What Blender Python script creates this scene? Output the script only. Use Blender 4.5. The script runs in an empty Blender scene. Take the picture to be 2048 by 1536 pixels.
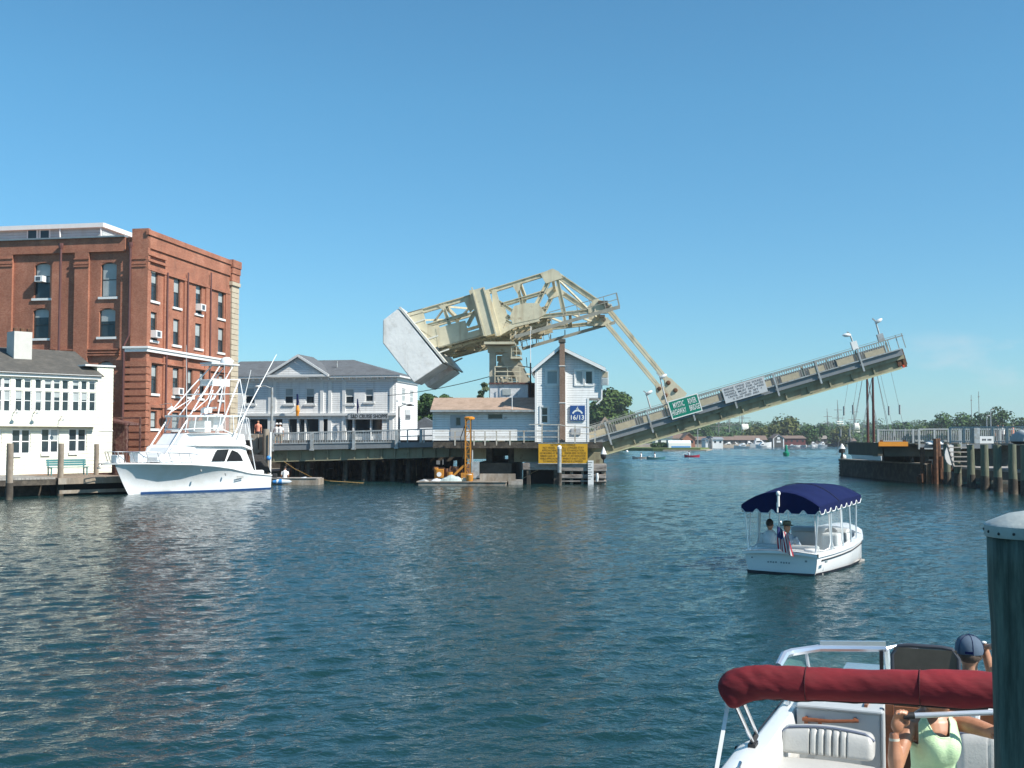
import bpy, bmesh, math, random
from mathutils import Vector as V, Matrix
random.seed(7)
R=math.radians; rnd=random.random; U=random.uniform
SC=bpy.context.scene; COL=SC.collection
# ---------------------------------------------------------------- camera
CZ=3.0; F=2200.0; PT=math.atan(112/F); SP=math.sin(PT); CP=math.cos(PT)
cam=bpy.data.objects.new('camera',bpy.data.cameras.new('camera')); COL.objects.link(cam)
cam.data.sensor_width=36; cam.data.lens=36*F/2048; cam.data.clip_end=9000; cam.data.clip_start=.05
cam.location=(0,0,CZ); cam.rotation_euler=(R(90)+PT,0,0); SC.camera=cam
def ray(px,py):
    dx=(px-1024)/F; dy=(768-py)/F
    return V((dx,CP-dy*SP,SP+dy*CP))
def at(px,py,D):
    r=ray(px,py); return V((0,0,CZ))+r*(D/r.y)
def onz(px,py,z=0):
    r=ray(px,py); return V((0,0,CZ))+r*((z-CZ)/r.z)
class Fr:
    "local frame of a thing: origin, heading; turns photo directions into local points on planes of the thing"
    def __init__(s,o,ang):
        s.o=V(o); s.a=R(ang); s.M=Matrix.Translation(s.o)@Matrix.Rotation(s.a,4,'Z'); s.I=s.M.inverted()
        s.c=s.I@V((0,0,CZ)); s.J=s.I.to_3x3()
    def h(s,px,py,ax,val):
        r=s.J@ray(px,py); t=(val-s.c[ax])/r[ax]; return s.c+r*t
    def hx(s,px,py,x=0): return s.h(px,py,0,x)
    def hy(s,px,py,y=0): return s.h(px,py,1,y)
    def hz(s,px,py,z=0): return s.h(px,py,2,z)
    def w(s,p): return s.M@V(p)
# ---------------------------------------------------------------- mesh builder
class MB:
    def __init__(s): s.v=[]; s.f=[]; s.k=[]; s.mi=0
    def add(s,vs,fs):
        n=len(s.v); s.v+=[tuple(p) for p in vs]; s.f+=[tuple(i+n for i in f) for f in fs]; s.k+=[s.mi]*len(fs); return s
    def bx(s,x0,x1,y0,y1,z0,z1):
        return s.add([(x0,y0,z0),(x1,y0,z0),(x1,y1,z0),(x0,y1,z0),(x0,y0,z1),(x1,y0,z1),(x1,y1,z1),(x0,y1,z1)],
          [(0,3,2,1),(4,5,6,7),(0,1,5,4),(1,2,6,5),(2,3,7,6),(3,0,4,7)])
    def box(s,c,d,rot=None):
        m=rot or Matrix.Identity(3); vs=[]
        for z in(-.5,.5):
            for x,y in((-.5,-.5),(.5,-.5),(.5,.5),(-.5,.5)): vs.append(V(c)+m@V((x*d[0],y*d[1],z*d[2])))
        return s.add(vs,[(0,3,2,1),(4,5,6,7),(0,1,5,4),(1,2,6,5),(2,3,7,6),(3,0,4,7)])
    def prism(s,pts,d):
        pts=[V(p) for p in pts]; n=len(pts); d=V(d)
        nr=V((0,0,0))
        for i in range(n): nr+=pts[i].cross(pts[(i+1)%n])
        if nr.dot(d)>0: pts.reverse()
        return s.add(pts+[p+d for p in pts],[tuple(range(n)),tuple(range(2*n-1,n-1,-1))]+[(i,i+n,(i+1)%n+n,(i+1)%n) for i in range(n)])
    def bar(s,p0,p1,w,h=None,up=(0,0,1)):
        p0=V(p0);p1=V(p1);h=h or w;d=(p1-p0);
        if d.length<1e-6: return s
        d.normalize(); u=V(up); a=d.cross(u)
        if a.length<1e-4: a=d.cross(V((1,0,0)))
        a.normalize(); b=a.cross(d); a*=w/2; b*=h/2
        vs=[p+x for p in(p0,p1) for x in(-a-b,a-b,a+b,-a+b)]
        return s.add(vs,[(0,1,2,3),(7,6,5,4),(0,4,5,1),(1,5,6,2),(2,6,7,3),(3,7,4,0)])
    def tube(s,pts,r,n=8,cap=True):
        pts=[V(p) for p in pts]; m=len(pts); rs=r if isinstance(r,(list,tuple)) else [r]*m; rings=[]; a=None
        for i,p in enumerate(pts):
            d=(pts[min(i+1,m-1)]-pts[max(i-1,0)])
            if d.length<1e-9: d=V((0,0,1))
            d.normalize()
            if a is None: a=d.cross(V((0,0,1))); 
            if a.length<1e-3: a=d.cross(V((1,0,0)))
            a=(a-d*a.dot(d))
            if a.length<1e-6: a=d.orthogonal()
            a.normalize(); b=d.cross(a)
            rings.append([p+(a*math.cos(t)+b*math.sin(t))*rs[i] for t in(2*math.pi*j/n for j in range(n))])
        return s.loft(rings,True,cap)
    def loft(s,rings,closed=True,cap=False,close_v=False):
        n=len(rings[0]); m=len(rings); vs=[p for r in rings for p in r]; fs=[]
        for i in range(m-1 if not close_v else m):
            k=(i+1)%m
            for j in range(n if closed else n-1):
                q=(j+1)%n; fs.append((i*n+j,i*n+q,k*n+q,k*n+j))
        if cap: fs.append(tuple(range(n-1,-1,-1))); fs.append(tuple(range((m-1)*n,m*n)))
        return s.add(vs,fs)
    def lathe(s,prof,c=(0,0,0),n=16,cap=True,rot=None):
        c=V(c); m=rot or Matrix.Identity(3)
        return s.loft([[c+m@V((r*math.cos(2*math.pi*j/n),r*math.sin(2*math.pi*j/n),z)) for j in range(n)] for r,z in prof],True,cap)
    def ell(s,c,r,n=10,m=8,rot=None):
        return s.lathe([(max(math.sin(math.pi*i/m),1e-3),-math.cos(math.pi*i/m)) for i in range(m+1)],c,n,False,(rot or Matrix.Identity(3))@Matrix.Diagonal(V(r)))
    def xf(s,M):
        s.v=[tuple(M@V(p)) for p in s.v]; return s
    def build(s,name,mat,parent=None,smooth=False,loc=None,bev=0,sub=0,ang=40):
        me=bpy.data.meshes.new(name); me.from_pydata(s.v,[],s.f)
        for m in(mat if isinstance(mat,(list,tuple)) else [mat]): me.materials.append(m)
        if any(s.k): me.polygons.foreach_set('material_index',s.k)
        if smooth:
            me.polygons.foreach_set('use_smooth',[True]*len(me.polygons))
            if smooth!=2: me.set_sharp_from_angle(angle=R(ang))
        bm=bmesh.new(); bm.from_mesh(me); bmesh.ops.recalc_face_normals(bm,faces=bm.faces); bm.to_mesh(me); bm.free()
        o=bpy.data.objects.new(name,me); COL.objects.link(o)
        if parent: o.parent=parent
        if loc: o.location=loc
        if bev:
            b=o.modifiers.new('bevel','BEVEL'); b.width=bev; b.segments=2; b.limit_method='ANGLE'
        if sub:
            b=o.modifiers.new('sub','SUBSURF'); b.levels=sub; b.render_levels=sub
        return o
def tag(o,label=None,cat=None,group=None,kind=None):
    for k,v in(('label',label),('category',cat),('group',group),('kind',kind)):
        if v: o[k]=v
    return o
def thing(name,label,cat,loc=(0,0,0),rz=0,group=None,fr=None):
    o=bpy.data.objects.new(name,None); COL.objects.link(o); o.empty_display_size=.3
    if fr: o.location=fr.o; o.rotation_euler=(0,0,fr.a)
    else: o.location=loc; o.rotation_euler=(0,0,rz)
    return tag(o,label,cat,group)
def dup(t,loc,rz=0,label=None,scale=None):
    def cp(o,par):
        c=o.copy(); COL.objects.link(c)
        if par: c.parent=par
        for ch in list(o.children): cp(ch,c)
        return c
    c=cp(t,None); c.location=loc; c.rotation_euler=(0,0,rz)
    if scale: c.scale=(scale,)*3
    if label: c['label']=label
    return c
def textmesh(s,size,font_w=1,align='CENTER'):
    cu=bpy.data.curves.new('t','FONT'); cu.body=s; cu.size=size; cu.align_x=align; cu.align_y='CENTER'; cu.offset=0.012*size*font_w; cu.resolution_u=2
    o=bpy.data.objects.new('t',cu); COL.objects.link(o); dg=bpy.context.evaluated_depsgraph_get()
    me=bpy.data.meshes.new_from_object(o.evaluated_get(dg)); vs=[V(v.co) for v in me.vertices]; fs=[tuple(p.vertices) for p in me.polygons]
    bpy.data.objects.remove(o); bpy.data.curves.remove(cu); bpy.data.meshes.remove(me); return vs,fs
def put_text(mb,s,size,c,ux,uz,width=None,thick=1):
    vs,fs=textmesh(s,size,thick); ux=V(ux);uz=V(uz);c=V(c)
    k=1
    if width and vs:
        w=max(v.x for v in vs)-min(v.x for v in vs); k=width/w
    mb.add([c+ux*(v.x*k)+uz*v.y for v in vs],fs)
def holed(mb,P,u0,u1,z0,z1,holes,dep=.18):
    us=sorted({u0,u1}|{min(max(a,u0),u1) for h in holes for a in(h[0],h[1])}); zs=sorted({z0,z1}|{min(max(a,z0),z1) for h in holes for a in(h[2],h[3])})
    for i in range(len(us)-1):
        for j in range(len(zs)-1):
            um=(us[i]+us[i+1])/2; zm=(zs[j]+zs[j+1])/2
            if any(h[0]<um<h[1] and h[2]<zm<h[3] for h in holes): continue
            mb.add([P(us[i],zs[j],0),P(us[i+1],zs[j],0),P(us[i+1],zs[j+1],0),P(us[i],zs[j+1],0)],[(0,1,2,3)])
    for a,b,c,d in holes:
        for q in(((a,c),(b,c)),((b,c),(b,d)),((b,d),(a,d)),((a,d),(a,c))):
            mb.add([P(*q[0],0),P(*q[1],0),P(*q[1],dep),P(*q[0],dep)],[(0,1,2,3)])
def pbox(mb,P,u0,u1,z0,z1,d0,d1):
    vs=[P(u,z,d) for d in(d0,d1) for u,z in((u0,z0),(u1,z0),(u1,z1),(u0,z1))]
    mb.add(vs,[(0,1,2,3),(7,6,5,4),(0,4,5,1),(1,5,6,2),(2,6,7,3),(3,7,4,0)])
# ---------------------------------------------------------------- materials
MATS={}
def nt(m):
    m.use_nodes=True; t=m.node_tree; return t,t.nodes,t.links,t.nodes['Principled BSDF']
def mat(name,col,rough=.6,var=.15,vs=2.0,metal=0,bump=0,bs=20,col2=None,sc2=.6,lo=.45,hi=.65,spec=.5,stretch=None,streak=None):
    if name in MATS: return MATS[name]
    m=bpy.data.materials.new(name); t,N,L,b=nt(m); MATS[name]=m
    b.inputs['Roughness'].default_value=rough; b.inputs['Metallic'].default_value=metal; b.inputs['Specular IOR Level'].default_value=spec
    tc=N.new('ShaderNodeTexCoord'); vec=tc.outputs['Object']
    if stretch:
        mp=N.new('ShaderNodeMapping'); mp.inputs['Scale'].default_value=stretch; L.new(vec,mp.inputs[0]); vec=mp.outputs[0]
    n=N.new('ShaderNodeTexNoise'); n.inputs['Scale'].default_value=vs; n.inputs['Detail'].default_value=6; n.inputs['Roughness'].default_value=.65; L.new(vec,n.inputs['Vector'])
    r=N.new('ShaderNodeMapRange'); r.inputs['From Min'].default_value=.3; r.inputs['From Max'].default_value=.7; r.inputs['To Min'].default_value=1-var; r.inputs['To Max'].default_value=1+var*.6; L.new(n.outputs['Fac'],r.inputs['Value'])
    base=N.new('ShaderNodeRGB'); base.outputs[0].default_value=(*col,1); src=base.outputs[0]
    if col2:
        n2=N.new('ShaderNodeTexNoise'); n2.inputs['Scale'].default_value=sc2; n2.inputs['Detail'].default_value=8; n2.inputs['Roughness'].default_value=.7; L.new(vec,n2.inputs['Vector'])
        r2=N.new('ShaderNodeMapRange'); r2.inputs['From Min'].default_value=lo; r2.inputs['From Max'].default_value=hi; L.new(n2.outputs['Fac'],r2.inputs['Value'])
        mx=N.new('ShaderNodeMix'); mx.data_type='RGBA'; L.new(r2.outputs[0],mx.inputs[0]); L.new(src,mx.inputs[6]); mx.inputs[7].default_value=(*col2,1); src=mx.outputs[2]
    if streak:
        mp2=N.new('ShaderNodeMapping'); mp2.inputs['Scale'].default_value=(streak[2],streak[2],streak[2]*.07); L.new(tc.outputs['Object'],mp2.inputs[0])
        n4=N.new('ShaderNodeTexNoise'); n4.inputs['Scale'].default_value=1; n4.inputs['Detail'].default_value=5; L.new(mp2.outputs[0],n4.inputs['Vector'])
        r4=N.new('ShaderNodeMapRange'); r4.inputs['From Min'].default_value=.52; r4.inputs['From Max'].default_value=.72; r4.inputs['To Max'].default_value=streak[1]; L.new(n4.outputs['Fac'],r4.inputs['Value'])
        m4=N.new('ShaderNodeMix'); m4.data_type='RGBA'; L.new(r4.outputs[0],m4.inputs[0]); L.new(src,m4.inputs[6]); m4.inputs[7].default_value=(*streak[0],1); src=m4.outputs[2]
    mm=N.new('ShaderNodeMix'); mm.data_type='RGBA'; mm.blend_type='MULTIPLY'; mm.inputs[0].default_value=1; L.new(src,mm.inputs[6]); L.new(r.outputs[0],mm.inputs[7]); L.new(mm.outputs[2],b.inputs['Base Color'])
    if bump:
        nb=N.new('ShaderNodeTexNoise'); nb.inputs['Scale'].default_value=bs; nb.inputs['Detail'].default_value=5; L.new(vec,nb.inputs['Vector'])
        bp=N.new('ShaderNodeBump'); bp.inputs['Strength'].default_value=1; bp.inputs['Distance'].default_value=bump; L.new(nb.outputs['Fac'],bp.inputs['Height']); L.new(bp.outputs[0],b.inputs['Normal'])
    return m
def siding(name,col,pitch=.16,col2=None,lap_shade=(.25,.25,.24)):
    "painted clapboard: lap bump and the shade under each lap painted as a darker line"
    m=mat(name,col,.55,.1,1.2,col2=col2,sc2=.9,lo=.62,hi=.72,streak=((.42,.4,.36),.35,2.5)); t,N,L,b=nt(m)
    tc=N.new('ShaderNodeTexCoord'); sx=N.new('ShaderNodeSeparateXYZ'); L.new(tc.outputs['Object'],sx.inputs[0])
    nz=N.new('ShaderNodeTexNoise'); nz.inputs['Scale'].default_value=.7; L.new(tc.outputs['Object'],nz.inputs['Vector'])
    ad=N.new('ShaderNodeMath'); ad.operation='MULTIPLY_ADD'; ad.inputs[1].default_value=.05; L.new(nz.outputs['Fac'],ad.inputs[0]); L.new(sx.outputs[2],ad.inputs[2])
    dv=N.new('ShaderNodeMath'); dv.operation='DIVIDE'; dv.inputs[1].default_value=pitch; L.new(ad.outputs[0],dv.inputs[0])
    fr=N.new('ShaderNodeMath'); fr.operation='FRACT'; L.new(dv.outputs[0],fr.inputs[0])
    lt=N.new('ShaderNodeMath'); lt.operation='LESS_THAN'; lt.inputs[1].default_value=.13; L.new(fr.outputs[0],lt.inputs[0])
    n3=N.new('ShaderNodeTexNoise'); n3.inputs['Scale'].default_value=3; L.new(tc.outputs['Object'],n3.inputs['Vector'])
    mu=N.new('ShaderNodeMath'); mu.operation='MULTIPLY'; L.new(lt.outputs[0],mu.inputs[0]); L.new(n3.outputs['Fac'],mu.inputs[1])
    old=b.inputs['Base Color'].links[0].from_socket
    mx=N.new('ShaderNodeMix'); mx.data_type='RGBA'; L.new(mu.outputs[0],mx.inputs[0]); L.new(old,mx.inputs[6]); mx.inputs[7].default_value=(*lap_shade,1); L.new(mx.outputs[2],b.inputs['Base Color'])  # shade under each lap, put into the colour as a broken darker line
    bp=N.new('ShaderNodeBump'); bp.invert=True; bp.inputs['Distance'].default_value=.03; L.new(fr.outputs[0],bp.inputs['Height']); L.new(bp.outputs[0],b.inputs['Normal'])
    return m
def brickmat(name,c1,c2,mortar,sc=1.0,pale=None):
    m=mat(name,c1,.85,.28,.5,col2=pale,sc2=.5,lo=.55,hi=.95,streak=((.2,.1,.07),.45,.9)); t,N,L,b=nt(m)
    tc=N.new('ShaderNodeTexCoord'); sx=N.new('ShaderNodeSeparateXYZ'); L.new(tc.outputs['Object'],sx.inputs[0])
    a=N.new('ShaderNodeMath'); L.new(sx.outputs[0],a.inputs[0]); L.new(sx.outputs[1],a.inputs[1])
    cb=N.new('ShaderNodeCombineXYZ'); L.new(a.outputs[0],cb.inputs[0]); L.new(sx.outputs[2],cb.inputs[1])
    br=N.new('ShaderNodeTexBrick'); L.new(cb.outputs[0],br.inputs['Vector']); br.inputs['Scale'].default_value=4.5*sc
    br.inputs['Color1'].default_value=(1,1,1,1); br.inputs['Color2'].default_value=(*c2,1); br.inputs['Mortar'].default_value=(*mortar,1); br.inputs['Mortar Size'].default_value=.02; br.inputs['Row Height'].default_value=.3
    old=b.inputs['Base Color'].links[0].from_socket
    mx=N.new('ShaderNodeMix'); mx.data_type='RGBA'; mx.blend_type='MULTIPLY'; mx.inputs[0].default_value=1; L.new(old,mx.inputs[6]); L.new(br.outputs[0],mx.inputs[7]); L.new(mx.outputs[2],b.inputs['Base Color'])
    bp=N.new('ShaderNodeBump'); bp.invert=True; bp.inputs['Distance'].default_value=.008; L.new(br.outputs['Fac'],bp.inputs['Height']); L.new(bp.outputs[0],b.inputs['Normal'])
    return m
def clear(name,tint,fac=.75,rough=.03):
    m=bpy.data.materials.new(name); t,N,L,b=nt(m); MATS[name]=m
    b.inputs['Base Color'].default_value=(*tint,1); b.inputs['Roughness'].default_value=rough
    tr=N.new('ShaderNodeBsdfTransparent'); mx=N.new('ShaderNodeMixShader'); mx.inputs[0].default_value=fac
    n=N.new('ShaderNodeTexNoise'); n.inputs['Scale'].default_value=3; r=N.new('ShaderNodeMapRange'); r.inputs['To Min'].default_value=fac-.12; r.inputs['To Max'].default_value=fac+.12; L.new(n.outputs['Fac'],r.inputs['Value']); L.new(r.outputs[0],mx.inputs[0])
    L.new(b.outputs[0],mx.inputs[1]); L.new(tr.outputs[0],mx.inputs[2]); L.new(mx.outputs[0],N['Material Output'].inputs['Surface']); return m
white=mat('white_paint',(.78,.78,.76),.45,.06,3)
oldwhite=mat('old_white_paint',(.7,.7,.67),.6,.15,3,col2=(.35,.32,.28),sc2=3,lo=.6,hi=.7)
gel=mat('white_gelcoat',(.8,.8,.79),.18,.03,2)
alu=mat('aluminium',(.75,.76,.78),.3,.06,5,metal=.6)
steel=mat('stainless_steel',(.72,.72,.72),.2,.1,5,metal=1)
galv=mat('galvanised_steel',(.42,.45,.46),.5,.2,4,metal=.3,col2=(.3,.28,.25),sc2=3)
pane=mat('window_glass',(.03,.045,.055),.06,.4,1.3)
blind=mat('window_blind',(.38,.42,.42),.5,.15,2)
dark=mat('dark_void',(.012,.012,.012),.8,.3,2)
black=mat('black_rubber',(.02,.02,.022),.6,.2,6)
cream=mat('cream_bridge_paint',(.6,.55,.4),.55,.16,1.2,col2=(.3,.21,.12),sc2=1.6,lo=.6,hi=.74,bump=.004,bs=9,streak=((.3,.2,.1),.55,2.2))
girder=mat('olive_girder_paint',(.3,.285,.19),.6,.2,.7,col2=(.13,.085,.05),sc2=1.1,lo=.58,hi=.7,streak=((.14,.08,.04),.6,1.5))
fascia=mat('blue_grey_fascia',(.19,.21,.225),.55,.15,2,col2=(.16,.14,.11),sc2=2,lo=.6,hi=.7)
concrete=mat('painted_concrete',(.8,.8,.78),.8,.08,.9,col2=(.52,.51,.48),sc2=1.6,lo=.52,hi=.8,bump=.018,bs=3,streak=((.45,.42,.36),.5,1.6))
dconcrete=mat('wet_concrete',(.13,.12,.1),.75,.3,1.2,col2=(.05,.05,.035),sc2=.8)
timber=mat('weathered_timber',(.25,.2,.15),.8,.3,2,col2=(.38,.34,.29),sc2=1.5,bump=.01,bs=10,stretch=(1,1,.35))
dtimber=mat('tarred_timber',(.055,.045,.035),.85,.35,1.5,col2=(.12,.1,.075),sc2=2,bump=.012,bs=8)
greentimber=mat('green_treated_pile',(.13,.15,.1),.75,.35,3,col2=(.2,.19,.13),sc2=2.5,bump=.01,bs=12,stretch=(3,3,.4))
greydeck=mat('grey_deck_boards',(.36,.34,.31),.8,.2,3,col2=(.25,.22,.19),sc2=2)
shingle=mat('dark_shingles',(.085,.08,.07),.9,.25,4,col2=(.12,.11,.095),sc2=1.3,bump=.01,bs=20)
bluesh=mat('slate_blue_shingles',(.13,.14,.15),.9,.2,4,col2=(.1,.105,.11),sc2=1.2)
tansh=mat('tan_shingles',(.4,.29,.22),.9,.18,5,col2=(.31,.22,.16),sc2=1.4)
yellow=mat('yellow_machine_paint',(.52,.22,.025),.5,.25,4,col2=(.2,.09,.03),sc2=5,lo=.52,hi=.75)
rust=mat('rusted_iron',(.15,.07,.035),.9,.3,5,col2=(.07,.04,.03),sc2=4)
skin=mat('sunlit_skin',(.5,.26,.16),.5,.12,14,col2=(.42,.19,.11),sc2=10)
hairm=mat('dark_hair',(.03,.02,.015),.6,.3,30)
navy=mat('navy_canvas',(.007,.013,.065),.9,.15,8,spec=.15,bump=.003,bs=30)
orange=mat('safety_orange',(.75,.28,.02),.6,.1,4)
# ---------------------------------------------------------------- world, sun
SUN_AZ=60; SUN_EL=43
w=bpy.data.worlds.new('World'); SC.world=w; w.use_nodes=True; t=w.node_tree
sk=t.nodes.new('ShaderNodeTexSky'); sk.sky_type='NISHITA'; sk.sun_disc=False; sk.sun_elevation=R(SUN_EL)
sd=V((math.sin(R(SUN_AZ))*math.cos(R(SUN_EL)),-math.cos(R(SUN_AZ))*math.cos(R(SUN_EL)),math.sin(R(SUN_EL))))
sk.sun_rotation=math.atan2(sd.x,sd.y); sk.air_density=1.0; sk.dust_density=0; sk.ozone_density=4; sk.altitude=0
bg=t.nodes['Background']; bg.inputs['Strength'].default_value=.1; 
tc=t.nodes.new('ShaderNodeTexCoord'); sx=t.nodes.new('ShaderNodeSeparateXYZ'); t.links.new(tc.outputs['Generated'],sx.inputs[0])
mr=t.nodes.new('ShaderNodeMapRange'); mr.inputs['From Max'].default_value=.3; t.links.new(sx.outputs[2],mr.inputs['Value'])
m1=t.nodes.new('ShaderNodeMix'); m1.data_type='RGBA'; t.links.new(mr.outputs[0],m1.inputs[0]); m1.inputs[6].default_value=(.52,.79,.9,1); m1.inputs[7].default_value=(.58,1.05,1.08,1)
m2=t.nodes.new('ShaderNodeMix'); m2.data_type='RGBA'; m2.blend_type='MULTIPLY'; m2.inputs[0].default_value=1; t.links.new(sk.outputs[0],m2.inputs[6]); t.links.new(m1.outputs[2],m2.inputs[7])
# a few thin fair-weather clouds low in the east
cv=t.nodes.new('ShaderNodeMapping'); cv.inputs['Scale'].default_value=(7,7,16); t.links.new(tc.outputs['Generated'],cv.inputs[0])
cn=t.nodes.new('ShaderNodeTexNoise'); cn.inputs['Scale'].default_value=1.6; cn.inputs['Detail'].default_value=7; cn.inputs['Roughness'].default_value=.62; t.links.new(cv.outputs[0],cn.inputs['Vector'])
cr=t.nodes.new('ShaderNodeMapRange'); cr.inputs['From Min'].default_value=.5; cr.inputs['From Max'].default_value=.75; cr.inputs['To Max'].default_value=.45; t.links.new(cn.outputs['Fac'],cr.inputs['Value'])
def band(sock,a,b_,c,d):
    p=t.nodes.new('ShaderNodeMapRange'); p.interpolation_type='SMOOTHSTEP'; p.inputs['From Min'].default_value=a; p.inputs['From Max'].default_value=b_; t.links.new(sock,p.inputs['Value'])
    q=t.nodes.new('ShaderNodeMapRange'); q.interpolation_type='SMOOTHSTEP'; q.inputs['From Min'].default_value=d; q.inputs['From Max'].default_value=c; t.links.new(sock,q.inputs['Value'])
    k=t.nodes.new('ShaderNodeMath'); k.operation='MULTIPLY'; t.links.new(p.outputs[0],k.inputs[0]); t.links.new(q.outputs[0],k.inputs[1]); return k.outputs[0]
k1=t.nodes.new('ShaderNodeMath'); k1.operation='MULTIPLY'; t.links.new(band(sx.outputs[2],.035,.055,.075,.1),k1.inputs[0]); t.links.new(band(sx.outputs[0],.3,.38,.8,.95),k1.inputs[1])
k2=t.nodes.new('ShaderNodeMath'); k2.operation='MULTIPLY'; t.links.new(k1.outputs[0],k2.inputs[0]); t.links.new(cr.outputs[0],k2.inputs[1])
m3=t.nodes.new('ShaderNodeMix'); m3.data_type='RGBA'; t.links.new(k2.outputs[0],m3.inputs[0]); t.links.new(m2.outputs[2],m3.inputs[6]); m3.inputs[7].default_value=(6,6,6.2,1)
t.links.new(m3.outputs[2],bg.inputs['Color'])
sl=bpy.data.objects.new('sun',bpy.data.lights.new('sun','SUN')); COL.objects.link(sl); sl.data.energy=5; sl.data.angle=R(.55); sl.data.color=(1,.95,.86)
sl.rotation_euler=sd.to_track_quat('Z','Y').to_euler()
SC.view_settings.view_transform='Standard'; SC.view_settings.look='None'; SC.view_settings.exposure=.5; SC.view_settings.gamma=1
SC.cycles.max_bounces=8; SC.cycles.transparent_max_bounces=24
# ---------------------------------------------------------------- water and land
wm=bpy.data.materials.new('river_water'); t,N,L,b=nt(wm)
b.inputs['Base Color'].default_value=(.008,.034,.035,1); b.inputs['Roughness'].default_value=.045; b.inputs['IOR'].default_value=1.33
tc=N.new('ShaderNodeTexCoord'); hs=[]
for sx_,sy_,sc,wt,rot in((.7,1,5,.07,-.4),(.75,1,9,.05,.2),(.8,1,18,.022,-.2)):
    mp=N.new('ShaderNodeMapping'); mp.inputs['Scale'].default_value=(sx_,sy_,1); mp.inputs['Rotation'].default_value=(0,0,rot); L.new(tc.outputs['Object'],mp.inputs[0])
    n=N.new('ShaderNodeTexNoise'); n.inputs['Scale'].default_value=sc; n.inputs['Detail'].default_value=3; n.inputs['Distortion'].default_value=.35; L.new(mp.outputs[0],n.inputs['Vector'])
    m=N.new('ShaderNodeMath'); m.operation='MULTIPLY'; m.inputs[1].default_value=wt; L.new(n.outputs['Fac'],m.inputs[0]); hs.append(m.outputs[0])
while len(hs)>1:
    a=N.new('ShaderNodeMath'); L.new(hs.pop(),a.inputs[0]); L.new(hs.pop(),a.inputs[1]); hs.insert(0,a.outputs[0])
pn=N.new('ShaderNodeTexNoise'); pn.inputs['Scale'].default_value=.045; pn.inputs['Detail'].default_value=4; pm_=N.new('ShaderNodeMapping'); pm_.inputs['Scale'].default_value=(.5,1.3,1); L.new(tc.outputs['Object'],pm_.inputs[0]); L.new(pm_.outputs[0],pn.inputs['Vector'])
pr_=N.new('ShaderNodeMapRange'); pr_.inputs['From Min'].default_value=.35; pr_.inputs['From Max'].default_value=.65; pr_.inputs['To Min'].default_value=.55; pr_.inputs['To Max'].default_value=1.25; L.new(pn.outputs['Fac'],pr_.inputs['Value'])
pk_=N.new('ShaderNodeMath'); pk_.operation='MULTIPLY'; L.new(hs[0],pk_.inputs[0]); L.new(pr_.outputs[0],pk_.inputs[1])
bp=N.new('ShaderNodeBump'); bp.inputs['Strength'].default_value=1; bp.inputs['Distance'].default_value=.5; bp.inputs['Filter Width'].default_value=.01; L.new(pk_.outputs[0],bp.inputs['Height']); L.new(bp.outputs[0],b.inputs['Normal'])
import numpy as np
rg=np.random.default_rng(12)
ys=[3.0]
while ys[-1]<640: D=ys[-1]; ys.append(D+(.06+.0013*D if D<70 else .16+.0034*(D-70)*1.0 if D<400 else 1.5))
ys=np.array(ys); NCW=600; us=np.linspace(-.66,.66,NCW)
WX=us[None,:]*(ys[:,None]+3); WY=np.repeat(ys[:,None],NCW,1); WZ=np.zeros_like(WX)
patch=.8+.22*np.sin(WX*.07+WY*.023+1)+.2*np.sin(WX*.031-WY*.05+2)+.13*np.sin(WX*.13+WY*.11)
spc=np.maximum(np.gradient(ys)[:,None],us[1]-us[0]*1.0*0+ (us[1]-us[0])*(ys[:,None]+3)*.7)
NW=110; RS=.11
for i in range(NW):
    far=i>=80; lam=.16*(5.4)**((i+rg.random())/80) if not far else 1.3*(3.2)**((i-80+rg.random())/30); k=2*math.pi/lam; th=R(-72)+rg.normal(0,.62); ph=rg.random()*6.283; a=RS*math.sqrt(2/(30 if far else 80))/k*(1 if far else 1.15-.25*i/80)
    att=np.clip((lam/spc-2.0)/1.6,0,1)*(np.clip((WY-70)/130,0.06,.85) if far else 1); arg=k*(WX*math.cos(th)+WY*math.sin(th))+ph
    g=1+.45*np.sin(arg*.083*(1+.3*rg.random())+ph*3)          # the waves come in groups
    WZ+=a*att*g*np.sin(arg)
WZ*=np.clip(patch,.45,1.3)
nr_,nc_=WX.shape; me=bpy.data.meshes.new('water'); nv=nr_*nc_
co=np.stack([WX,WY,WZ],-1).reshape(-1,3); co=np.concatenate([co,np.array([(-3000,-40,-.3),(3000,-40,-.3),(3000,5000,-.3),(-3000,5000,-.3)],float)])
ix=np.arange(nv).reshape(nr_,nc_); q=np.stack([ix[:-1,:-1],ix[:-1,1:],ix[1:,1:],ix[1:,:-1]],-1).reshape(-1,4); q=np.concatenate([q,np.array([[nv,nv+1,nv+2,nv+3]])])
me.vertices.add(len(co)); me.vertices.foreach_set('co',co.astype(np.float32).ravel()); me.loops.add(q.size); me.loops.foreach_set('vertex_index',q.astype(np.int32).ravel())
me.polygons.add(len(q)); me.polygons.foreach_set('loop_start',np.arange(0,q.size,4,dtype=np.int32)); me.polygons.foreach_set('use_smooth',np.ones(len(q),bool)); me.update(); me.validate(); me.materials.append(wm)
print('water quads',len(q)); ow=bpy.data.objects.new('water',me); COL.objects.link(ow); tag(ow,kind='structure')
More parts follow.
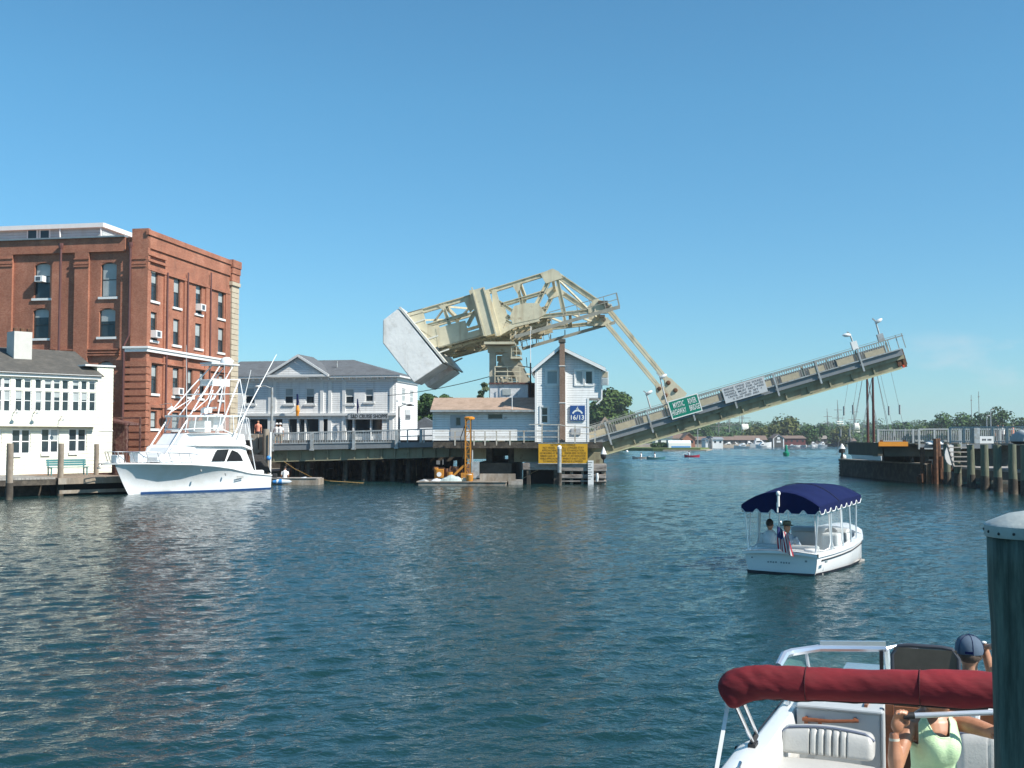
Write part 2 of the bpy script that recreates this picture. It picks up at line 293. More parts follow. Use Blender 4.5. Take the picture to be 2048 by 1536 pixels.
# ================================================================ left bank: ground
grass=mat('grass',(.11,.17,.035),.9,.35,.3,col2=(.2,.2,.07),sc2=.15)
soil=mat('bank_soil',(.24,.21,.17),.95,.3,.5)
asphalt=mat('asphalt',(.09,.09,.09),.9,.2,1)
mb=MB()
mb.prism([(-140,66,-2),(-40,66,-2),(-24.5,74.5,-2),(-15,90,-2),(-15,400,-2),(-140,400,-2)],(0,0,2.6)); tag(mb.build('ground',soil),kind='structure')
mb=MB(); mb.prism([(-140,95,.5),(-16,95,.5),(-7,93,.5),(-7,125,.5),(-16,330,.5),(-140,400,.5)],(0,0,2.4)); tag(mb.build('road',asphalt),kind='structure')
# ================================================================ brick building
bb=Fr(at(290,880,74).to_2d().to_3d(),-10)
brick=brickmat('red_brick',(.46,.2,.125),(.8,.66,.62),(.95,.95,.9),1,pale=(.5,.3,.22))
stone=mat('tan_stone',(.55,.48,.36),.85,.2,2,col2=(.36,.3,.22),sc2=2)
pipe=mat('maroon_pipe',(.13,.055,.05),.5,.2,3)
T=thing('brick_building','four-storey red brick warehouse with white belt course behind the yacht','building',fr=bb)
def win(T,P,u0,u1,z0,z1,dep=.16,frame=(.05,.06,.06),sill=white,arch=0,mid=.5,bl=.0,wd=.07,framem=None,over=.14):
    "double-hung window in a hole of plane P: frame (sash) with panes and sill"
    fm=framem or mat('dark_sash',(.03,.035,.035),.5,.1,3)
    m=MB(); w=wd
    for a,b_,c,d in((u0,u0+w,z0,z1),(u1-w,u1,z0,z1),(u0+w,u1-w,z1-w,z1),(u0+w,u1-w,z0,z0+w)): pbox(m,P,a,b_,c,d,dep-.05,dep+.02)
    if mid: pbox(m,P,u0+w,u1-w,z0+(z1-z0)*mid-w*.4,z0+(z1-z0)*mid+w*.4,dep-.03,dep+.02)
    f=m.build('window',fm,T)
    m=MB(); m.add([P(u0,z0,dep),P(u1,z0,dep),P(u1,z1,dep),P(u0,z1,dep)],[(0,1,2,3)]); m.build('pane',pane,f)
    if bl:
        m=MB(); zz=z1-(z1-z0)*bl; m.add([P(u0+w,zz,dep-.012),P(u1-w,zz,dep-.012),P(u1-w,z1-w,dep-.012),P(u0+w,z1-w,dep-.012)],[(0,1,2,3)]); m.build('blind',blind,f)
    if sill:
        m=MB(); pbox(m,P,u0-over,u1+over,z0-.16,z0,-.1,dep); m.build('sill',sill,f)
    return f
# front facade: wall plane local y=.3 (bays), pilasters proud at y=0
Pf=lambda u,z,d:V((u,.3+d,z))
def fw(x0,x1,y0,y1):
    a=bb.hy(x0,y1,.3); c=bb.hy(x1,y0,.3); return (a.x,c.x,a.z,c.z)
FW=[fw(68,101,525,597),fw(201,233.5,524,594),fw(65,98,616,677),fw(197.5,231,616,674),fw(194,226,722,800),fw(-30,0,525,597)]
zt=bb.hy(200,475,0).z; xl=bb.hy(-140,500,0).x; xc=0
mb=MB(); holed(mb,Pf,xl,0,.5,zt,FW,.2)
zfr=bb.hy(200,503,0).z
mb.bx(xl,-1.75,.1,.299,zfr,zt)                                     # frieze
for x0,x1 in((-26,21),(146,174),(262,290)):
    a=bb.hy(x0,600,0).x; c=min(bb.hy(x1,600,0).x,0.0); 
    if x1==290: mb.bx(a,0,0,.3,.5,bb.hy(275,457,0).z)
    else: mb.bx(a,c,.104,.3,.5,zfr)
    for yy in(516,526,531):                                             # corbel bands of the capital
        z=bb.hy(x0,yy,0).z; mb.bx(a-.05,c+.05,-.05 if x1==290 else .05,-.002 if x1==290 else .103,z-.1,z)
for yy in(697,703,708): z=bb.hy(200,yy,0).z; mb.bx(xl,-2.1,.12,.298,z-.09,z)
for h in FW[:5]:                                                       # segmental arch shoulders
    for sg in(0,1):
        u=h[0] if sg==0 else h[1]; k=1 if sg==0 else -1; wd=(h[1]-h[0])
        mb.prism([(u,.31,h[3]-.2),(u,.31,h[3]),(u+k*wd*.42,.31,h[3]),(u+k*wd*.2,.31,h[3]-.07)],(0,.18,0))
# side facade: plane x=-.12 for bays
Ps=lambda u,z,d:V((-.12-d,u,z))
def sw(x0,x1,y0,y1):
    xm=(x0+x1)/2; a=bb.hx(x0,y1,-.12); b_=bb.hx(x1,y1,-.12); zt_=bb.hx(xm,y0,-.12).z; zb=bb.hx(xm,y1,-.12).z; return (a.y,b_.y,zb,zt_)
SW=[sw(302,315,539,602),sw(347,360,555,615),sw(391,403,569,628),sw(436,447.5,582,637),
    sw(301,313,624,681),sw(346,358.7,638,690),sw(390,402.6,647,697),sw(436,447.5,656,705),
    sw(302,314.6,729,787),sw(345,357.7,736,792),sw(373,384.5,739,794),sw(399,410.5,742,797),sw(437,447,750,800),
    sw(301,313.5,822,857),sw(344,357.7,825,859)]
Ls=bb.hx(461,600,0).y; Le=bb.hx(476,600,0).y; ztop=bb.hx(292,457,0).z
zfr2=bb.hx(330,517,0).z
mb.mi=0
holed(mb,Ps,0.0,Le,.5,ztop-.5,SW,.2)
mb.bx(-.121,0,0.001,Ls,bb.hx(380,537,0).z+.5,ztop-.004)
mb.bx(-.12,.1,-.1,Ls,ztop-.35,ztop)
y0=bb.hx(372,480,0).y
for a,b_ in((292,300),(329,334),(369,374),(412,421),(452,461)):
    u=bb.hx(a,640,0).y; v=bb.hx(b_,640,0).y; mb.bx(-.121,-.004,max(u,0.01),v,.5,bb.hx(330,545,0).z+.05)
for yy in(507,519): z=bb.hx(300,yy,0).z; mb.bx(-.12,.06,0.01,bb.hx(333,540,0).y,z-.12,z)
z=bb.hx(300,536,0).z; mb.bx(-.119,.03,.02,Ls,z-.14,z)
zb=bb.hx(300,806,0).z; mb.bx(-.119,.03,.02,Ls,zb-.3,zb-.1); mb.bx(-.119,.03,.02,Ls,bb.hx(300,722,0).z-.1,bb.hx(300,722,0).z)
for k in range(13):                                                    # rusticated corner courses
    z=bb.hy(275,722+14.5*k,0).z; mb.bx(bb.hy(250,700,0).x,.05,-.05,.62,z-.36,z)
mb.bx(xl,-.5,Le,Le+.3,.5,zt); mb.bx(xl,xl+.3,.5,Le,.5,zt)
mb.bx(xl,-.4,.7,Le-.05,zt-.6,zt-.4)
mb.build('wall',brick,T)
m=MB(); m.bx(xl,-1.75,-.06,.5,zt,zt+.1); m.build('coping',mat('lead_coping',(.2,.25,.28),.5,.2,2),T)
m=MB(); a=bb.hy(248,700,0).x; z=bb.hy(262,694,0).z; h=.34
m.bx(a,.16,-.16,-.003,z-h,z); m.bx(.003,.16,-.003,Ls+.3,z-h,z); m.bx(a,.24,-.24,-.161,z-.12,z+.03); m.bx(.161,.24,-.161,Ls+.3,z-.12,z+.03); m.build('belt_cornice',white,T,bev=.02)
m=MB(); zq=bb.hx(470,573,0).z; zz=.5
while zz<zq-.1:
    k=0; m.bx(-.3,.08,Ls+.12+k*.3,Le+.05,zz,min(zz+.4,zq)-.008); zz+=.42
m.bx(-.35,.18,Ls-.03,Le+.1,zq,zq+.3); m.build('stone_quoin',stone,T,bev=.02)
m=MB(); m.bx(-.35,.1,Ls+.02,Le+.1,zq+.352,ztop-.5); m.bx(-.38,.17,Ls-.03,Le+.09,ztop-1.0,ztop-.501); m.bx(-.4,.24,Ls-.08,Le+.12,ztop-.5,ztop+.08); m.build('brick_cap',brick,T)
for i,h in enumerate(FW): win(T,Pf,*h,dep=.2,bl=(.55,.97,.3,.45,.5,.5)[i],mid=(.62,.5,.45,.45,.5,.5)[i])
for i,h in enumerate(SW): win(T,Ps,*h,dep=.16,bl=(.42,.5,.3,.4,.2,.5,.5,.5,.4,.35,.5,.3,.2,.9,.9)[i],over=.2)
for px,y0,y1 in((119,486,705),(258,484,670)):
    m=MB(); p0=bb.hy(px+3,y0+9,-.12); p1=bb.hy(px,y1,-.12); 
    pts=[p0,(p0.x,-.12,p1.z)]
    if px>200: q=bb.hy(248,690,-.12); pts=[p0,(p0.x,-.12,p1.z),(q.x,-.12,q.z),(q.x,-.12,2.5)]
    else: pts=[p0,(p0.x,-.12,6)]
    m.tube(pts,.085,8); m.lathe([(.1,-.1),(.17,.1),(.17,.28)],(p0.x,-.12,p0.z),8); m.build('downpipe',pipe,T,smooth=True)
for px in(333,374,420):
    u=bb.hx(px,600,0).y; m=MB(); m.tube([(.08,u,bb.hx(px,545,0).z),(.08,u,3)],.06,6); m.build('downpipe',pipe,T,smooth=True)
# white penthouse on the roof
m=MB(); y=4.5; a=bb.hy(207,445,y); 
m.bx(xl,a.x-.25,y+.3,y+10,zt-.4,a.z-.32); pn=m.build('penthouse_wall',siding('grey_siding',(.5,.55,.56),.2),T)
m=MB(); m.bx(xl,a.x,y,y+10.3,a.z-.32,a.z); m.build('penthouse_roof_edge',white,pn)
m=MB(); Pp=lambda u,z,d:V((u,y+.3-d,z))
for x0,x1 in((55,76),(80,101)):
    p=bb.hy(x0,459,y+.3); q=bb.hy(x1,476,y+.3); m=MB(); pbox(m,Pp,p.x,q.x,p.z-1.3,p.z,.0,.06); f=m.build('penthouse_window',white,pn)
    m=MB(); pbox(m,Pp,p.x+.1,q.x-.1,p.z-1.2,p.z-.1,.061,.07); m.build('pane',pane,f)
m=MB()
for px in(118,200): p=bb.hy(px,452,y); m.tube([(p.x,y+.1,p.z),(p.x+.05,y+.2,zt-.3)],.06,6)
m.build('penthouse_downspout',white,pn,smooth=True)
# air conditioners, wall lamps, canopy
def aircon(label,P,u,z,w=.62,h=.42):
    o=P(u,z,0); t_=thing('air_conditioner',label,'air conditioner',bb.w(o),bb.a,'window air conditioners of the brick building')
    Q=lambda a,b_,d:P(u+a,z+b_,d)-o
    m=MB(); pbox(m,Q,-w/2,w/2,0,h,-.42,.1); m.build('case',white,t_,bev=.02)
    m=MB(); pbox(m,Q,-w*.33,w*.22,.08,h-.08,-.43,-.421); m.build('grille',mat('grey_grille',(.08,.1,.12),.5,.3,8),t_)
p=bb.hy(84,565,.3); aircon('white air conditioner in the upper front window left of the drainpipe',Pf,p.x,p.z)
for px,py,l in((397,622,'white air conditioner jutting from a top-row window of the sunlit brick side'),(307,676,'white air conditioner in the side window nearest the brick corner, second row'),(352,790,'white air conditioner in the lower side window above the wall lamp')):
    p=bb.hx(px,py,-.12); aircon(l,Ps,p.y,p.z,.8,.5)
def walllamp(px,py,label,fr,pl,sc=1):
    p=fr.hx(px,py,pl); t_=thing('wall_lamp',label,'lamp',fr.w(p),fr.a)
    m=MB(); m.tube([(-.9*sc,0,.25),(-.3,0,.35),(0,0,.32),(0,0,.1)],.025,6); m.build('arm',galv,t_)
    m=MB(); m.lathe([(.07*sc,.16),(.1*sc,.1),(.27*sc,0),(.33*sc,-.08)],(0,0,0),14); m.build('lamp_shade',white,t_,smooth=True)
walllamp(343,817,'white enamel lamp shade on the brick side wall',bb,.8)
# maroon stair canopy between restaurant and brick corner
cf=Fr(at(245,880,71).to_2d().to_3d(),-10)
T=thing('entrance_canopy','dark maroon lean-to canopy between the white restaurant and the brick corner','canopy',fr=cf)
mrn=mat('maroon_boards',(.11,.035,.03),.8,.3,4,col2=(.2,.13,.1),sc2=4)
a=cf.hy(226,833,0);b_=cf.hy(262,846,0); m=MB(); m.prism([(a.x-1.5,0,a.z),(b_.x-.4,0,b_.z),(b_.x-.4,0,b_.z-.12),(a.x-1.5,0,a.z-.12)],(0,1.9,0)); m.build('roof',mrn,T)
m=MB(); m.bx(a.x-1.5,b_.x-.55,.5,.7,.6,b_.z); m.build('side_boards',mrn,T)
m=MB(); z=cf.hy(240,834,0).z; m.bx(b_.x-1.6,b_.x+.5,.3,.38,z-.1,z); m.bx(b_.x+.4,b_.x+.5,.3,.4,1,z-.1); m.bx(b_.x-.45,b_.x-.3,.0,.12,.6,b_.z-.13); m.build('post',mrn,T)
# ================================================================ restaurant (white clapboard, faces right)
rf=Fr(at(0,948,63).to_2d().to_3d(),46)
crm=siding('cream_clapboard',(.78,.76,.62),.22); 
T=thing('restaurant','cream clapboard restaurant with a band of upper windows at the left edge','building',fr=rf)
z0=1.0
# upper storey plane y=-.45 (overhang), lower plane y=0
zj=rf.hy(100,853,-.45).z; ze=rf.hy(100,748,-.45).z
x0=-6.; x1=rf.hy(187,800,-.45).x; x2=rf.hy(201,800,-.2).x; x3=rf.hy(226,800,.3).x
Pu=lambda u,z,d:V((u,-.45+d,z)); Pl=lambda u,z,d:V((u,d,z))
UW=[]
def rw(P,y,a,b_,c,d):
    p=rf.hy(a,(c+d)/2,y); q=rf.hy(b_,(c+d)/2,y); m_=(a+b_)/2; return (p.x,q.x,rf.hy(m_,d,y).z,rf.hy(m_,c,y).z)
dy=lambda px:px*.035
cols=[(-14,4),(7,21),(30,45),(48,63),(70,84),(89,104),(107,121),(124,138),(145,159),(162,175),(178,191.5)]
for a,b_ in cols:
    UW.append(rw(Pu,-.45,a,b_,755+dy(a),776+dy(a)*.8)); UW.append(rw(Pu,-.45,a,b_,780+dy(a)*.8,823-dy(a)*.05))
mb=MB(); holed(mb,Pu,x0,rf.hy(195,800,-.45).x,zj,ze,UW,.1); xa=rf.hy(195,800,-.45).x
mb.add([(xa,-.45,zj),(xa,.5,zj),(xa,.5,ze),(xa,-.45,ze)],[(0,1,2,3)]); mb.add([(x0,-.45,zj),(xa,-.45,zj),(xa,.3,zj),(x0,.3,zj)],[(0,1,2,3)])
LW=[rw(Pl,0,a,b_,c,d) for a,b_,c,d in((-20,3,858,907),(23,61,858,908),(82,118,857,906),(137,173,857,904))]
holed(mb,Pl,x0,x2,z0,zj+.1,LW,.12)
mb.bx(x2,x3,.3,5,z0,rf.hy(215,734,.3).z); mb.bx(x2-.02,x2+.05,.0,.35,z0,zj); mb.bx(x0,x2-.1,1.0,7,z0,ze-.02)
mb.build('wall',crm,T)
m=MB(); zw=rf.hy(215,734,.3).z; m.bx(x2-.8,x3+.08,.2,5,zw,zw+.1); m.bx(x0,xa+.15,-.62,-.452,ze-.22,ze+.02); m.bx(x2,x3+.03,.27,.298,zj-.25,zj-.2); m.build('trim',white,T)
# hipped roof
yr=4.2; zr=rf.hy(100,700,yr).z; xr=rf.hy(150,705,yr).x; e=.3
m=MB(); A=(x0,-.75,ze-.05);B=(xa+e,-.75,ze-.05);C=(xr,yr,zr);D=(x0,yr,zr);E=(xa+e,yr*2,ze-.05);G=(x0,yr*2,ze-.05)
m.add([A,B,C,D,E,G],[(0,1,2,3),(1,4,2),(3,2,4,5),(0,5,4,1)]); m.build('roof',shingle,T)
c=rf.hy(50,720,2.4); c0=rf.hy(28,720,2.0); m=MB(); ctop=rf.hy(44,663,2.0).z
xa_=rf.hy(28,700,2.0).x; xb_=rf.hy(64,700,2.0).x
m.bx(xa_,xb_,2.0,3.1,ze,ctop); ch=m.build('chimney',mat('grey_stucco',(.55,.54,.5),.9,.1,2),T)
m=MB()
for k in range(3): m.lathe([(.13,0),(.15,.22),(.1,.25)],(xa_+.25+.4*k,2.5,ctop),8)
m.build('chimney_pot',rust,ch)
for i,h in enumerate(UW):
    win(T,Pu,*h,dep=.09,framem=white,sill=None,mid=0 if i%2==0 else .52,wd=.05,bl=(.0,.0,.55,.5,.0,.4,.3)[i%7])
for h in LW:
    um=(h[0]+h[1])/2
    for a,b_ in((h[0],um),(um,h[1])): win(T,Pl,a,b_,h[2],h[3],dep=.11,framem=white,sill=white if a==h[0] else None,wd=.07,over=.0,bl=.5 if a==um and h==LW[2] else 0)
for px,py in((28,823),(68,824),(120,837)):
    p=rf.hy(px,py,-.45); t_=thing('wall_lamp',{28:'gooseneck lamp on the cream wall left of its twin, below the upper windows',68:'gooseneck lamp on the cream wall right of its twin, below the upper windows',120:'small bracket lamp alone on the cream wall right of the gooseneck pair'}[px],'lamp',rf.w(p),rf.a)
    m=MB(); m.tube([(0,0,-.1),(0,-.2,.12),(.0,-.45,.1),(0,-.5,-.05)],.02,6); m.build('arm',galv,t_); m=MB(); m.lathe([(.04,.05),(.13,-.06)],(0,-.5,-.08),10); m.build('lamp_shade',galv,t_)
# boardwalk: edge runs parallel to the restaurant
yd=-3.2; xd=9.5
ex=lambda px,py: rf.hz(px,py,1.0)
yd=(rf.hz(10,960,1.0).y+rf.hz(150,951,1.0).y)/2
T=thing('boardwalk','grey plank boardwalk along the restaurant front','dock',fr=rf)
xm=rf.hz(123,955,1.0).x
m=MB()
n=int((xm+6)/.2)
for k in range(n): m.bx(-6+k*.2,-6+k*.2+.185,yd,3 if k*.2-6>x3+.1 else -.02,.9,1.0+.004*(k%3))
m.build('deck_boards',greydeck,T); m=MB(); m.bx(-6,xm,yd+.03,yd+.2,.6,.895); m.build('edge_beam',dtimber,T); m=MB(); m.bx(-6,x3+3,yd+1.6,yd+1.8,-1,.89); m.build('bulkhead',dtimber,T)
T=thing('floating_dock','brown timber dock with a dark gap beneath, between the bench and the yacht bow','dock',fr=rf)
xe=rf.hz(262,952,.95).x; m=MB()
for k in range(int((xe-xm)/.2)): m.bx(xm+.02+k*.2,xm+.2+k*.2,yd-.15,-.02 if xm+k*.2<x3 else 3,.88,.96)
m.build('deck_boards',mat('brown_deck_boards',(.27,.2,.15),.8,.25,3),T); m=MB(); m.bx(xm,xe,yd-.18,yd-.152,.62,.95); m.bx(xm,xe,yd-.35,yd-.2,.12,.3); m.build('edge_beam',timber,T)
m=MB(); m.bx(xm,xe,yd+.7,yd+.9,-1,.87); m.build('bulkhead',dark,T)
# bench
p=rf.hz(137,950,1.0); 
T=thing('bench','teal slatted bench on the boardwalk against the cream wall','bench',rf.w((p.x,p.y+.1,1.0)),rf.a); teal=mat('teal_paint',(.06,.2,.21),.5,.15,5)
w=1.15
m=MB()
for k in range(4): m.box((0,.1-.11*k,.45),(2*w,.09,.04))
m.build('seat',teal,T); m=MB()
for k in range(3): m.box((0,.2+.03*k,.58+.13*k),(2*w,.03,.11))
m.build('backrest',teal,T)
for s in(-1,1): m=MB(); m.bar((s*w*.9,-.2,0),(s*w*.9,-.2,.43),.06); m.bar((s*w*.9,.2,0),(s*w*.9,.27,.9),.06); m.bar((s*w*.9,-.25,.42),(s*w*.9,.22,.42),.05); m.build('leg',teal,T)
# mooring piles of the boardwalk
def pile(name,label,base,h,r,mtl,group,cap=None,lean=(0,0),n=12):
    T=thing(name,label,'pile',base,0,group); m=MB(); pts=[];rs=[]
    for i in range(8):
        z=-1.5+(h+1.5)*i/7; pts.append((lean[0]*z/max(h,1)+U(-.012,.012),lean[1]*z/max(h,1)+U(-.012,.012),z)); rs.append(r*(1.06-.1*i/7)*U(.97,1.03))
    m.tube(pts,rs,n); m.build('post',mtl,T,smooth=True)
    m=MB(); m.tube([(lean[0]*0,0,-1.4),(0,0,.3),(0,0,.85)],[r*1.12,r*1.1,r*1.04],n); m.build('wet_band',dtimber,T,smooth=True)
    if cap: m=MB(); c_=pts[-1]; m.lathe([(r*1.05,-.12),(r*1.06,.02),(r*.5,.1),(.001,.13)],c_,n); m.build('cap',cap,T,smooth=True)
    return T
for px,yb,yt,r,l in((18,1000,887,.17,'weathered grey pile nearest the left edge, in front of the cream wall'),(120,991,887,.16,'weathered grey pile beside the teal bench'),(192,958,888,.14,'slim grey pile standing on the dock right of the teal bench')):
    b_=onz(px,yb,0) if px<150 else onz(px,950,.95); b_.z=0; pile('mooring_pile',l,b_,at(px,yt,b_.y).z,r,timber,'mooring piles of the boardwalk')
# ================================================================ white commercial building behind the bridge
wf=Fr((at(792,880,104).x,at(792,880,104).y,0),-11)
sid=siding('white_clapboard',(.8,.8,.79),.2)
T=thing('shop_building','long white two-storey clapboard shop building with a front pediment behind the bridge','building',fr=wf)
xL=wf.hy(440,800,0).x; zg=2.9; ze=wf.hy(640,754,0).z; zp=wf.hy(640,829,0).z
P0=lambda u,z,d:V((u,d,z))
W2=[]
for a,b_,c,d in((490,510,775,808),(569,587,776,808),(611,629,776,808),(690,708.5,777,808),(730,747,777,804)): 
    p=wf.hy(a,d,0); q=wf.hy(b_,c,0); W2.append((p.x,q.x,p.z,q.z))
SF=[]
for a,b_ in((497,535),(547,565),(576,594),(597,609),(611,637),(640,656),(692,705),(708,740),(742,764)):
    p=wf.hy(a,880,0); q=wf.hy(b_,838,0); SF.append((p.x,q.x,zg,q.z))
yS=wf.hx(835,800,0).y
mb=MB(); holed(mb,P0,xL,0,zp,ze,W2,.12); holed(mb,P0,xL,0,zg,zp,SF,.5)
Pq=lambda u,z,d:V((-d,u,z)); SW2=[]
for a,b_,c,d in((789,795,773,798),(804,812,778,803),(820,828,782,806)):
    p=wf.hx(max(a,793),d,0); q=wf.hx(b_,c,0); SW2.append((max(p.y,.15),q.y,p.z,wf.hx(b_,c,0).z))
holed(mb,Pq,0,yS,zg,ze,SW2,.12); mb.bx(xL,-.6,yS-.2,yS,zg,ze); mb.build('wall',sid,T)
m=MB(); m.bx(xL,-.55,.75,.8,zg,zp); m.build('shop_interior',mat('dim_shop_interior',(.05,.04,.035),.8,.4,1.5,col2=(.16,.13,.1),sc2=1.2),T)
for i,h in enumerate(W2): win(T,P0,*h,dep=.1,framem=white,sill=white,bl=.5 if i<3 else (.0,.0,.0,.5,.55)[i],wd=.09,over=.15)
for h in SW2: win(T,Pq,*h,dep=.1,framem=white,sill=white,wd=.1,over=.1,bl=.9)
for i,h in enumerate(SF):
    m=MB(); d=.45; m.add([P0(h[0],h[2],d),P0(h[1],h[2],d),P0(h[1],h[3],d),P0(h[0],h[3],d)],[(0,1,2,3)]); f=m.build('shop_window',pane,T)
    m=MB(); pbox(m,P0,h[0],h[1],h[2],h[2]+.7,.3,.44); m.build('stall_riser',white if i%3 else blind,f)
m=MB(); m.bx(xL,.05,-.25,-.002,zp-.12,zp+.12)       # belt
for px in(540,549,644,660,688,783): p=wf.hy(px,800,0); m.bx(p.x-.18,p.x+.18,-.09,-.001,zg,zp-.12); m.bx(p.x-.16,p.x+.16,-.08,-.001,zp+.12,ze-.45)
m.bx(xL,.12,-.12,-.001,ze-.45,ze-.1); m.bx(.001,.12,0,yS,ze-.5,ze-.1); m.bx(xL,.5,-.5,-.121,ze-.1,ze+.12); m.bx(.121,.5,-.12,yS+.4,ze-.1,ze+.12)
for k in range(int((.4-xL)/.7)): m.bx(xL+k*.7,xL+k*.7+.14,-.42,-.122,ze-.3,ze-.1)
m.build('trim',white,T)
zr=wf.hy(700,721,4).z+.1; xr=wf.hy(704,721,4).x; m=MB()
A=(xL,-.55,ze+.1);B=(.55,-.55,ze+.1);C=(xr,4.5,zr);D=(xL,4.5,zr);E=(.55,yS+.4,ze+.1);G=(xL,yS+.4,ze+.1)
m.add([A,B,C,D,E,G],[(0,1,2,3),(1,4,2),(3,2,4,5),(0,5,4,1)])
a=wf.hy(537,750,-.5);b_=wf.hy(655,750,-.5);c=wf.hy(597,711,-.5); m.prism([(a.x-.3,-.6,a.z-.1),(c.x,-.6,c.z+.12),(c.x,-.6,c.z-.15),(a.x+.1,-.6,a.z-.12)],(0,4,0)); m.prism([(b_.x+.3,-.6,b_.z-.1),(c.x,-.6,c.z+.12),(c.x,-.6,c.z-.15),(b_.x-.1,-.6,b_.z-.12)],(0,4,0)); m.build('roof',bluesh,T)
m=MB(); m.prism([(a.x,-.45,a.z-.1),(c.x,-.45,c.z-.1),(b_.x,-.45,b_.z-.1)],(0,.4,0)); pd=m.build('pediment',sid,T)
m=MB(); m.bx(a.x-.2,b_.x+.2,-.75,-.6,a.z-.22,a.z); m.bar((a.x-.1,-.72,a.z),(c.x,-.72,c.z-.02),.12,.2); m.bar((b_.x+.1,-.72,b_.z),(c.x,-.72,c.z-.02),.12,.2); m.build('cornice',white,pd)
m=MB(); 
for px,py in((552,739),(674,722),(650,738)): p=wf.hy(px,py,2); m.tube([(p.x,2,p.z-1),(p.x,2,p.z)],.07,6)
m.build('vent_pipe',galv,T)
p=wf.hy(738,833,-.28); T=thing('shop_sign','long dark-lettered shop fascia sign reading cruise shoppe','sign',wf.w(p),wf.a); q=wf.hy(778,833,-.28).x-p.x
m=MB(); m.bx(-q*1.05,q*.95,0,.06,-.26,.3); m.build('board',mat('grey_sign_board',(.4,.43,.45),.6,.1,3),T); m=MB(); put_text(m,'S&D CRUISE SHOPPE',.5,(0,-.01,0),(1,0,0),(0,0,1),q*1.85,1.5); m.build('lettering',dark,T)
p=wf.hx(816,829,.08); T=thing('wall_sign','small two-tone sign on the sunlit white gable wall','sign',wf.w(p),wf.a); m=MB(); m.bx(-.06,0,-.85,.85,-.45,.45); m.build('board',mat('pale_sign',(.5,.52,.52),.6,.1,3),T); m=MB(); m.bx(.002,.01,-.8,.8,-.42,-.05); m.build('dark_panel',mat('grey_sign_ink',(.12,.13,.14),.6,.1,3),T)
for i,px in enumerate((556,569)):pass
# flag on bracket, street lamp poles
p=wf.hy(597,790,-.6); T=thing('banner','furled orange and dark banner hanging from the shop front','flag',wf.w((p.x,-.6,0)),wf.a); zt_=p.z
m=MB(); m.tube([(0,.55,zt_-1.2),(0,-.3,zt_+.1)],.025,6); m.build('staff',galv,T)
m=MB(); m.tube([(0,-.3,zt_+.1),(.03,-.28,zt_-.7),(0,-.26,zt_-1.0)],[.08,.13,.12],8); m.build('dark_cloth',navy,T); m=MB(); m.tube([(0,-.26,zt_-1.0),(.05,-.27,zt_-1.5),(0,-.25,zt_-2.0)],[.12,.2,.12],8); m.build('orange_cloth',orange,T)
p=wf.hy(717,800,-.6); T=thing('banner','dark furled banner on the shop front below the bridge shadow','flag',wf.w((p.x,-.6,0)),wf.a); zt_=p.z
m=MB(); m.tube([(0,.55,zt_-1.2),(0,-.3,zt_+.1)],.025,6); m.build('staff',galv,T); m=MB(); m.tube([(0,-.3,zt_+.1),(.03,-.28,zt_-.7),(0,-.26,zt_-1.3)],[.06,.1,.04],8); m.build('dark_cloth',navy,T)
def streetlamp(label,base,h,dirx=(.5,0),headm=white,group=None,r=.06,name='street_lamp',lean=None):
    T=thing(name,label,'street lamp',base,0,group); m=MB(); m.tube([(0,0,0),(0,0,h)],[r*1.3,r],8); m.tube([(0,0,h-.1),(dirx[0]*.6,dirx[1]*.6,h+.12),(dirx[0],dirx[1],h+.1)],r*.5,6); m.build('pole',galv,T,smooth=True)
    m=MB(); m.ell((dirx[0]*1.3,dirx[1]*1.3,h+.08),(.3,.16,.1),8,6); m.build('lamp_head',headm,T,smooth=True); return T
p=at(543,880,93); streetlamp('tall grey pole lamp at the left end of the shops',(p.x,p.y,2.9),at(543,775,93).z-2.9,(-.9,0),white,'street lamps by the shops',.1)
p=at(798,880,97); streetlamp('dark pole lamp in front of the sunlit gable wall',(p.x,p.y,2.9),at(798,812,97).z-2.9,(.7,0),dark,'street lamps by the shops',.09)
# ================================================================ bascule bridge
BR=Fr((0,80,0),-3.5); b=BR.hy
YN=2.2; YF=11.4
T=thing('bascule_bridge','cream steel bascule bridge with raised leaf and concrete counterweight','bridge',fr=BR)
# ---- overhead balance trusses
tm=MB()
def poly(pts,y0=YN,d=.3): tm.prism([b(x,y,y0) for x,y in pts],(0,d,0))
def mem(p,q,w,y0=YN,d=.42):
    p=b(*p,y0);q=b(*q,y0); tm.bar((p.x,y0+d/2-.05,p.z),(q.x,y0+d/2-.05,q.z),d,w*.0375,(0,0,1) if abs(p.x-q.x)>abs(p.z-q.z)*.2 else (1,0,0))
def mem2(p,q,w,y0=YN,d=.42):
    "flat built-up member drawn in the plane of the truss, with flange angles on both edges"
    p=b(*p,y0);q=b(*q,y0); dr=(q-p); dr.y=0; dr.normalize(); n=V((-dr.z,0,dr.x))*(w*.0375/2)
    for o in((-1,-.62),(.62,1)): tm.prism([(p+n*o[0]),(q+n*o[0]),(q+n*o[1]),(p+n*o[1])],(0,d,0))
    c=[p-n*.62,q-n*.62,q+n*.62,p+n*.62]; tm.prism([v+V((0,.1,0)) for v in c],(0,d-.2,0))
mem2((812,631),(960,588),9.5); mem2((960,588),(1105,543),9)
mem2((1110,546),(1196,604),11)
poly([(809,627),(845,617),(852,650),(830,656)]); poly([(828,655),(852,648),(874,656),(884,690),(863,697)])
mem2((846,653),(935,627),6); mem2((884,606),(899,650),7); mem2((934,651),(950,622),7); mem2((950,622),(962,660),6)
poly([(876,612),(893,607),(888,622)],YN-.02); poly([(926,598),(962,586),(960,604),(940,624),(935,616)],YN-.02)
poly([(872,657),(902,648),(930,641),(936,665),(968,656),(969,668),(876,694)],YN-.03)
mem2((830,657),(878,690),10)
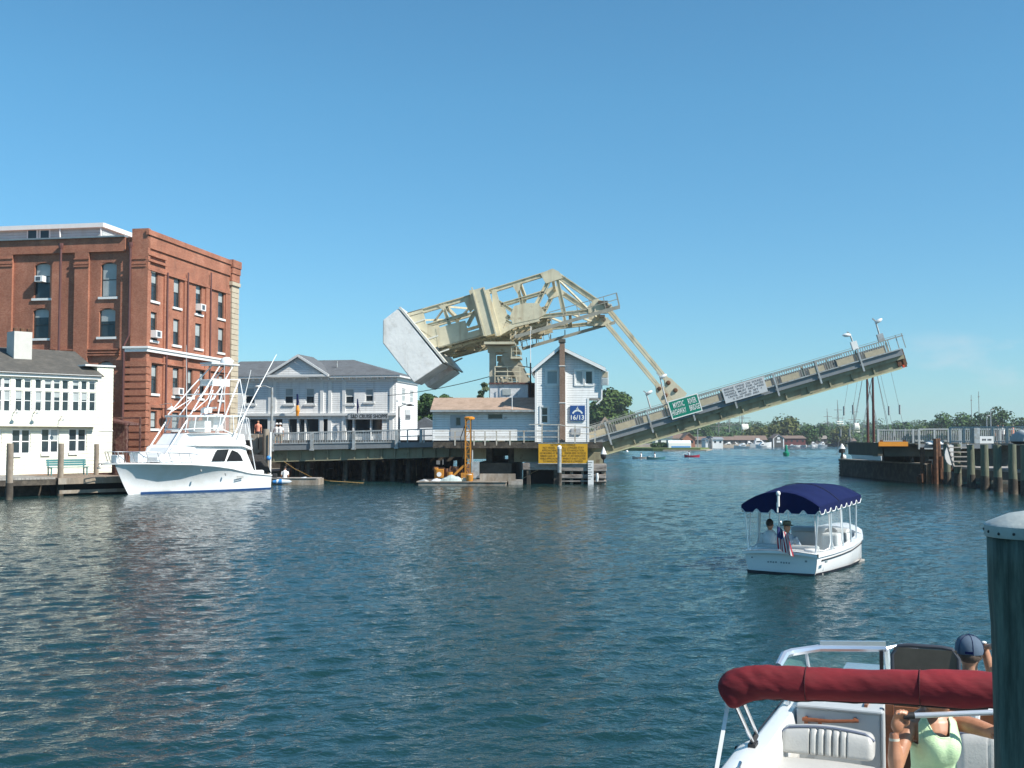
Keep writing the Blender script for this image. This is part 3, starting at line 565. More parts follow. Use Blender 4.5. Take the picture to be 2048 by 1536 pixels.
mem2((876,692),(970,667),7)
# post
p=b(958,581,YN);q=b(983,672,YN); tm.bar((p.x,YN-.5,p.z),(q.x,YN-.5,q.z),1.0,.75,(1,0,0)); 
for s in(-1,1):
    dx=.44*s; tm.bar((p.x+dx,YN-1.0,p.z+.1),(q.x+dx,YN-1.0,q.z-.1),.1,.22,(0,1,0)); tm.bar((p.x+dx*1.35,YN-.1,p.z),(q.x+dx*1.35,YN-.1,q.z),.5,.3,(1,0,0))
poly([(983,580),(992,578),(1003,620),(1012,640),(1000,672),(990,672)],YN-.02)
mem2((988,597),(1030,625),7); mem2((1002,636),(1022,646),6); mem2((990,612),(1088,584),6)
mem2((1034,567),(1045,616),7); poly([(1024,570),(1042,564),(1038,582),(1034,586)],YN-.02)
poly([(1028,612),(1050,606),(1076,606),(1092,628),(1076,637),(1025,648),(1020,632)],YN-.03)
poly([(998,672),(1004,658),(1025,645),(1078,636),(1080,642),(1030,654),(1012,664)],YN)
mem2((1070,614),(1098,560),9)
poly([(1080,547),(1105,537),(1118,543),(1126,556),(1092,567)],YN-.05); mem2((1114,556),(1130,630),7)
mem2((1086,632),(1184,621),8)
poly([(1176,612),(1190,598),(1213,603),(1231,617),(1214,626),(1177,626)],YN-.06,.5)
# rivet rows on the big plates
tr=tm.build('truss',cream,T)
tr2=tr.copy(); COL.objects.link(tr2); tr2.parent=T; tr2.location=(0,YF-YN,0)
pm=MB(); 
for y0 in(YN,YF): c_=b(1214,613,YN); pm.lathe([(.13,-.25),(.13,.4)],(c_.x,y0,c_.z),14,True,Matrix.Rotation(R(90),3,'X')); pm.box((c_.x-.3,y0-.05,c_.z+.3),(.7,.5,.2))
pm.build('pivot_pin',mat('dark_pin_steel',(.1,.08,.06),.6,.3,5),T,smooth=True)
# ---- cross bracing and machinery between the trusses
m=MB()
def cb(px,py,px2=None,py2=None,w=.22):
    p=b(px,py,YN);q=b(px2 or px,py2 or py,YN); m.bar((p.x,YN+.3,p.z),(q.x,YF,q.z),w,w*1.2)
for a in((820,640),(890,612),(960,592),(1040,566),(1104,546),(1200,610),(880,684),(925,672),(1090,630),(1140,626)): cb(*a)
for a in((820,640,890,612),(890,612,820,640),(890,612,960,592),(960,592,890,612),(880,684,925,672),(925,672,880,684),(925,672,968,664),(968,664,925,672),(1104,546,1200,610),(1090,630,1140,626),(1140,626,1190,618)): cb(*a,w=.12)
m.build('cross_bracing',cream,T)
m=MB(); mach=mat('cream_machinery',(.52,.45,.3),.5,.3,3,col2=(.12,.07,.04),sc2=3,lo=.55,hi=.66)
random.seed(3)
for i in range(46):
    t_=rnd(); px=U(885,1090); py=690-(px-885)*.235+U(-5,9); p=b(px,py,U(YN+.6,YF-.5)); p.z=b(px,py,YN).z; s=U(.15,.5); m.box(p,(s*U(.8,2.6),U(.3,1.4),s))
for y_ in(YN+.9,YN+2.6,YF-2.4,YF-.8):
    for o in(0,9): p=b(880,690+o,YN);q=b(1100,628+o+4,YN); m.bar((p.x,y_,p.z),(q.x,y_,q.z),.18,.16)
for k in range(16):
    px=890+k*13; p=b(px,688-(px-885)*.26,YN); m.bar((p.x,YN+.5,p.z),(p.x+.1,YF-.3,p.z+U(-.1,.1)),.1,.1); m.bar((p.x,YN+1,p.z),(p.x+.2,YN+1,p.z-.5),.08)
m.build('operating_machinery',mach,T)
# ---- counterweight: two concrete blocks joined by a web
prof=[(796.6,616.7),(766,640),(765.5,686),(827.5,765.5),(885,727)]
P3=[b(x,y,.9) for x,y in prof]
m=MB(); m.prism(P3,(0,4.0,0)); 
P4=[p+V((0,7.6,0)) for p in P3]; m.prism(P4,(0,4.6,0)); c_=sum(P3,V())/5
m.prism([c_+(p-c_)*.4+V((.5,3.95,.35)) for p in P3],(0,3.7,0)); cwo=m.build('counterweight',concrete,T,bev=.06)
m=MB(); m.prism([P3[0]+V((.02,-.04,.05)),P3[4]+V((.12,-.04,.05)),P3[4]+V((.25,-.04,.13)),P3[0]+V((.15,-.04,.13))],(0,12.4,0)); 
for s in(.25,.55,.8):
    p=P3[0].lerp(P3[4],s); m.bar((p.x,2.2,p.z),(p.x+1.0,YN,p.z+.35),.1); m.bar((p.x,12.4,p.z),(p.x+1.0,YF,p.z+.35),.1)
m.build('counterweight_frame',mat('pale_steel',(.6,.6,.55),.5,.15,3),T)
# ---- tower under the trusses
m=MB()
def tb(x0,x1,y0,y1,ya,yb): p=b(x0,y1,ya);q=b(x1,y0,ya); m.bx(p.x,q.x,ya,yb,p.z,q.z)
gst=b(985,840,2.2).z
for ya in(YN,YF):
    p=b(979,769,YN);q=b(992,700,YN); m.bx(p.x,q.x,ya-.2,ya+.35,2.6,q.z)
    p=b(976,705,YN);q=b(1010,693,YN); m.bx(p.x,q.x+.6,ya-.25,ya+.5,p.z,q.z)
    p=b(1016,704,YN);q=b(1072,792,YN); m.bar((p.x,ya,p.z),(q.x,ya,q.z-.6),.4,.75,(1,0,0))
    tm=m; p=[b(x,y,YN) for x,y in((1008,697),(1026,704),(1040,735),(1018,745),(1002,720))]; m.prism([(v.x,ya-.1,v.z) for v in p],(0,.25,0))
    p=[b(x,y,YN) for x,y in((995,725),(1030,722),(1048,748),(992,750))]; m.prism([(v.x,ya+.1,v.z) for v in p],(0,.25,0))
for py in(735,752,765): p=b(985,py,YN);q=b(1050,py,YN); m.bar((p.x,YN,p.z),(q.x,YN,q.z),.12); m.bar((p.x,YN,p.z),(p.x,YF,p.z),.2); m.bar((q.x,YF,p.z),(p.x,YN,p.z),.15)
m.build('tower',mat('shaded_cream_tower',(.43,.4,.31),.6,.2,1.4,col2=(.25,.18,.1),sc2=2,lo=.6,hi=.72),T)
m=MB(); p=b(969,686,1.4);q=b(1030,686,1.4); m.bx(p.x,q.x,1.0,YF,p.z-.12,p.z+.06)
for px in(1028,1022): m.bar(b(px,686,1.1),b(px,668,1.1),.05)
p=b(1022,714,1.6);q=b(1043,714,1.6); m.bx(p.x,q.x,1.2,3,p.z-.15,p.z)
for px in(1023,1033,1042): m.bar(b(px,713,1.3),b(px,693,1.3),.05)
for py in(693,702): m.bar(b(1023,py,1.3),b(1042,py,1.3),.05)
for py in(733,743,752): m.bar(b(990,py,1.6),b(1043,py,1.6),.07)
for px in(990,1015,1040): m.bar(b(px,733,1.6),b(px,768,1.6),.06)
for k in range(5): m.bar(b(996+k*9,754,1.6),b(998+k*9,768,1.6),.06)
m.build('access_platform',cream,T)
# ---- walkways along both trusses
for yy,lab in((YN-.9,0),(YF+.6,1)):
    m=MB(); o=V((0,yy-(YN-.9),0)); A=b(1030,674,YN-.9)+o; B=b(1239,614,YN-.9)+o
    m.bar(A,B,.75,.14); m.bar(A+V((0,-.38,-.03)),B+V((0,-.38,-.03)),.06,.26); 
    d=B-A
    for a,b_ in(((.0,.3) if lab else (.36,1)),): 
        for k in range(6):
            p=A+d*(a+(b_-a)*k/5); m.bar(p+V((0,-.36,0)),p+V((-.22,-.36,1.0)),.05)
        for hh in(1.0,.55): m.bar(A+d*a+V((-.22*hh,-.36,hh)),A+d*b_+V((-.22*hh,-.36,hh)),.05)
        if not lab:
            for k in(0,1): m.bar(B+V((0,-.36+k*.7,0)),B+V((-.22,-.36+k*.7,1.0)),.06)
            m.bar(B+V((-.22,-.36,1.0)),B+V((-.22,.34,1.0)),.05)
    for k in range(7): p=A+d*(k/6.5); q=p+V((0,.9 if not lab else -.6,.5)); m.bar(p,q,.08)
    m.build('walkway',mat('weathered_walkway_steel',(.3,.29,.24),.6,.25,3),T)
# ---- hanger rods
lf0=b(1183,852,0)
for dy in(0,YF-YN):
    m=MB(); p=b(1219,622,YN); q=b(1337,764,YN); e=(q-p).normalized(); n=V((-e.z,0,e.x))
    p+=V((0,dy,0));q+=V((0,dy,0))
    for s in(-1,1): m.bar(p+n*.1*s,q+n*.1*s,.17,.3,(0,1,0))
    for k in range(12): c_=p.lerp(q,k/11); m.bar(c_-n*.13,c_+n*.13,.2,.04,e)
    hr=m.build('hanger_rod',cream,T)
    m=MB(); pts=[b(x,y,YN)+V((0,dy,0)) for x,y in((1328,753),(1341,757),(1373,787),(1366,800),(1352,812),(1330,778))]
    for o in(-.3,.3): m.prism([v+V((0,o-.05,0)) for v in pts],(0,.1,0))
    m.build('gusset_plate',cream,hr)
    for x,y in((1336,766),(1350,781)): m=MB(); c_=b(x,y,YN)+V((0,dy-.4,0)); m.lathe([(.17,-.08),(.17,.03),(.1,.1)],c_,12,True,Matrix.Rotation(R(90),3,'X')); m.build('pin',rust,hr)
# ---- raised leaf, local axes s along the leaf, t across its depth
LA=math.atan(.2916); e=V((math.cos(LA),0,math.sin(LA))); n=V((-math.sin(LA),0,math.cos(LA)))
Lf=lambda s,t,y=0: lf0+e*s+n*t+V((0,y,0))
k_=(80/F)  # metres per photo pixel in this plane
LN=(b(1780,677.6,0)-lf0).dot(e)
def lbox(m,s0,s1,t0,t1,y0,y1): 
    m.add([Lf(s,t,y) for t in(t0,t1) for s,y in((s0,y0),(s1,y0),(s1,y1),(s0,y1))],[(0,3,2,1),(4,5,6,7),(0,1,5,4),(1,2,6,5),(2,3,7,6),(3,0,4,7)])
TP=-.92; TB=-1.33; TG=-2.2; WY=12.2
m=MB(); lbox(m,-1,LN+.6,TG+.06,TB+.02,.35,.39); lbox(m,-1,LN+.2,TG-.02,TG+.058,.1,.65); lbox(m,-1,LN+.6,TB-.3,TB+.0,.1,.349)
for k in range(int((LN+1)/1.62)): s=-.6+k*1.62; lbox(m,s,s+.09,TG+.06,TB-.3,.2,.349)
lbox(m,-1,LN+.4,TG+.85,TB+.02,WY-.45,WY-.4)
gd=m.build('leaf_girder',girder,T); m=MB(); lbox(m,-1,LN+.2,TG-.1,TG-.022,.02,.7); m.build('bottom_flange',mat('flange_lit_cream',(.5,.48,.3),.5,.15,2),gd)  # flange paler than the girder: light off the water put into its colour
m=MB(); lbox(m,-.6,LN,TP,-.3,1.9,1.95); m.build('leaf_kerb',mat('dim_kerb_steel',(.11,.115,.11),.6,.3,2),T)
m=MB()
for k in range(int(LN/1.95)): s=k*1.95; lbox(m,s,s+.25,TB-.65,TB-.05,.4,WY-.46)
lbox(m,-1,LN+.3,TB-.05,TB+.12,.3,WY-.3); m.build('leaf_floor',mat('steel_floor',(.12,.12,.1),.7,.3,2),T)
m=MB(); lbox(m,-1,LN+.55,TB,TP-.02,-.06,.1); lbox(m,-1,LN+.5,TB-.03,TB+.05,-.12,-.061); m.build('sidewalk_fascia',fascia,T)
m=MB(); lbox(m,-1,LN+.5,TP-.02,TP+.06,-.2,1.9)
for k in range(8):
    s=1.0+k*3.12
    if s<LN: lbox(m,s-.06,s+.06,TB-.38,0.0,-.24,-.125)
m.build('leaf_railing_post',galv,T)
m=MB(); lbox(m,-.6,LN+.9,-.06,.02,-.16,-.06); lbox(m,-.6,LN+.9,.1,.13,-.16,-.12); 
s=-.5
while s<LN-.1:
    lbox(m,s,s+.05,TP+.06,-.061,-.13,-.09); s+=.17
for y_ in(0,): lbox(m,LN+.85,LN+.9,TP,.15,y_,y_+.05); lbox(m,LN+.4,LN+.45,TP,.15,y_,y_+.05)
lbox(m,-.6,LN-.6,-.06,.02,WY-.2,WY-.1); m.build('leaf_railing',mat('dull_rail_steel',(.27,.28,.26),.6,.2,3),T)
m=MB(); random.seed(5); s=-.6
while s<LN-.9:
    w_=U(1.1,1.5); lbox(m,s+.2,s+.2+w_,TP+.065,-.42+U(-.05,.03),-.2,-.165); (lbox(m,s+w_+.5,s+w_+.62,TP,-.15,.12,.22) if s+w_+.62<LN else None); s+=2.05
m.build('leaf_kerb_panel',mat('beige_panel',(.43,.37,.26),.6,.18,3,col2=(.2,.1,.05),sc2=3,lo=.64,hi=.7),T)
m=MB(); lbox(m,LN+.05,LN+.7,TG+.1,TP,.2,WY-.4); lbox(m,LN+.45,LN+.62,TG-.05,TP+.05,.15,.3); m.build('leaf_end_frame',rust,T)
lbx=MB(); lbox(lbx,LN+.3,LN+.42,TG-.05,TG+.15,.05,.25); lbx.build('warning_light',mat('red_lamp_lens',(.7,.08,.03),.4,.05,5),T)
# ---- signs and lamps on the leaf
def s_of(px,py): p=b(px,py,0)-lf0; return p.dot(e),p.dot(n)
def leafsign(name,label,corners,bm,tmx,lines,size,border=None,thick=1.0):
    (s0,t0),(s1,t1)=s_of(*corners[0]),s_of(*corners[1]); c_=BR.w(Lf((s0+s1)/2,(t0+t1)/2,-.3))
    T=thing(name,label,'sign'); T.location=c_; T.rotation_euler=Matrix(((BR.M.to_3x3()@e),(BR.M.to_3x3()@V((0,1,0))),(BR.M.to_3x3()@n))).transposed().to_euler()
    w_=abs(s1-s0)/2; h_=abs(t1-t0)/2; m=MB(); m.bx(-w_,w_,0,.06,-h_,h_); m.build('board',bm,T)
    if border: m=MB(); [m.bx(*q) for q in((-w_,w_,-.012,-.001,h_-.07,h_),(-w_,w_,-.012,-.001,-h_,-h_+.07),(-w_,-w_+.07,-.012,-.001,-h_+.07,h_-.07),(w_-.07,w_,-.012,-.001,-h_+.07,h_-.07))]; m.build('border',border,T)
    m=MB()
    for i,l in enumerate(lines):
        z=h_*(1-(i+.85)*2/(len(lines)+.7)); put_text(m,l[0],size,(l[1]*w_,-.014,z),(1,0,0),(0,0,1),l[2]*w_*2,thick)
    m.build('lettering',tmx,T); return T
grn=mat('sign_green',(.0,.2,.13),.4,.05,2)
leafsign('name_sign','green sign with white lettering Mystic River Highway Bridge on the leaf railing',((1333.5,804),(1404.5,822)),grn,mat('sign_white',(.75,.78,.74),.5,.03,2),(('MYSTIC    RIVER',.05,.76),('HIGHWAY    BRIDGE',.0,.9)),.56,mat('sign_white',(0,0,0)),.9)
leafsign('notice_sign','large pale grey notice board with small black text on the leaf railing',((1441.5,777.5),(1534.5,783)),mat('pale_grey_board',(.52,.54,.55),.6,.08,2),mat('sign_black',(.09,.09,.1),.6,.1,4),(('BRIDGE  OPENS  ON  SOUND',0,.9),('SIGNAL  WAIT  FOR  GATES',0,.92),('VESSELS  MUST  NOT  PASS',0,.92),('UNTIL  LEAF  IS  SET  +',0,.8),('A  SLOW  SPEED  AREA',.0,.62)),.2,None,.5)
def leaflamp(px,py,tx,ty,label,yy,box=False,hs=1):
    s,t_=s_of(px,py); s2,t2=s_of(tx,ty); o=BR.w(Lf(s,0,yy)); T=thing('street_lamp',label,'street lamp',group='lamps along the bascule leaf'); T.location=o
    T.rotation_euler=Matrix(((BR.M.to_3x3()@e),(BR.M.to_3x3()@V((0,1,0))),(BR.M.to_3x3()@n))).transposed().to_euler(); h=(t2-t_)*(1+yy/82); k=(s2-s)*.5
    m=MB(); m.tube([(0,0,0),(k*.5,0,h*.6),(k,0,h)],[.07,.06,.05],6); m.bar((k,0,h*.97),(k-.15,0,h*1.12),.08); m.build('pole',galv,T); m=MB(); m.ell((k+.22*hs,0,h*.93),(.32,.17,.13),8,6,Matrix.Rotation(R(-15*hs),3,'Y')); m.build('lamp_head',white,T,smooth=True)
    if box: m=MB(); m.box((0,-.03,.25),(.42,.3,.6)); m.build('control_box',white if box==1 else galv,T)
leaflamp(1707.5,688,1694,657,'bent lamp with a white box at its foot, second from the leaf tip',0,1,-1)
leaflamp(1766,676,1753.5,634,'tallest lamp with a grey box at its foot, nearest the leaf tip',.6,2)
leaflamp(1334,806,1322,748,'white headed lamp rising behind the left end of the green sign',.4)
leaflamp(1312,812,1302,778,'short lamp on the leaf railing left of the green sign',6)
# ================================================================ approach span
T=thing('approach_span','fixed approach span with grey baluster railing and dark olive girder','bridge',fr=BR)
def seg(px0,px1,f): return b(px0,f(px0),0),b(px1,f(px1),0)
top=lambda x:867-(x-540)*.026; bot=lambda x:888.5-(x-540)*.014; fb=lambda x:901-(x-540)*.021; gb=lambda x:923.5-(x-540)*.028
m=MB(); p,q=seg(536,868,bot); p2,q2=seg(536,868,fb); m.prism([p,q,q2,p2],(0,.2,0)); m.build('sidewalk_fascia',fascia,T)
m=MB(); p,q=seg(530,1078,fb); p2,q2=seg(530,1078,gb); o=V((0,.5,0)); m.prism([p+o,q+o,q2+o,p2+o],(0,.06,0)); m.bar(p2+V((0,.55,0)),q2+V((0,.55,0)),.5,.07)
for k in range(20):
    x=545+k*27; a=b(x,fb(x),0);c_=b(x,gb(x),0); m.bar(a+V((0,.4,0)),c_+V((0,.4,0)),.08,.2,(0,1,0))
for y_ in(4,8,11.5): m.prism([p+V((0,y_,0)),q+V((0,y_,0)),q2+V((0,y_,.3)),p2+V((0,y_,.3))],(0,.06,0))
m.build('girder',girder,T)
m=MB(); p,q=seg(530,1078,bot); m.prism([p+V((0,.21,-.02)),q+V((0,.21,-.02)),q+V((0,.21,-.4)),p+V((0,.21,-.4))],(0,12,0)); m.build('deck',dconcrete,T)
m=MB(); p,q=seg(536,801,top); m.bar(p,q,.12,.1); p,q=seg(536,801,lambda x:bot(x)-1); m.bar(p,q,.1,.09); m.build('railing',galv,T)
for px in(544,624,708,793): a=b(px,top(px)+.5,-.06); c_=b(px,fb(px)+1.5,-.06); m=MB(); m.bx(a.x-.11,a.x+.11,-.16,-.05,c_.z,a.z); m.box((a.x,-.12,c_.z+.05),(.3,.16,.12)); m.build('post',galv,T)
m=MB(); x=539
while x<800: a=b(x,top(x),0);c_=b(x,bot(x)-1,0); m.bar(a,c_,.045,.045,(1,0,0)); x+=3.3
m.build('balusters',galv,T)
m=MB(); p,q=b(801,860,0),b(870,858,0); m.bar(p,q,.08); p,q=b(801,873,0),b(870,871,0); m.bar(p,q,.08)
for px in(815,842,848,866): m.bar(b(px,860,0),b(px,886,0),.09 if px!=842 else .2)
m.build('pipe_railing',galv,T)
random.seed(11)
for k in range(9):                                                       # timber bents
    x=552+k*33; p=b(x,925,0)
    for y_ in(1.2,4.6,8.2,11.2):
        if rnd()<.92: m=MB(); xx=p.x+U(-.5,.5); m.tube([(xx,y_,-1.5),(xx+U(-.2,.2),y_,p.z+.6)],.2,8); m.build('pile',dtimber,T,smooth=True)
m=MB()
for k in range(9): x=552+k*33; p=b(x,gb(x),0); m.bx(p.x-.25,p.x+.25,.8,11.6,p.z-.15,p.z+.25)
m.build('bent_cap',dtimber,T)
T=thing('bulkhead','tarred timber bulkhead in the dark beneath the approach span','wall',fr=BR); m=MB(); y_=13.0
x0=b(470,900,y_).x; Pb=lambda u,z,d:V((u,y_+d,z))
H=[]
for a,b_,c,d in((566,569,926,934),(608,614,926,934),(626,629,926,934),(634,637,926,934),(648,652,926,934),(587,588.5,926,934),(600,602,926,934),(738,759,938,948),(763,771,938,948),(716,719,927,930),(781,784,942,945),(872,880,921,929),(884,887,919,934),(906,914,921,934)):
    p=b(a,d,y_);q=b(b_,c,y_); H.append((p.x,q.x,p.z,q.z))
holed(m,Pb,x0,b(935,900,y_).x,-1,3.0,H,.3); m.build('planking',dtimber,T)
T=thing('slatted_fence','short pale slatted fence under the bridge behind the barge','fence',fr=BR); m=MB(); p=b(803,930,12.4);q=b(842,917,12.4); k=0
while p.x+k*.16<q.x: m.bx(p.x+k*.16,p.x+k*.16+.1,12.3,12.36,p.z,q.z); k+=1
m.bx(p.x,q.x,12.37,12.42,q.z-.15,q.z-.05); m.bx(p.x+1.2,p.x+1.3,12.37,12.45,p.z-1,q.z); m.build('slats',mat('pale_slats',(.6,.53,.38),.7,.2,3),T)
# ================================================================ operator house
T=thing('operator_house','white clapboard bridge operator house with a tall brick chimney and low tan-roofed wing','building',fr=BR)
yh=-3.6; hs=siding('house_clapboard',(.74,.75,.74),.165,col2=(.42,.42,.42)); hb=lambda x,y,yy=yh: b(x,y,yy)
Ph=lambda u,z,d:V((u,yh+d,z)); zb=hb(1120,884).z; zw=hb(1120,740).z
xl_=hb(1071.5,800).x; xr_=hb(1201,760).x; xr2=hb(1177,840).x; zst=hb(1190,796).z
HW=[]
for a,b_,c,d in((1151,1166,741,769),(1170,1186,741,769),(1093,1116,741,769),(1082,1096.5,814,847)):
    p=hb(a,d);q=hb(b_,c); HW.append((p.x,q.x,p.z,q.z))
m=MB(); holed(m,Ph,xl_,xr2,zb,zw,HW[:0]+HW,.1) if False else None
holed(m,Ph,xl_,xr2,zb,zst,[HW[3]],.1); holed(m,Ph,xl_,xr_,zst,zw,HW[:3],.1)
pk=hb(1120,696); m.prism([(xl_,yh,zw),(pk.x,yh,pk.z),(xr_,yh,zw)],(0,.1,0))
D_=5.2; m.bx(xl_,xr2-.01,yh+.3,yh+D_,zb,zw); m.bx(xr2-.3,xr_,yh+.3,yh+D_,zst,zw); m.bx(xl_,xl_+.01,yh,yh+.31,zb,zw); m.bx(xr2-.01,xr2,yh,yh+.31,zb,zst); m.bx(xr_-.01,xr_,yh,yh+.31,zst,zw); m.bx(xr2,xr_,yh,yh+.31,zst-.01,zst)
m.prism([(xl_,yh+D_-.1,zw),(pk.x,yh+D_-.1,pk.z),(xr_,yh+D_-.1,zw)],(0,.1,0)); m.build('wall',hs,T)
for i,h in enumerate(HW): win(T,Ph,*h,dep=.08,framem=white,sill=None,mid=.5 if i==3 else 0,wd=.07,bl=(.97,0,.97,0)[i])
for h in HW: m=MB(); [pbox(m,Ph,a,b_,c,d,-.05,-.002) for a,b_,c,d in((h[0]-.1,h[0],h[2]-.1,h[3]+.1),(h[1],h[1]+.1,h[2]-.1,h[3]+.1),(h[0],h[1],h[3],h[3]+.1),(h[0],h[1],h[2]-.12,h[2]))]; m.build('window_casing',white,T)
for u in(xl_,xr_): m=MB(); m.bx(u-.06 if u==xl_ else u-.1,u+.1 if u==xl_ else u+.06,yh-.03,yh-.002,zst if u==xr_ else zb,zw); m.build('corner_board',white,T)
m=MB(); m.bx(xr2-.1,xr2+.05,yh-.03,yh-.002,zb,zst); m.build('corner_board',white,T)
m=MB(); l=hb(1063.5,738,yh-.35);r=hb(1211,735,yh-.35);pk2=hb(1120,691.5,yh-.35)
for q in(l,r): 
    m.prism([(q.x,yh-.4,q.z),(pk2.x,yh-.4,pk2.z),(pk2.x,yh-.4,pk2.z-.16),(q.x,yh-.4,q.z-.2)],(0,D_+.8,0))
rf_=m.build('roof',shingle,T); m=MB()
for q in(l,r): m.prism([(q.x,yh-.44,q.z-.02),(pk2.x,yh-.44,pk2.z-.02),(pk2.x,yh-.44,pk2.z-.24),(q.x,yh-.44,q.z-.28)],(0,.035,0))
m.build('verge_board',white,rf_); m=MB(); m.tube([(l.x,yh-.4,l.z-.2),(l.x,yh+2,l.z-.2)],.09,6); m.tube([(l.x,yh-.35,l.z-.25),(xl_-.07,yh-.1,l.z-.6)],.05,6); m.tube([(r.x,yh-.4,r.z-.2),(r.x,yh+2,r.z-.2)],.09,6); m.build('gutter',galv,rf_)
m=MB(); p=hb(1119.5,880,yh-.6);q=hb(1129.5,684,yh-.6); m.bx(p.x,q.x,yh-.62,yh-.003,p.z-.1,q.z); c_=m.build('chimney',brickmat('tan_brick',(.3,.21,.16),(.75,.68,.6),(.85,.85,.8),1.2),T)
m=MB(); m.bx(p.x-.07,q.x+.05,yh-.68,yh+.1,q.z,q.z+.2); m.build('chimney_cap',dconcrete,c_)
m=MB()
for yy in(731,805): z=hb(1120,yy,yh-.6).z; m.bx(p.x-.05,q.x+.05,yh-.65,yh-.005,z-.05,z)
m.build('strap',white,c_)
m=MB(); x=hb(1131,800).x; m.tube([(x,yh-.08,hb(1131,745).z),(x,yh-.08,zb)],.05,6); x=hb(1189,800).x;m.tube([(xr_+.08,yh-.05,zst+1),(xr_+.06,yh-.06,zst-.1),(xr_-.3,yh-.06,zst-.45)],.06,6); m.build('downspout',white,T,smooth=True)
p=hb(1203,770);q=hb(1217,743); m=MB(); m.bx(xr_+.07,q.x,yh-.25,yh+.5,p.z,q.z); wbx=m.build('side_bay',white,T)
m=MB(); zz=(p.z+q.z)/2; m.bx(xr_+.12,q.x-.06,yh-.27,yh-.251,zz+.03,q.z-.05); m.build('bay_panel',mat('beige_panel',(0,0,0)),wbx); m=MB(); m.bx(xr_+.12,q.x-.06,yh-.27,yh-.251,p.z+.06,zz-.03); m.build('pane',blind,wbx)
# low wing
yw=-3.0; wx0=b(865,860,yw).x; wx1=xl_-.01; wz0=b(960,881,yw).z; wz1=b(960,820,yw).z; Pw=lambda u,z,d:V((u,yw+d,z)); WW=[]
for a,b_,c,d in((975.5,1005.5,827.5,838.5),(911,922,834,852)): p=b(a,d,yw);q=b(b_,c,yw); WW.append((p.x,q.x,p.z,q.z))
m=MB(); holed(m,Pw,wx0,wx1,wz0,wz1,WW,.1); m.bx(wx0,wx1,yw+.35,yw+4.5,wz0,wz1); m.bx(wx0,wx0+.01,yw,yw+.36,wz0,wz1); m.build('wing_wall',hs,T)
for i,h in enumerate(WW): win(T,Pw,*h,dep=.08,framem=galv,sill=None,mid=0,wd=.05)
m=MB(); h=WW[1]; dm=mat('grey_door',(.38,.4,.42),.6,.1,3); pbox(m,Pw,h[0]-.35,h[0],wz0+.05,h[3]+.12,-.05,-.002); pbox(m,Pw,h[1],h[1]+.3,wz0+.05,h[3]+.12,-.05,-.002); pbox(m,Pw,h[0],h[1],wz0+.05,h[2],-.05,-.002); pbox(m,Pw,h[0],h[1],h[3],h[3]+.12,-.05,-.002); m.build('door',dm,T)
m=MB(); a=b(861,819.5,yw-.5);c_=b(868,795.5,yw+2.6); z1_=c_.z; m.add([(a.x,yw-.55,a.z),(wx1,yw-.55,a.z),(wx1,yw+2.6,z1_),(c_.x,yw+2.6,z1_),(c_.x,yw+2.7,z1_-.15),(wx1,yw+2.7,z1_-.15),(wx1,yw-.53,a.z-.12),(a.x,yw-.53,a.z-.12)],[(0,1,2,3),(3,2,5,4),(0,3,4,7),(1,6,5,2),(0,7,6,1),(4,5,6,7)]); rw_=m.build('wing_roof',tansh,T)
m=MB(); m.bx(a.x-.02,wx1,yw-.59,yw-.555,a.z-.16,a.z-.02); m.build('gutter',galv,rw_)
p=b(1025,800,yw); m=MB(); m.tube([(p.x,yw-.5,wz1-.05),(p.x,yw-.5,wz1+.9)],.03,6); m.build('vent_pipe',white,T)
# white hut behind the wing
T=thing('machinery_hut','small white flat-roofed hut beneath the bridge tower behind the wing','building',fr=BR); p=b(980,794,1.2);q=b(1056,768,1.2); m=MB(); m.bx(p.x,q.x,1.2,4,p.z-2,q.z); m.build('wall',mat('scuffed_white',(.66,.67,.68),.7,.2,2,col2=(.4,.4,.4),sc2=2.5,lo=.56,hi=.6),T)
m=MB(); m.bx(p.x-.1,q.x+.1,1.05,4.1,q.z,q.z+.1); m.build('roof',mat('maroon_boards',(0,0,0)),T); h0=b(1005,790,1.2);h1=b(1022,778,1.2); m=MB(); m.bx(h0.x,h1.x,1.13,1.198,h0.z,h1.z); m.build('window',blind,T); p=b(1057,793,1.3);q=b(1070,768,1.3)
m=MB(); m.bx(p.x,q.x,1.6,4,p.z-2,q.z+.1); m.build('hut_shade_side',rust,T)  # shaded right side of the hut, its shade put in as a dark rust-coloured block
T=thing('antenna_mast','thin white whip antenna with brackets left of the operator house','antenna',BR.w(b(1061,745,0)),BR.a); h=b(1061,652,0).z-b(1061,745,0).z; m=MB(); m.tube([(0,0,-1.8),(0,0,.7)],.06,6); m.bar((-.9,0,.5),(.1,0,.35),.06); m.bar((-.25,0,.4),(-.3,0,1.1),.05); m.build('bracket',dark,T); m=MB(); m.tube([(0,0,.7),(0,0,h)],[.04,.015],6); m.build('whip',white,T)
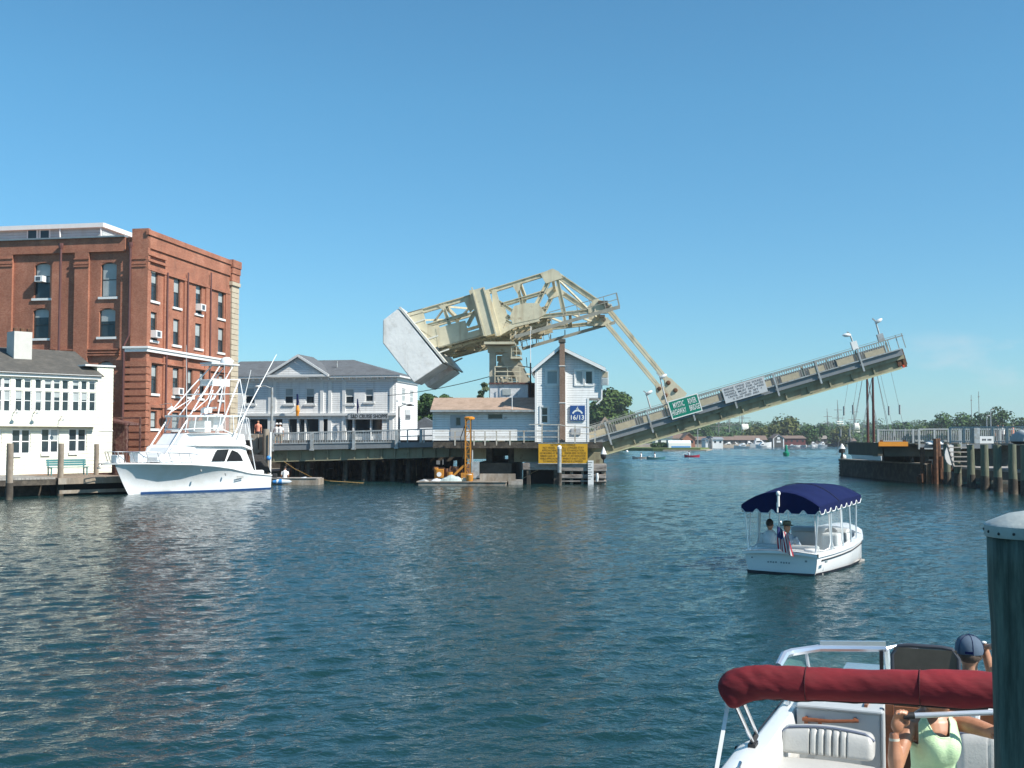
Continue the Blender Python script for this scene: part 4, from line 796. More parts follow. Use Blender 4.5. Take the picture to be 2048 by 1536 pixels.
# walkway deck, railing in front of the house
T=thing('maintenance_walkway','pipe-railed walkway on brackets in front of the operator house','walkway',fr=BR); yk=-4.7; m=MB(); p=b(866,884,yk);q=b(1205,884,yk); m.bx(p.x,q.x,yk,-.2,p.z-.16,p.z); m.bx(p.x,q.x,yk-.02,yk+.1,p.z-.42,p.z-.161); m.build('deck',dtimber,T)
m=MB(); 
for y_ in(849.5,862,874): m.bar(b(1058 if y_<850 else 870,y_ if y_>850 else 849,yk),b(1118,y_,yk),.06)
m.bar(b(1118,849,yk),b(1136,853,yk),.06); m.bar(b(1136,853,yk),b(1193,856,yk),.07); m.bar(b(1136,866,yk),b(1193,869,yk),.06)
m.build('railing',mat('weathered_white_rail',(.55,.53,.47),.6,.2,4,col2=(.25,.17,.1),sc2=4),T)
for px in(910,948,970,993,1020,1048,1084,1117,1150,1190): m=MB(); m.bar(b(px,851 if px>1050 else 862,yk),b(px,891 if px<1030 else 886,yk),.09,.07,(0,1,0)); m.build('railing_post',mat('weathered_white_rail',(0,0,0)),T)
# blue and yellow signs
def plain_sign(name,label,x0,x1,y0,y1,yy,bm,thick=.06):
    p=b((x0+x1)/2,(y0+y1)/2,yy); T=thing(name,label,'sign',BR.w(p),BR.a); w_=(b(x1,y0,yy).x-b(x0,y0,yy).x)/2; h_=(b(x0,y0,yy).z-b(x0,y1,yy).z)/2
    m=MB(); m.bx(-w_,w_,0,thick,-h_,h_); m.build('board',bm,T); return T,w_,h_
wht=mat('sign_white',(0,0,0))
T,w_,h_=plain_sign('clearance_sign','blue square sign with a white arch symbol and 16 /13 on the operator house',1140,1170,811,841,yh-.1,mat('sign_blue',(.02,.075,.26),.4,.05,2))
m=MB(); put_text(m,'16',.44,(-.62*w_,-.01,-.62*h_),(1,0,0),(0,0,1),None,2); put_text(m,'/13',.44,(.38*w_,-.01,-.62*h_),(1,0,0),(0,0,1),None,2)
for k in range(12):
    a0=R(25+130*k/12);a1=R(25+130*(k+1)/12); r0,r1=.62,.84; f=lambda r,a:(r*math.cos(a)*w_*.95,-.01,(-.62+r*math.sin(a)*1.0)*h_+.12)
    m.add([f(r0,a0),f(r1,a0),f(r1,a1),f(r0,a1)],[(0,1,2,3)])
for a,b_ in(((-.1,.45),(.05,.85)),((.05,.62),(-.16,.62)),((-.16,.62),(.2,.5)),((.02,.45),(.14,.4))): m.bar((a[0]*w_,-.01,a[1]*h_),(b_[0]*w_,-.01,b_[1]*h_),.05,.02,(0,1,0))
m.build('lettering',wht,T)
T,w_,h_=plain_sign('warning_sign','wide amber notice board with rows of small dark text on the timber fender',1077,1175,887,926.5,-5.0,mat('sign_amber',(.62,.33,.01),.55,.08,1.5))
m=MB()
for i,l in enumerate(('NOTICE  TO VESSELS',' NO VESSEL    SHALL LONGER STAY','APPROACHING    CLOSE TO NAVIGATION','NO MOORING AT BRIDGE    FENDER SIDES OR DECKS','REMAIN CLEAR OF    THE DRAW  AT ANY NAVIGATION','WHILE APPROACHING    WHEN IT IS NOT CLOSED','TO NAVIGATION    BRIDGE IS LOWERED')):
    put_text(m,l,.2,(0,-.008,h_*(.84-i*.275)),(1,0,0),(0,0,1),2*w_*(.5,.84,.86,.94,.92,.94,.82)[i])
m.build('lettering',mat('sign_dark_ink',(.2,.1,.005),.6,.1,3),T)
m=MB(); [m.bx(*q) for q in((-w_-.04,w_+.04,-.015,.07,h_+.001,h_+.05),(-w_-.04,w_+.04,-.015,.07,-h_-.05,-h_-.001))]; m.build('frame',galv,T)
p=b(1152,863,yh-.05); T=thing('small_plate','small grey plate low on the operator house wall','sign',BR.w(p),BR.a); m=MB(); m.bx(-.32,.32,-.03,.04,-.22,.22); m.build('plate',mat('grey_plate',(.45,.46,.47),.6,.25,8),T)
# piers, fender
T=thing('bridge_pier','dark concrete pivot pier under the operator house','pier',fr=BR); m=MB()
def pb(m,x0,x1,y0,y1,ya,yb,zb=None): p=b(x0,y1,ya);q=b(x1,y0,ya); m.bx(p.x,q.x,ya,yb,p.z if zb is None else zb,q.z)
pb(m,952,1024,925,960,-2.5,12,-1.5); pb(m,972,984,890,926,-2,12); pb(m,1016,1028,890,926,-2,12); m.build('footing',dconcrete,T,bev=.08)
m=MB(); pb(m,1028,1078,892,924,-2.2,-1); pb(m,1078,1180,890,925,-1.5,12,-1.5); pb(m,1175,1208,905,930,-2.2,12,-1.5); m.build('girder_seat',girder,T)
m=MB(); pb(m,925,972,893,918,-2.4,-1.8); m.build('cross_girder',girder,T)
T=thing('timber_fender','weathered timber pier fender below the amber notice board','fender',fr=BR); yf=-4.9; random.seed(9)
m=MB(); pb(m,1120,1213,928,942.5,yf,yf+1.6); pb(m,1121,1212,949,957,yf+.02,yf+.5); pb(m,1045,1121,926,940,yf+.2,yf+3); pb(m,1120,1213,961,964,yf+.1,yf+.5); m.build('wale',mat('grey_rotten_timber',(.33,.29,.26),.85,.35,2.2,col2=(.14,.11,.09),sc2=2.5,bump=.015,bs=8,stretch=(.5,1,2)),T,bev=.04)
for px,w_ in((1126,7),(1143,6),(1165,5),(1207,8),(1190,6),(1057,8),(1113,12)): m=MB(); pb(m,px-w_/2,px+w_/2,930,966,yf+.25,yf+.75,-1.5); m.build('post',dtimber if px<1120 else timber,T,bev=.03)
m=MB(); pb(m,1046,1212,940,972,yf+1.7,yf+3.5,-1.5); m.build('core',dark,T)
for k in range(5): 
    m=MB(); px=1150+k*11; p=b(px,U(944,948),yf-.02); m.tube([(p.x,yf-.1,p.z),(p.x+U(-.1,.1),yf-.13,p.z-.3),(p.x,yf-.1,p.z-.55)],.09,6)
m.build('rope_fender',white,T,smooth=True)
T=thing('tide_gauge','white tide gauge board on the timber fender','gauge',BR.w(b(1181.5,921,yf-.1)),BR.a); z=b(1181.5,921,yf-.1).z; m=MB(); m.bx(-.19,.19,-.06,.06,-z-.4,0); m.build('board',white,T); m=MB()
for k in range(8): m.bx(-.18,.0 if k%2 else .1,-.07,-.061,-.15-k*.16,-.12-k*.16)
m.build('marks',dark,T)
for px,yb,l in((1207,913,'white cone light at the right end of the timber fender'),): p=b(px,926,yf+.3); T=thing('beacon',l,'light',BR.w(p),BR.a); m=MB(); m.tube([(0,0,0),(0,0,.5)],.05,6); m.ell((0,0,.5),(.2,.2,.28)); m.build('float',black,T); m=MB(); m.lathe([(.22,.6),(.02,1.1)],(0,0,0),12); m.build('cone',white,T)
p=at(1119,930,73); p.z=0; T=pile('capped_pile','slim grey pile with a white cap in front of the amber notice board',p,at(1119,894,73).z,.14,galv,None,white)
# cable and rope
p0=b(776,791,20);p1=b(984,752,2); T=thing('overhead_cable','thin overhead cable sagging from the counterweight to the bridge tower','cable',BR.w(p0),BR.a); m=MB(); d=p1-p0; m.tube([d*(k/10)+V((0,0,-.5*4*(k/10)*(1-k/10)*.4)) for k in range(11)],.03,5); m.build('line',black,T)
# ================================================================ people helper
def organic(mb,name,m,parent,vox=.02,it=4,loc=None):
    o=mb.build('tmp',m); r=o.modifiers.new('r','REMESH'); r.mode='VOXEL'; r.voxel_size=vox
    s=o.modifiers.new('s','SMOOTH'); s.iterations=it; s.factor=.5
    me=bpy.data.meshes.new_from_object(o.evaluated_get(bpy.context.evaluated_depsgraph_get())); bpy.data.objects.remove(o)
    me.polygons.foreach_set('use_smooth',[True]*len(me.polygons)); me.materials.clear(); me.materials.append(m); me.name=name
    q=bpy.data.objects.new(name,me); COL.objects.link(q)
    if parent: q.parent=parent
    if loc: q.location=loc
    return q
def person(label,loc,rz,shirt,trousers,pose='stand',hair=True,hat=None,vox=.025,group=None,arms=None,lean=0):
    "simple clothed figure facing local +x, feet (or seat) at the origin"
    T=thing('person',label,'person',loc,rz,group); S=(pose!='stand'); hip=.12 if S else .9
    X=lambda x,y,z:V((x+lean*max(z-hip,0),y,z))
    body=MB(); body.ell(X(0,0,hip+.72),(.095,.078,.12),12,8); body.tube([X(0,0,hip+.52),X(0,0,hip+.66)],.055,8); body.ell(X(.1,0,hip+.7),(.02,.015,.02)); 
    for s in(-1,1): body.ell(X(0,s*.08,hip+.71),(.02,.012,.03),6,4)
    sh=MB(); sh.tube([X(0,0,hip-.02),X(0,0,hip+.22),X(0,0,hip+.45),X(0,0,hip+.54),X(0,0,hip+.6)],[.15,.145,.17,.13,.065],12)
    arms=arms or {}
    for s in(-1,1):
        a=arms.get(s,[(.03,.24,.2),(.2,.2,.08)] if S else [(-.02,.25,.22),(.04,.25,-.03)])
        p0=X(0,s*.18,hip+.51); p1=X(a[0][0],s*a[0][1],hip+a[0][2]); p2=X(a[1][0],s*a[1][1],hip+a[1][2])
        sh.tube([p0,p0.lerp(p1,.75)],[.062,.058],8); body.tube([p0,p1,p2],[.05,.042,.03],8); d=(p2-p1).normalized(); body.ell(p2+d*.06,(.05,.04,.04)); 
        for k in range(4): body.tube([p2+d*.08+V((0,(k-1.5)*.018,0)),p2+d*(.15-.01*abs(k-1.5))+V((.01,(k-1.5)*.02,-.015))],.009,5)
    tr=MB()
    for s in(-1,1):
        if S: pts=[X(0,s*.09,hip-.02),V((.42,s*.11,hip-.0)),V((.45,s*.11,hip-.4))]
        else: pts=[V((0,s*.09,hip)),V((.01,s*.1,.48)),V((-.01,s*.1,.07))]
        body.tube(pts,[.08,.055,.04],8); tr.tube([pts[0],pts[1],pts[1].lerp(pts[2],.25)],[.1,.075,.07],8); f=pts[2]; body.tube([f+V((-.04,0,-.04)),f+V((.18,0,-.05))],[.04,.03],6)
    tr.tube([X(0,0,hip-.08),X(0,0,hip+.08)],[.14,.15],10)
    bo=organic(body,'body',skin,T,vox,3); organic(sh,'shirt',shirt,T,vox,3); organic(tr,'trousers',trousers,T,vox,3)
    if hair: h=MB(); h.ell(X(-.02,0,hip+.76),(.1,.088,.1),12,8); organic(h,'hair',hairm,T,vox*.8,2)
    if hat: h=MB(); h.lathe([(.17,.77),(.1,.79),(.095,.86),(.05,.88),(.001,.885)],X(0,0,hip),14); h.build('hat',hat,T,smooth=True)
    return T
cl_white=mat('white_cloth',(.75,.75,.74),.8,.1,8); cl_blue=mat('pale_blue_cloth',(.4,.5,.6),.8,.25,18,col2=(.7,.73,.75),sc2=14); cl_dark=mat('dark_cloth',(.05,.055,.07),.8,.2,8); cl_coral=mat('coral_cloth',(.8,.3,.2),.8,.1,6); khaki=mat('khaki_cloth',(.35,.3,.2),.8,.2,8); olive=mat('olive_hat_cloth',(.2,.21,.15),.8,.15,8)
# ================================================================ sport fishing yacht
O=onz(266,989,0); S=onz(543,978.5,0); d=(S-O); yf=Fr(O,math.degrees(math.atan2(d.y,d.x)+math.asin(1.8/d.length))); LY=math.sqrt(d.length**2-1.8**2)
T=thing('sport_yacht','white sport fishing yacht with a tuna tower moored bow-left at the boardwalk','yacht',fr=yf); Y=yf.hy
def interp(tab,x):
    for (a,u),(b_,v) in zip(tab,tab[1:]):
        if x<=b_: t_=(x-a)/(b_-a); t_=max(0,min(1,t_)); return u+(v-u)*t_
    return tab[-1][1]
bow=Y(229,928,0); xb=bow.x
ZS=[(xb,bow.z),(0,1.7),(2.5,1.62),(LY*.47,1.5),(LY*.62,1.33),(LY*.78,1.03),(LY,.84)]
BS=[(xb,.02),(xb*.6,.5),(0,1.05),(1.2,1.5),(2.5,1.78),(4,1.9),(7,1.9),(LY,1.8)]
BW=[(0,.015),(.6,.18),(1.3,.36),(2.3,.66),(3.5,1.05),(5,1.45),(6.5,1.7),(LY,1.74)]
m=MB(); rings=[]; NS=26
for i in range(NS):
    t_=i/(NS-1); x=xb+(LY-xb)*t_
    zs=interp(ZS,x); bs=interp(BS,x); col=[]
    for k in range(11):
        u=k/10                                           # 0 keel .. 1 sheer
        xs=x if x>=0 else x*(u**.8) + (0 if u>0 else 0)
        z=-.35+(zs+.35)*u if u>0 else -.35
        bw=interp(BW,max(x,0)); fl=(u**2.7); 
        y_=bw*min(1,(u/.2)) *(1-fl)+bs*fl if u>0 else 0
        if x<0: y_=bs*fl
        col.append((xs if x<0 else x,y_,z))
    rings.append([(a,-b_,c) for a,b_,c in col[::-1]]+[(a,b_,c) for a,b_,c in col[1:]])
m.loft(rings,False); n_=len(rings[-1]); m.add(rings[-1],[tuple(range(n_))])
hull=m.build('hull',mat('yacht_white',(.8,.81,.82),.12,.03,.8,col2=(.72,.72,.7),sc2=.7),T,smooth=True,ang=50)
m=MB(); deck=[]
for i in range(NS):
    x=xb+(LY-xb)*i/(NS-1); zs=interp(ZS,x)-.03; bs=interp(BS,x); deck.append([(x,-bs+.01,zs),(x,0,zs+.06),(x,bs-.01,zs)])
m.loft(deck,False); m.build('deck',gel,T)
m=MB(); 
for s in(-1,1): m.tube([(xb+(LY-xb)*i/24,s*(interp(BS,xb+(LY-xb)*i/24)+.015),interp(ZS,xb+(LY-xb)*i/24)) for i in range(25)],.045,6)
m.build('rub_rail',gel,T,smooth=True)
m=MB(); st=[[],[]]
for i in range(1,25):
    x=LY*i/24*.995+.03; bw=interp(BW,x)
    st[0].append((x,-bw-.03,.0)); st[1].append((x,-bw-.035,.12))
m.loft(st,False); m.loft([[(a,-b_,c) for a,b_,c in r] for r in st],False); m.build('boot_stripe',mat('boot_blue',(.012,.05,.16),.3,.1,3),T)
m=MB(); p=Y(201,923,0); m.bx(p.x,bow.x+.5,-.16,.16,bow.z-.03,bow.z+.05); m.tube([(p.x-.1,0,bow.z-.1),(p.x+.1,0,bow.z+.05),(p.x+.5,0,bow.z+.1)],.05,6); m.bar((p.x-.08,-.15,bow.z-.2),(p.x-.08,.15,bow.z-.2),.07); m.build('bow_pulpit',galv,T)
# superstructure
def shell(name,pts,mtl,par,bev=.05):
    "closed shell from a side profile: (px,py,half width)"
    m=MB(); a=[];c=[]
    for px,py,w_ in pts: q=Y(px,py,-w_); a.append((q.x,-w_,q.z)); c.append((q.x,w_,q.z))
    n=len(a); m.add(a+c,[tuple(range(n)),tuple(range(2*n-1,n-1,-1))]+[(i,i+n,(i+1)%n+n,(i+1)%n) for i in range(n)]); return m.build(name,mtl,par,bev=bev)
hs_=shell('deckhouse',[(316,930,.7),(330,915,.9),(347,895,1.15),(359,889.5,1.25),(400,889,1.45),(492,889,1.45),(494,905,1.45),(512,949,1.45),(474,949,1.45),(430,943,1.45),(380,938,1.4)],gel,T)
fb_=shell('flybridge',[(355,889.5,.95),(370,867,.9),(385,865.5,1.25),(470,866,1.35),(489,869,1.35),(493,889,1.35)],gel,T)
shell('brow',[(395,888,1.46),(488,888,1.6),(506,896,1.6),(503,900,1.6),(486,893,1.6),(395,892,1.47)],gel,fb_,.02)
for pts in([(423,922.5),(434,899.5),(457.5,898.5),(449.5,922.5)],[(453,922.5),(464,900),(475,904.5),(481,911),(486,922)]):
    q=[Y(x,y,-1.46) for x,y in pts]; m=MB(); m.prism([(v.x,-1.462,v.z) for v in q],(0,-.012,0)); m.build('window',mat('tinted_window',(.02,.022,.025),.08,.3,1),hs_)
q0=Y(494,906,0);q1=Y(511,947,0); m=MB(); m.add([(q0.x+.05,-1.3,q0.z-.1),(q0.x+.05,1.3,q0.z-.1),(q1.x+.05,1.3,q1.z+.05),(q1.x+.05,-1.3,q1.z+.05)],[(0,1,2,3)]); m.build('aft_door',mat('tinted_window',(0,0,0)),hs_)
# bridge enclosure, hardtop
q=[(374,830,.95),(490,831,1.25),(491,834,1.25),(374,834,.95)]; ht=shell('hardtop',q,mat('hardtop_grey',(.62,.65,.66),.4,.05,2),T,.02)
pipe_=mat('white_pipework',(.75,.76,.77),.3,.05,3)
m=MB(); r_=.03
for s in(-1,1):
    for a,c,w0,w1 in(((376,833),(370.5,864),.9,.85),((392,833),(388,862),1.05,1.2),((416,832),(411,860),1.2,1.3),((442,831),(437,862),1.2,1.3),((466,831),(468,866),1.2,1.3),((489,833),(492,868),1.2,1.3)):
        p=Y(*a,-w0);q=Y(*c,-w1); m.tube([(p.x,s*w0,p.z),(q.x,s*w1,q.z)],r_,6)
    pts=[(Y(370,859,-.85),.85),(Y(390,857.5,-1.2),1.2),(Y(440,857,-1.3),1.3),(Y(465,868,-1.32),1.32)]; m.tube([(v.x,s*w_,v.z) for v,w_ in pts],.04,6)
v=Y(370,859,-.85); m.tube([(v.x,-.85,v.z),(v.x,.85,v.z)],.04,6)
m.build('enclosure_frame',pipe_,T,smooth=True)
m=MB(); p0=Y(376,834,-.9);p1=Y(371,864,-.87);p2=Y(392,834,-1.1);p3=Y(388,864,-1.2);p4=Y(465,834,-1.2);p5=Y(462,865,-1.3)
for s in(-1,1): m.add([(p.x,s*w_,p.z) for p,w_ in((p0,.9),(p1,.87),(p2,1.1),(p3,1.2),(p4,1.2),(p5,1.3))],[(0,1,3,2),(2,3,5,4)])
m.add([(p0.x,-.9,p0.z),(p0.x,.9,p0.z),(p1.x,.87,p1.z),(p1.x,-.87,p1.z)],[(0,1,2,3)]); m.build('clear_curtain',clear('clear_vinyl',(.6,.65,.65),.82,.1),T)
m=MB(); p=Y(428,850,-.2); m.box((p.x,-.1,p.z+.15),(.8,1.0,1.0)); m.box((p.x-1.0,-.1,p.z-.1),(.5,1.4,.7)); m.build('helm',gel,T,bev=.05)
# tuna tower
m=MB()
def leg(pts,r=.035,y_=(.9,.9)):
    for s in(-1,1):
        q=[Y(px,py,-(y_[0]+(y_[1]-y_[0])*i/(len(pts)-1))) for i,(px,py) in enumerate(pts)]; m.tube([(v.x,s*(y_[0]+(y_[1]-y_[0])*i/(len(q)-1)),v.z) for i,v in enumerate(q)],r,6)
leg([(381,829),(415,772),(440,731)],.04,(.95,.35)); leg([(440,860),(478,760)],.045,(1.3,.55)); leg([(480,759),(492,830)],.03,(.55,1.2)); leg([(411,829),(426,780)],.035,(1.1,.6)); leg([(427,799),(467,731)],.035,(.7,.35)); leg([(436,829),(448,760)],.035,(1.2,.5)); leg([(388,822),(416,797),(430,760)],.03,(.95,.5))
for py,x0,x1,w_ in((788,407,485,.75),(759,423,480,.55),(730,421,476,.38),(769,424,458,.5)):
    p=Y(x0,py,-w_);q=Y(x1,py,-w_); m.tube([(p.x,-w_,p.z),(q.x,-w_,q.z),(q.x,w_,q.z),(p.x,w_,p.z),(p.x,-w_,p.z)],.03,6)
m.build('tuna_tower',pipe_,T,smooth=True)
m=MB(); p=Y(421,729,-.4);q=Y(477,730,-.4); m.bx(p.x,q.x,-.5,.5,q.z-.05,q.z+.04); m.build('tower_roof',mat('hardtop_grey',(0,0,0)),T)
m=MB(); p=Y(424,768,-.5);q=Y(459,761,-.5); m.bx(p.x,q.x,-.55,-.48,p.z-.1,q.z+.05); m.bx(p.x,p.x+.1,-.5,.5,p.z-.1,q.z); m.build('tower_wind_screen',white,T)
p=Y(453,728,0); m=MB(); m.lathe([(.36,0),(.38,.12),(.32,.3),(.18,.4),(.001,.43)],p,16); m.build('radar_dome',white,T,smooth=True)
p=Y(417,826,-.2); m=MB(); m.lathe([(.12,0),(.16,.15),(.16,.25),(.05,.33)],(p.x,-.3,p.z),10); m.box((p.x+.1,-.2,p.z+.3),(.1,1.1,.1)); m.box((p.x-.4,-.3,p.z+.12),(.3,.3,.3)); m.build('radar_bar',white,T)
for pts,r,n_ in((((469,867),(553,709)),[.045,.02],'outrigger'),(((326,917),(374,840)),[.05,.04],'bow_strut'),(((373,835),(373,790),(372.5,690)),[.025,.02,.008],'antenna'),(((450,864),(449,760),(449,722)),[.022,.018,.01],'antenna')):
    w_={'outrigger':1.5,'bow_strut':.85,'antenna':.9}[n_]; q=[Y(a,c,-w_) for a,c in pts]; m=MB(); m.tube([(v.x,-w_,v.z) for v in q],r,6); 
    if n_=='bow_strut': m.tube([(v.x,w_,v.z) for v in q],r,6)
    if n_=='outrigger':
        a_,c_=q[0],q[1]; m.tube([(a_.x+.3,-w_,a_.z-.3),a_.lerp(c_,.25)],.03,6)
    m.build(n_,white,T,smooth=True)
q=[Y(474,858,1.5),Y(502,740,1.5)]; m=MB(); m.tube([(v.x,1.5,v.z) for v in q],[.04,.015],6); m.build('outrigger',white,T,smooth=True)
for s in(-1,1):
    m=MB()
    for a,c in(((492,835),(512,945)),((497,838),(504,897)),((492,835),(497,838))): p=Y(*a,-1.35);q=Y(*c,-1.35); m.tube([(p.x,s*1.35,p.z),(q.x,s*1.35,q.z)],.03,6)
    m.build('cockpit_ladder',pipe_,T)
# bow rail
m=MB()
for s in(-1,1):
    pts=[]
    for i in range(9):
        x=xb-.55+(3.6-xb)*i/8; pts.append((x,s*max(interp(BS,max(x,xb))*.93,.12),interp(ZS,max(x,xb))+.66-.05*i/8))
    m.tube(pts,.025,6)
    for i,q in enumerate(pts[:-1]): m.tube([q,(q[0]+.25,q[1],interp(ZS,max(q[0],xb)))],.02,6)
    pp=pts[0]
m.tube([(xb-.55,-.12,bow.z+.66),(xb-.55,.12,bow.z+.66)],.025,6); m.build('bow_rail',steel,T,smooth=True)
m=MB(); p=Y(279,925,-.5); m.box((p.x,-.4,p.z+.3),(.6,.7,.6)); m.box((p.x+1.4,-.3,p.z+.15),(.9,1.1,.3)); m.box((p.x-.9,.2,p.z+.2),(.5,.5,.45)); m.prism([(p.x+.9,-.8,p.z),(p.x+1.3,-.8,p.z+.5),(p.x+1.9,-.8,p.z)],(0,1.2,0)); m.build('deck_box',gel,T,bev=.05)
for px,py,w_ in((402,941,1.86),(451,948,1.9)): m=MB(); p=Y(px,py,-w_); m.lathe([(.02,.06),(.05,.05),(.055,-.05),(.02,-.09)],p,8); m.build('hull_fitting',galv,T)
m=MB()
for py in(953,956): p=Y(474,py,-1.92);q=Y(487,py,-1.92); m.bx(p.x,q.x,-1.93,-1.9,p.z-.02,p.z+.02)
m.build('hull_vent',galv,T)
p=Y(520,945,-1.6); m=MB(); m.tube([(p.x-.5,-1.2,p.z),(p.x+.6,-1.2,p.z)],.14,8); m.build('cockpit_fender',white,T,smooth=True)
# ================================================================ ramp pilings, dinghy, float by the bridge
rp=Fr((at(520,880,78).x,78,0),-3.5); g=rp.hy
T=thing('timber_stair','weathered timber stair frame with landings beside the yacht stern','stairs',fr=rp); m=MB()
for px in(513,524): p=g(px,870); m.bx(p.x-.16,p.x+.16,-.2,.1,-1,g(px,868 if px<520 else 874).z)
for py in(873,886,895,912,928,938): p=g(498,py);q=g(541,py-2); m.bar((p.x,0.3,p.z),(q.x,.3,q.z),.1,.22)
for py in(905,921): p=g(515,py);q=g(530,py-8); m.bar((p.x,-.3,p.z),(q.x,-.3,q.z),.1,.22)
m.build('frame',timber,T)
p=g(537,860); b_=thing('mooring_pile','tall grey pile at the bridge end beside the yacht stern','pile',rp.w((p.x,-.6,0)),0); m=MB(); m.tube([(0,0,-1.5),(0,0,g(537,858,-.6).z)],.22,12); m.build('post',timber,b_,smooth=True)
p=g(541,860,-.9); b_=thing('marker_pole','thin white pole with a small blue ball behind the yacht stern','pole',rp.w((p.x,-.9,0)),0); m=MB(); m.tube([(0,0,-1),(0,0,g(541,864,-.9).z)],.08,8); m.build('pole',white,b_,smooth=True); m=MB(); m.ell((-.08,-.12,g(541,916,-.9).z),(.17,.17,.17)); m.build('ball',mat('blue_plastic',(.05,.25,.6),.4,.1,3),b_,smooth=True)
q=onz(575,963,.25); T=thing('float_dock','low pale timber float behind the inflatable dinghy','dock',(q.x,q.y+1.2,0),R(-3)); m=MB(); m.bx(-2.5,2.0,-.6,1.0,-.1,.42); m.build('float',timber,T); m=MB(); 
for k in range(22): m.bx(-2.5+k*.2,-2.5+k*.2+.18,-.65,1.05,.424,.46)
m.build('deck_boards',greydeck,T)
q=onz(577,969,0); T=thing('inflatable_dinghy','blue and white inflatable dinghy beside the float','dinghy',q,R(8)); m=MB(); 
tb_=[(-.75,-.55,.22),(.6,-.55,.24),(1.05,-.25,.3),(1.1,0,.32),(1.05,.25,.3),(.6,.55,.24),(-.75,.55,.22)]
m.tube(tb_,[.16,.2,.2,.2,.2,.2,.16],10); m.build('tube',mat('dinghy_white',(.65,.7,.75),.4,.1,3),T,smooth=True); m=MB(); m.tube([(-1.0,-.55,.2),(-.4,-.55,.22)],[.1,.205],10); m.tube([(-1.0,.55,.2),(-.4,.55,.22)],[.1,.205],10); m.build('blue_tube_end',mat('blue_plastic',(0,0,0)),T,smooth=True)
m=MB(); m.bx(-.75,.9,-.45,.45,.08,.12); m.bx(-.8,-.72,-.5,.5,.08,.45); m.build('floor',galv,T); m=MB(); m.box((-.9,.0,.5),(.3,.28,.5)); m.build('outboard',black,T,bev=.05)
person('man in a white shirt seated in the inflatable dinghy',(q.x-.25,q.y,.25),R(100),cl_white,cl_dark,'sit',lean=.25)
p0=onz(568,924,1.0);
def rope(name,label,pts,r,mtl):
    T=thing(name,label,'rope',pts[0]); m=MB(); m.tube([V(p)-V(pts[0]) for p in pts],r,6); m.build('line',mtl,T,smooth=True)
yr_=mat('yellow_rope',(.35,.2,.05),.7,.1,5)
rope('tow_rope','yellow rope slanting from the bridge girder down to the water behind the dinghy',[at(568,923,77),at(590,938,77),at(625,955,77),at(660,962,76)-V((0,0,.0)),at(728,963,77)-V((0,0,.1))],.018,yr_)
T=person('person in a coral top leaning on the bridge railing at the left',BR.w(b(516,887,.9)),R(-90),cl_coral,cl_dark)
for px,l in((553,'person in a pale hat behind the bridge railing, left of a twin figure'),(560,'person in a pale hat behind the bridge railing, right of a twin figure')): person(l,BR.w(b(px,893,1.6)),R(-90),white,khaki,hair=False,hat=cl_white)
# ================================================================ drill barge
q=onz(935,971,0); bf=Fr((q.x,q.y+1.0,0),-2); g=bf.hy
T=thing('work_barge','low flat work barge carrying the yellow drill rig below the bridge','barge',fr=bf); m=MB(); xa=g(836,968,-1).x;xb_=g(1012,968,-1).x; m.bx(xa,xb_,-1.0,4,-.3,.2); m.build('hull',mat('barge_side',(.3,.28,.24),.8,.3,1,col2=(.13,.08,.05),sc2=1),T,bev=.03); m=MB(); m.bx(xa-.1,xb_+.05,-1.06,4.05,.204,.27); m.build('deck',timber,T)
xc_=g(1045,960,1).x; T=thing('float_stage','narrow pale float stage at the right end of the work barge','dock',fr=bf); m=MB(); m.bx(xb_+.1,xc_,.5,2.5,-.2,.3); m.build('float',greydeck,T); m=MB(); m.bx(xb_-1.8,xb_+.6,.0,.1,.28,.75); m.build('fence_panel',timber,T)
T=thing('drill_rig','yellow drill rig with a lattice mast on the barge','drill rig',fr=bf); m=MB(); zt=g(935,836,0).z; x0=g(930,960,0).x;x1=g(940,960,0).x; dz=.27
for x in(x0,x1):
    for y_ in(0,.6): m.bar((x,y_,dz),(x+.02,y_,zt-.1),.05)
z=dz+.3; k=0
while z<zt-.4:
    for y_ in(0,.6): m.bar((x0,y_,z),(x1,y_,z),.04); 
    m.bar((x0 if k%2 else x1,0,z),(x1 if k%2 else x0,0,z+.5),.035); m.bar((x0,0,z),(x0,.6,z+.5),.035); z+=.5;k+=1
m.build('mast',yellow,T); m=MB(); m.lathe([(.15,-.14),(.34,-.08),(.36,.04),(.2,.1)],((x0+x1)/2+.1,.3,zt),12); m.build('crown_block',orange,T)
m=MB(); 
for x in(x0-.3,x0-.15,x1+.12): m.tube([(x,.2,dz),((x0+x1)/2+(x-x0)*.5,.2,zt-.1)],.02,5)
m.tube([(g(924,900,0).x,.1,g(924,905,0).z),(g(921,880,0).x,.1,g(924,875,0).z),((x0+x1)/2,.1,zt)],.03,5); m.build('hoses',dark,T)
m=MB(); p=g(873,955,.5);q=g(888,938,.5); m.bx(p.x,q.x,.2,1.1,.45,q.z); m.bx(p.x-.12,p.x+.1,.3,.9,.3,q.z+.08); eo=m.build('engine_housing',yellow,T,bev=.03); m=MB(); m.lathe([(.16,0),(.16,.03)],(q.x-.3,.19,q.z-.35),12,True,Matrix.Rotation(R(90),3,'X')); m.build('gauge',white,eo)
m=MB(); p=g(906,952,0);q=g(928,931,0); m.bar((p.x,.1,p.z),(q.x,.1,q.z),.14); p=g(899,955,0); m.lathe([(.2,-.25),(.2,.25)],(p.x,.3,.6),10); m.box((g(934,955).x,.2,.55),(.8,.6,.5)); m.build('boom',yellow,T)
m=MB(); random.seed(4)
for k in range(14): x=g(U(858,935),950).x; m.box((x,U(.4,1.4),U(.35,1.1)),(U(.2,.6),U(.3,.6),U(.2,.6)),Matrix.Rotation(U(0,3),3,'Z'))
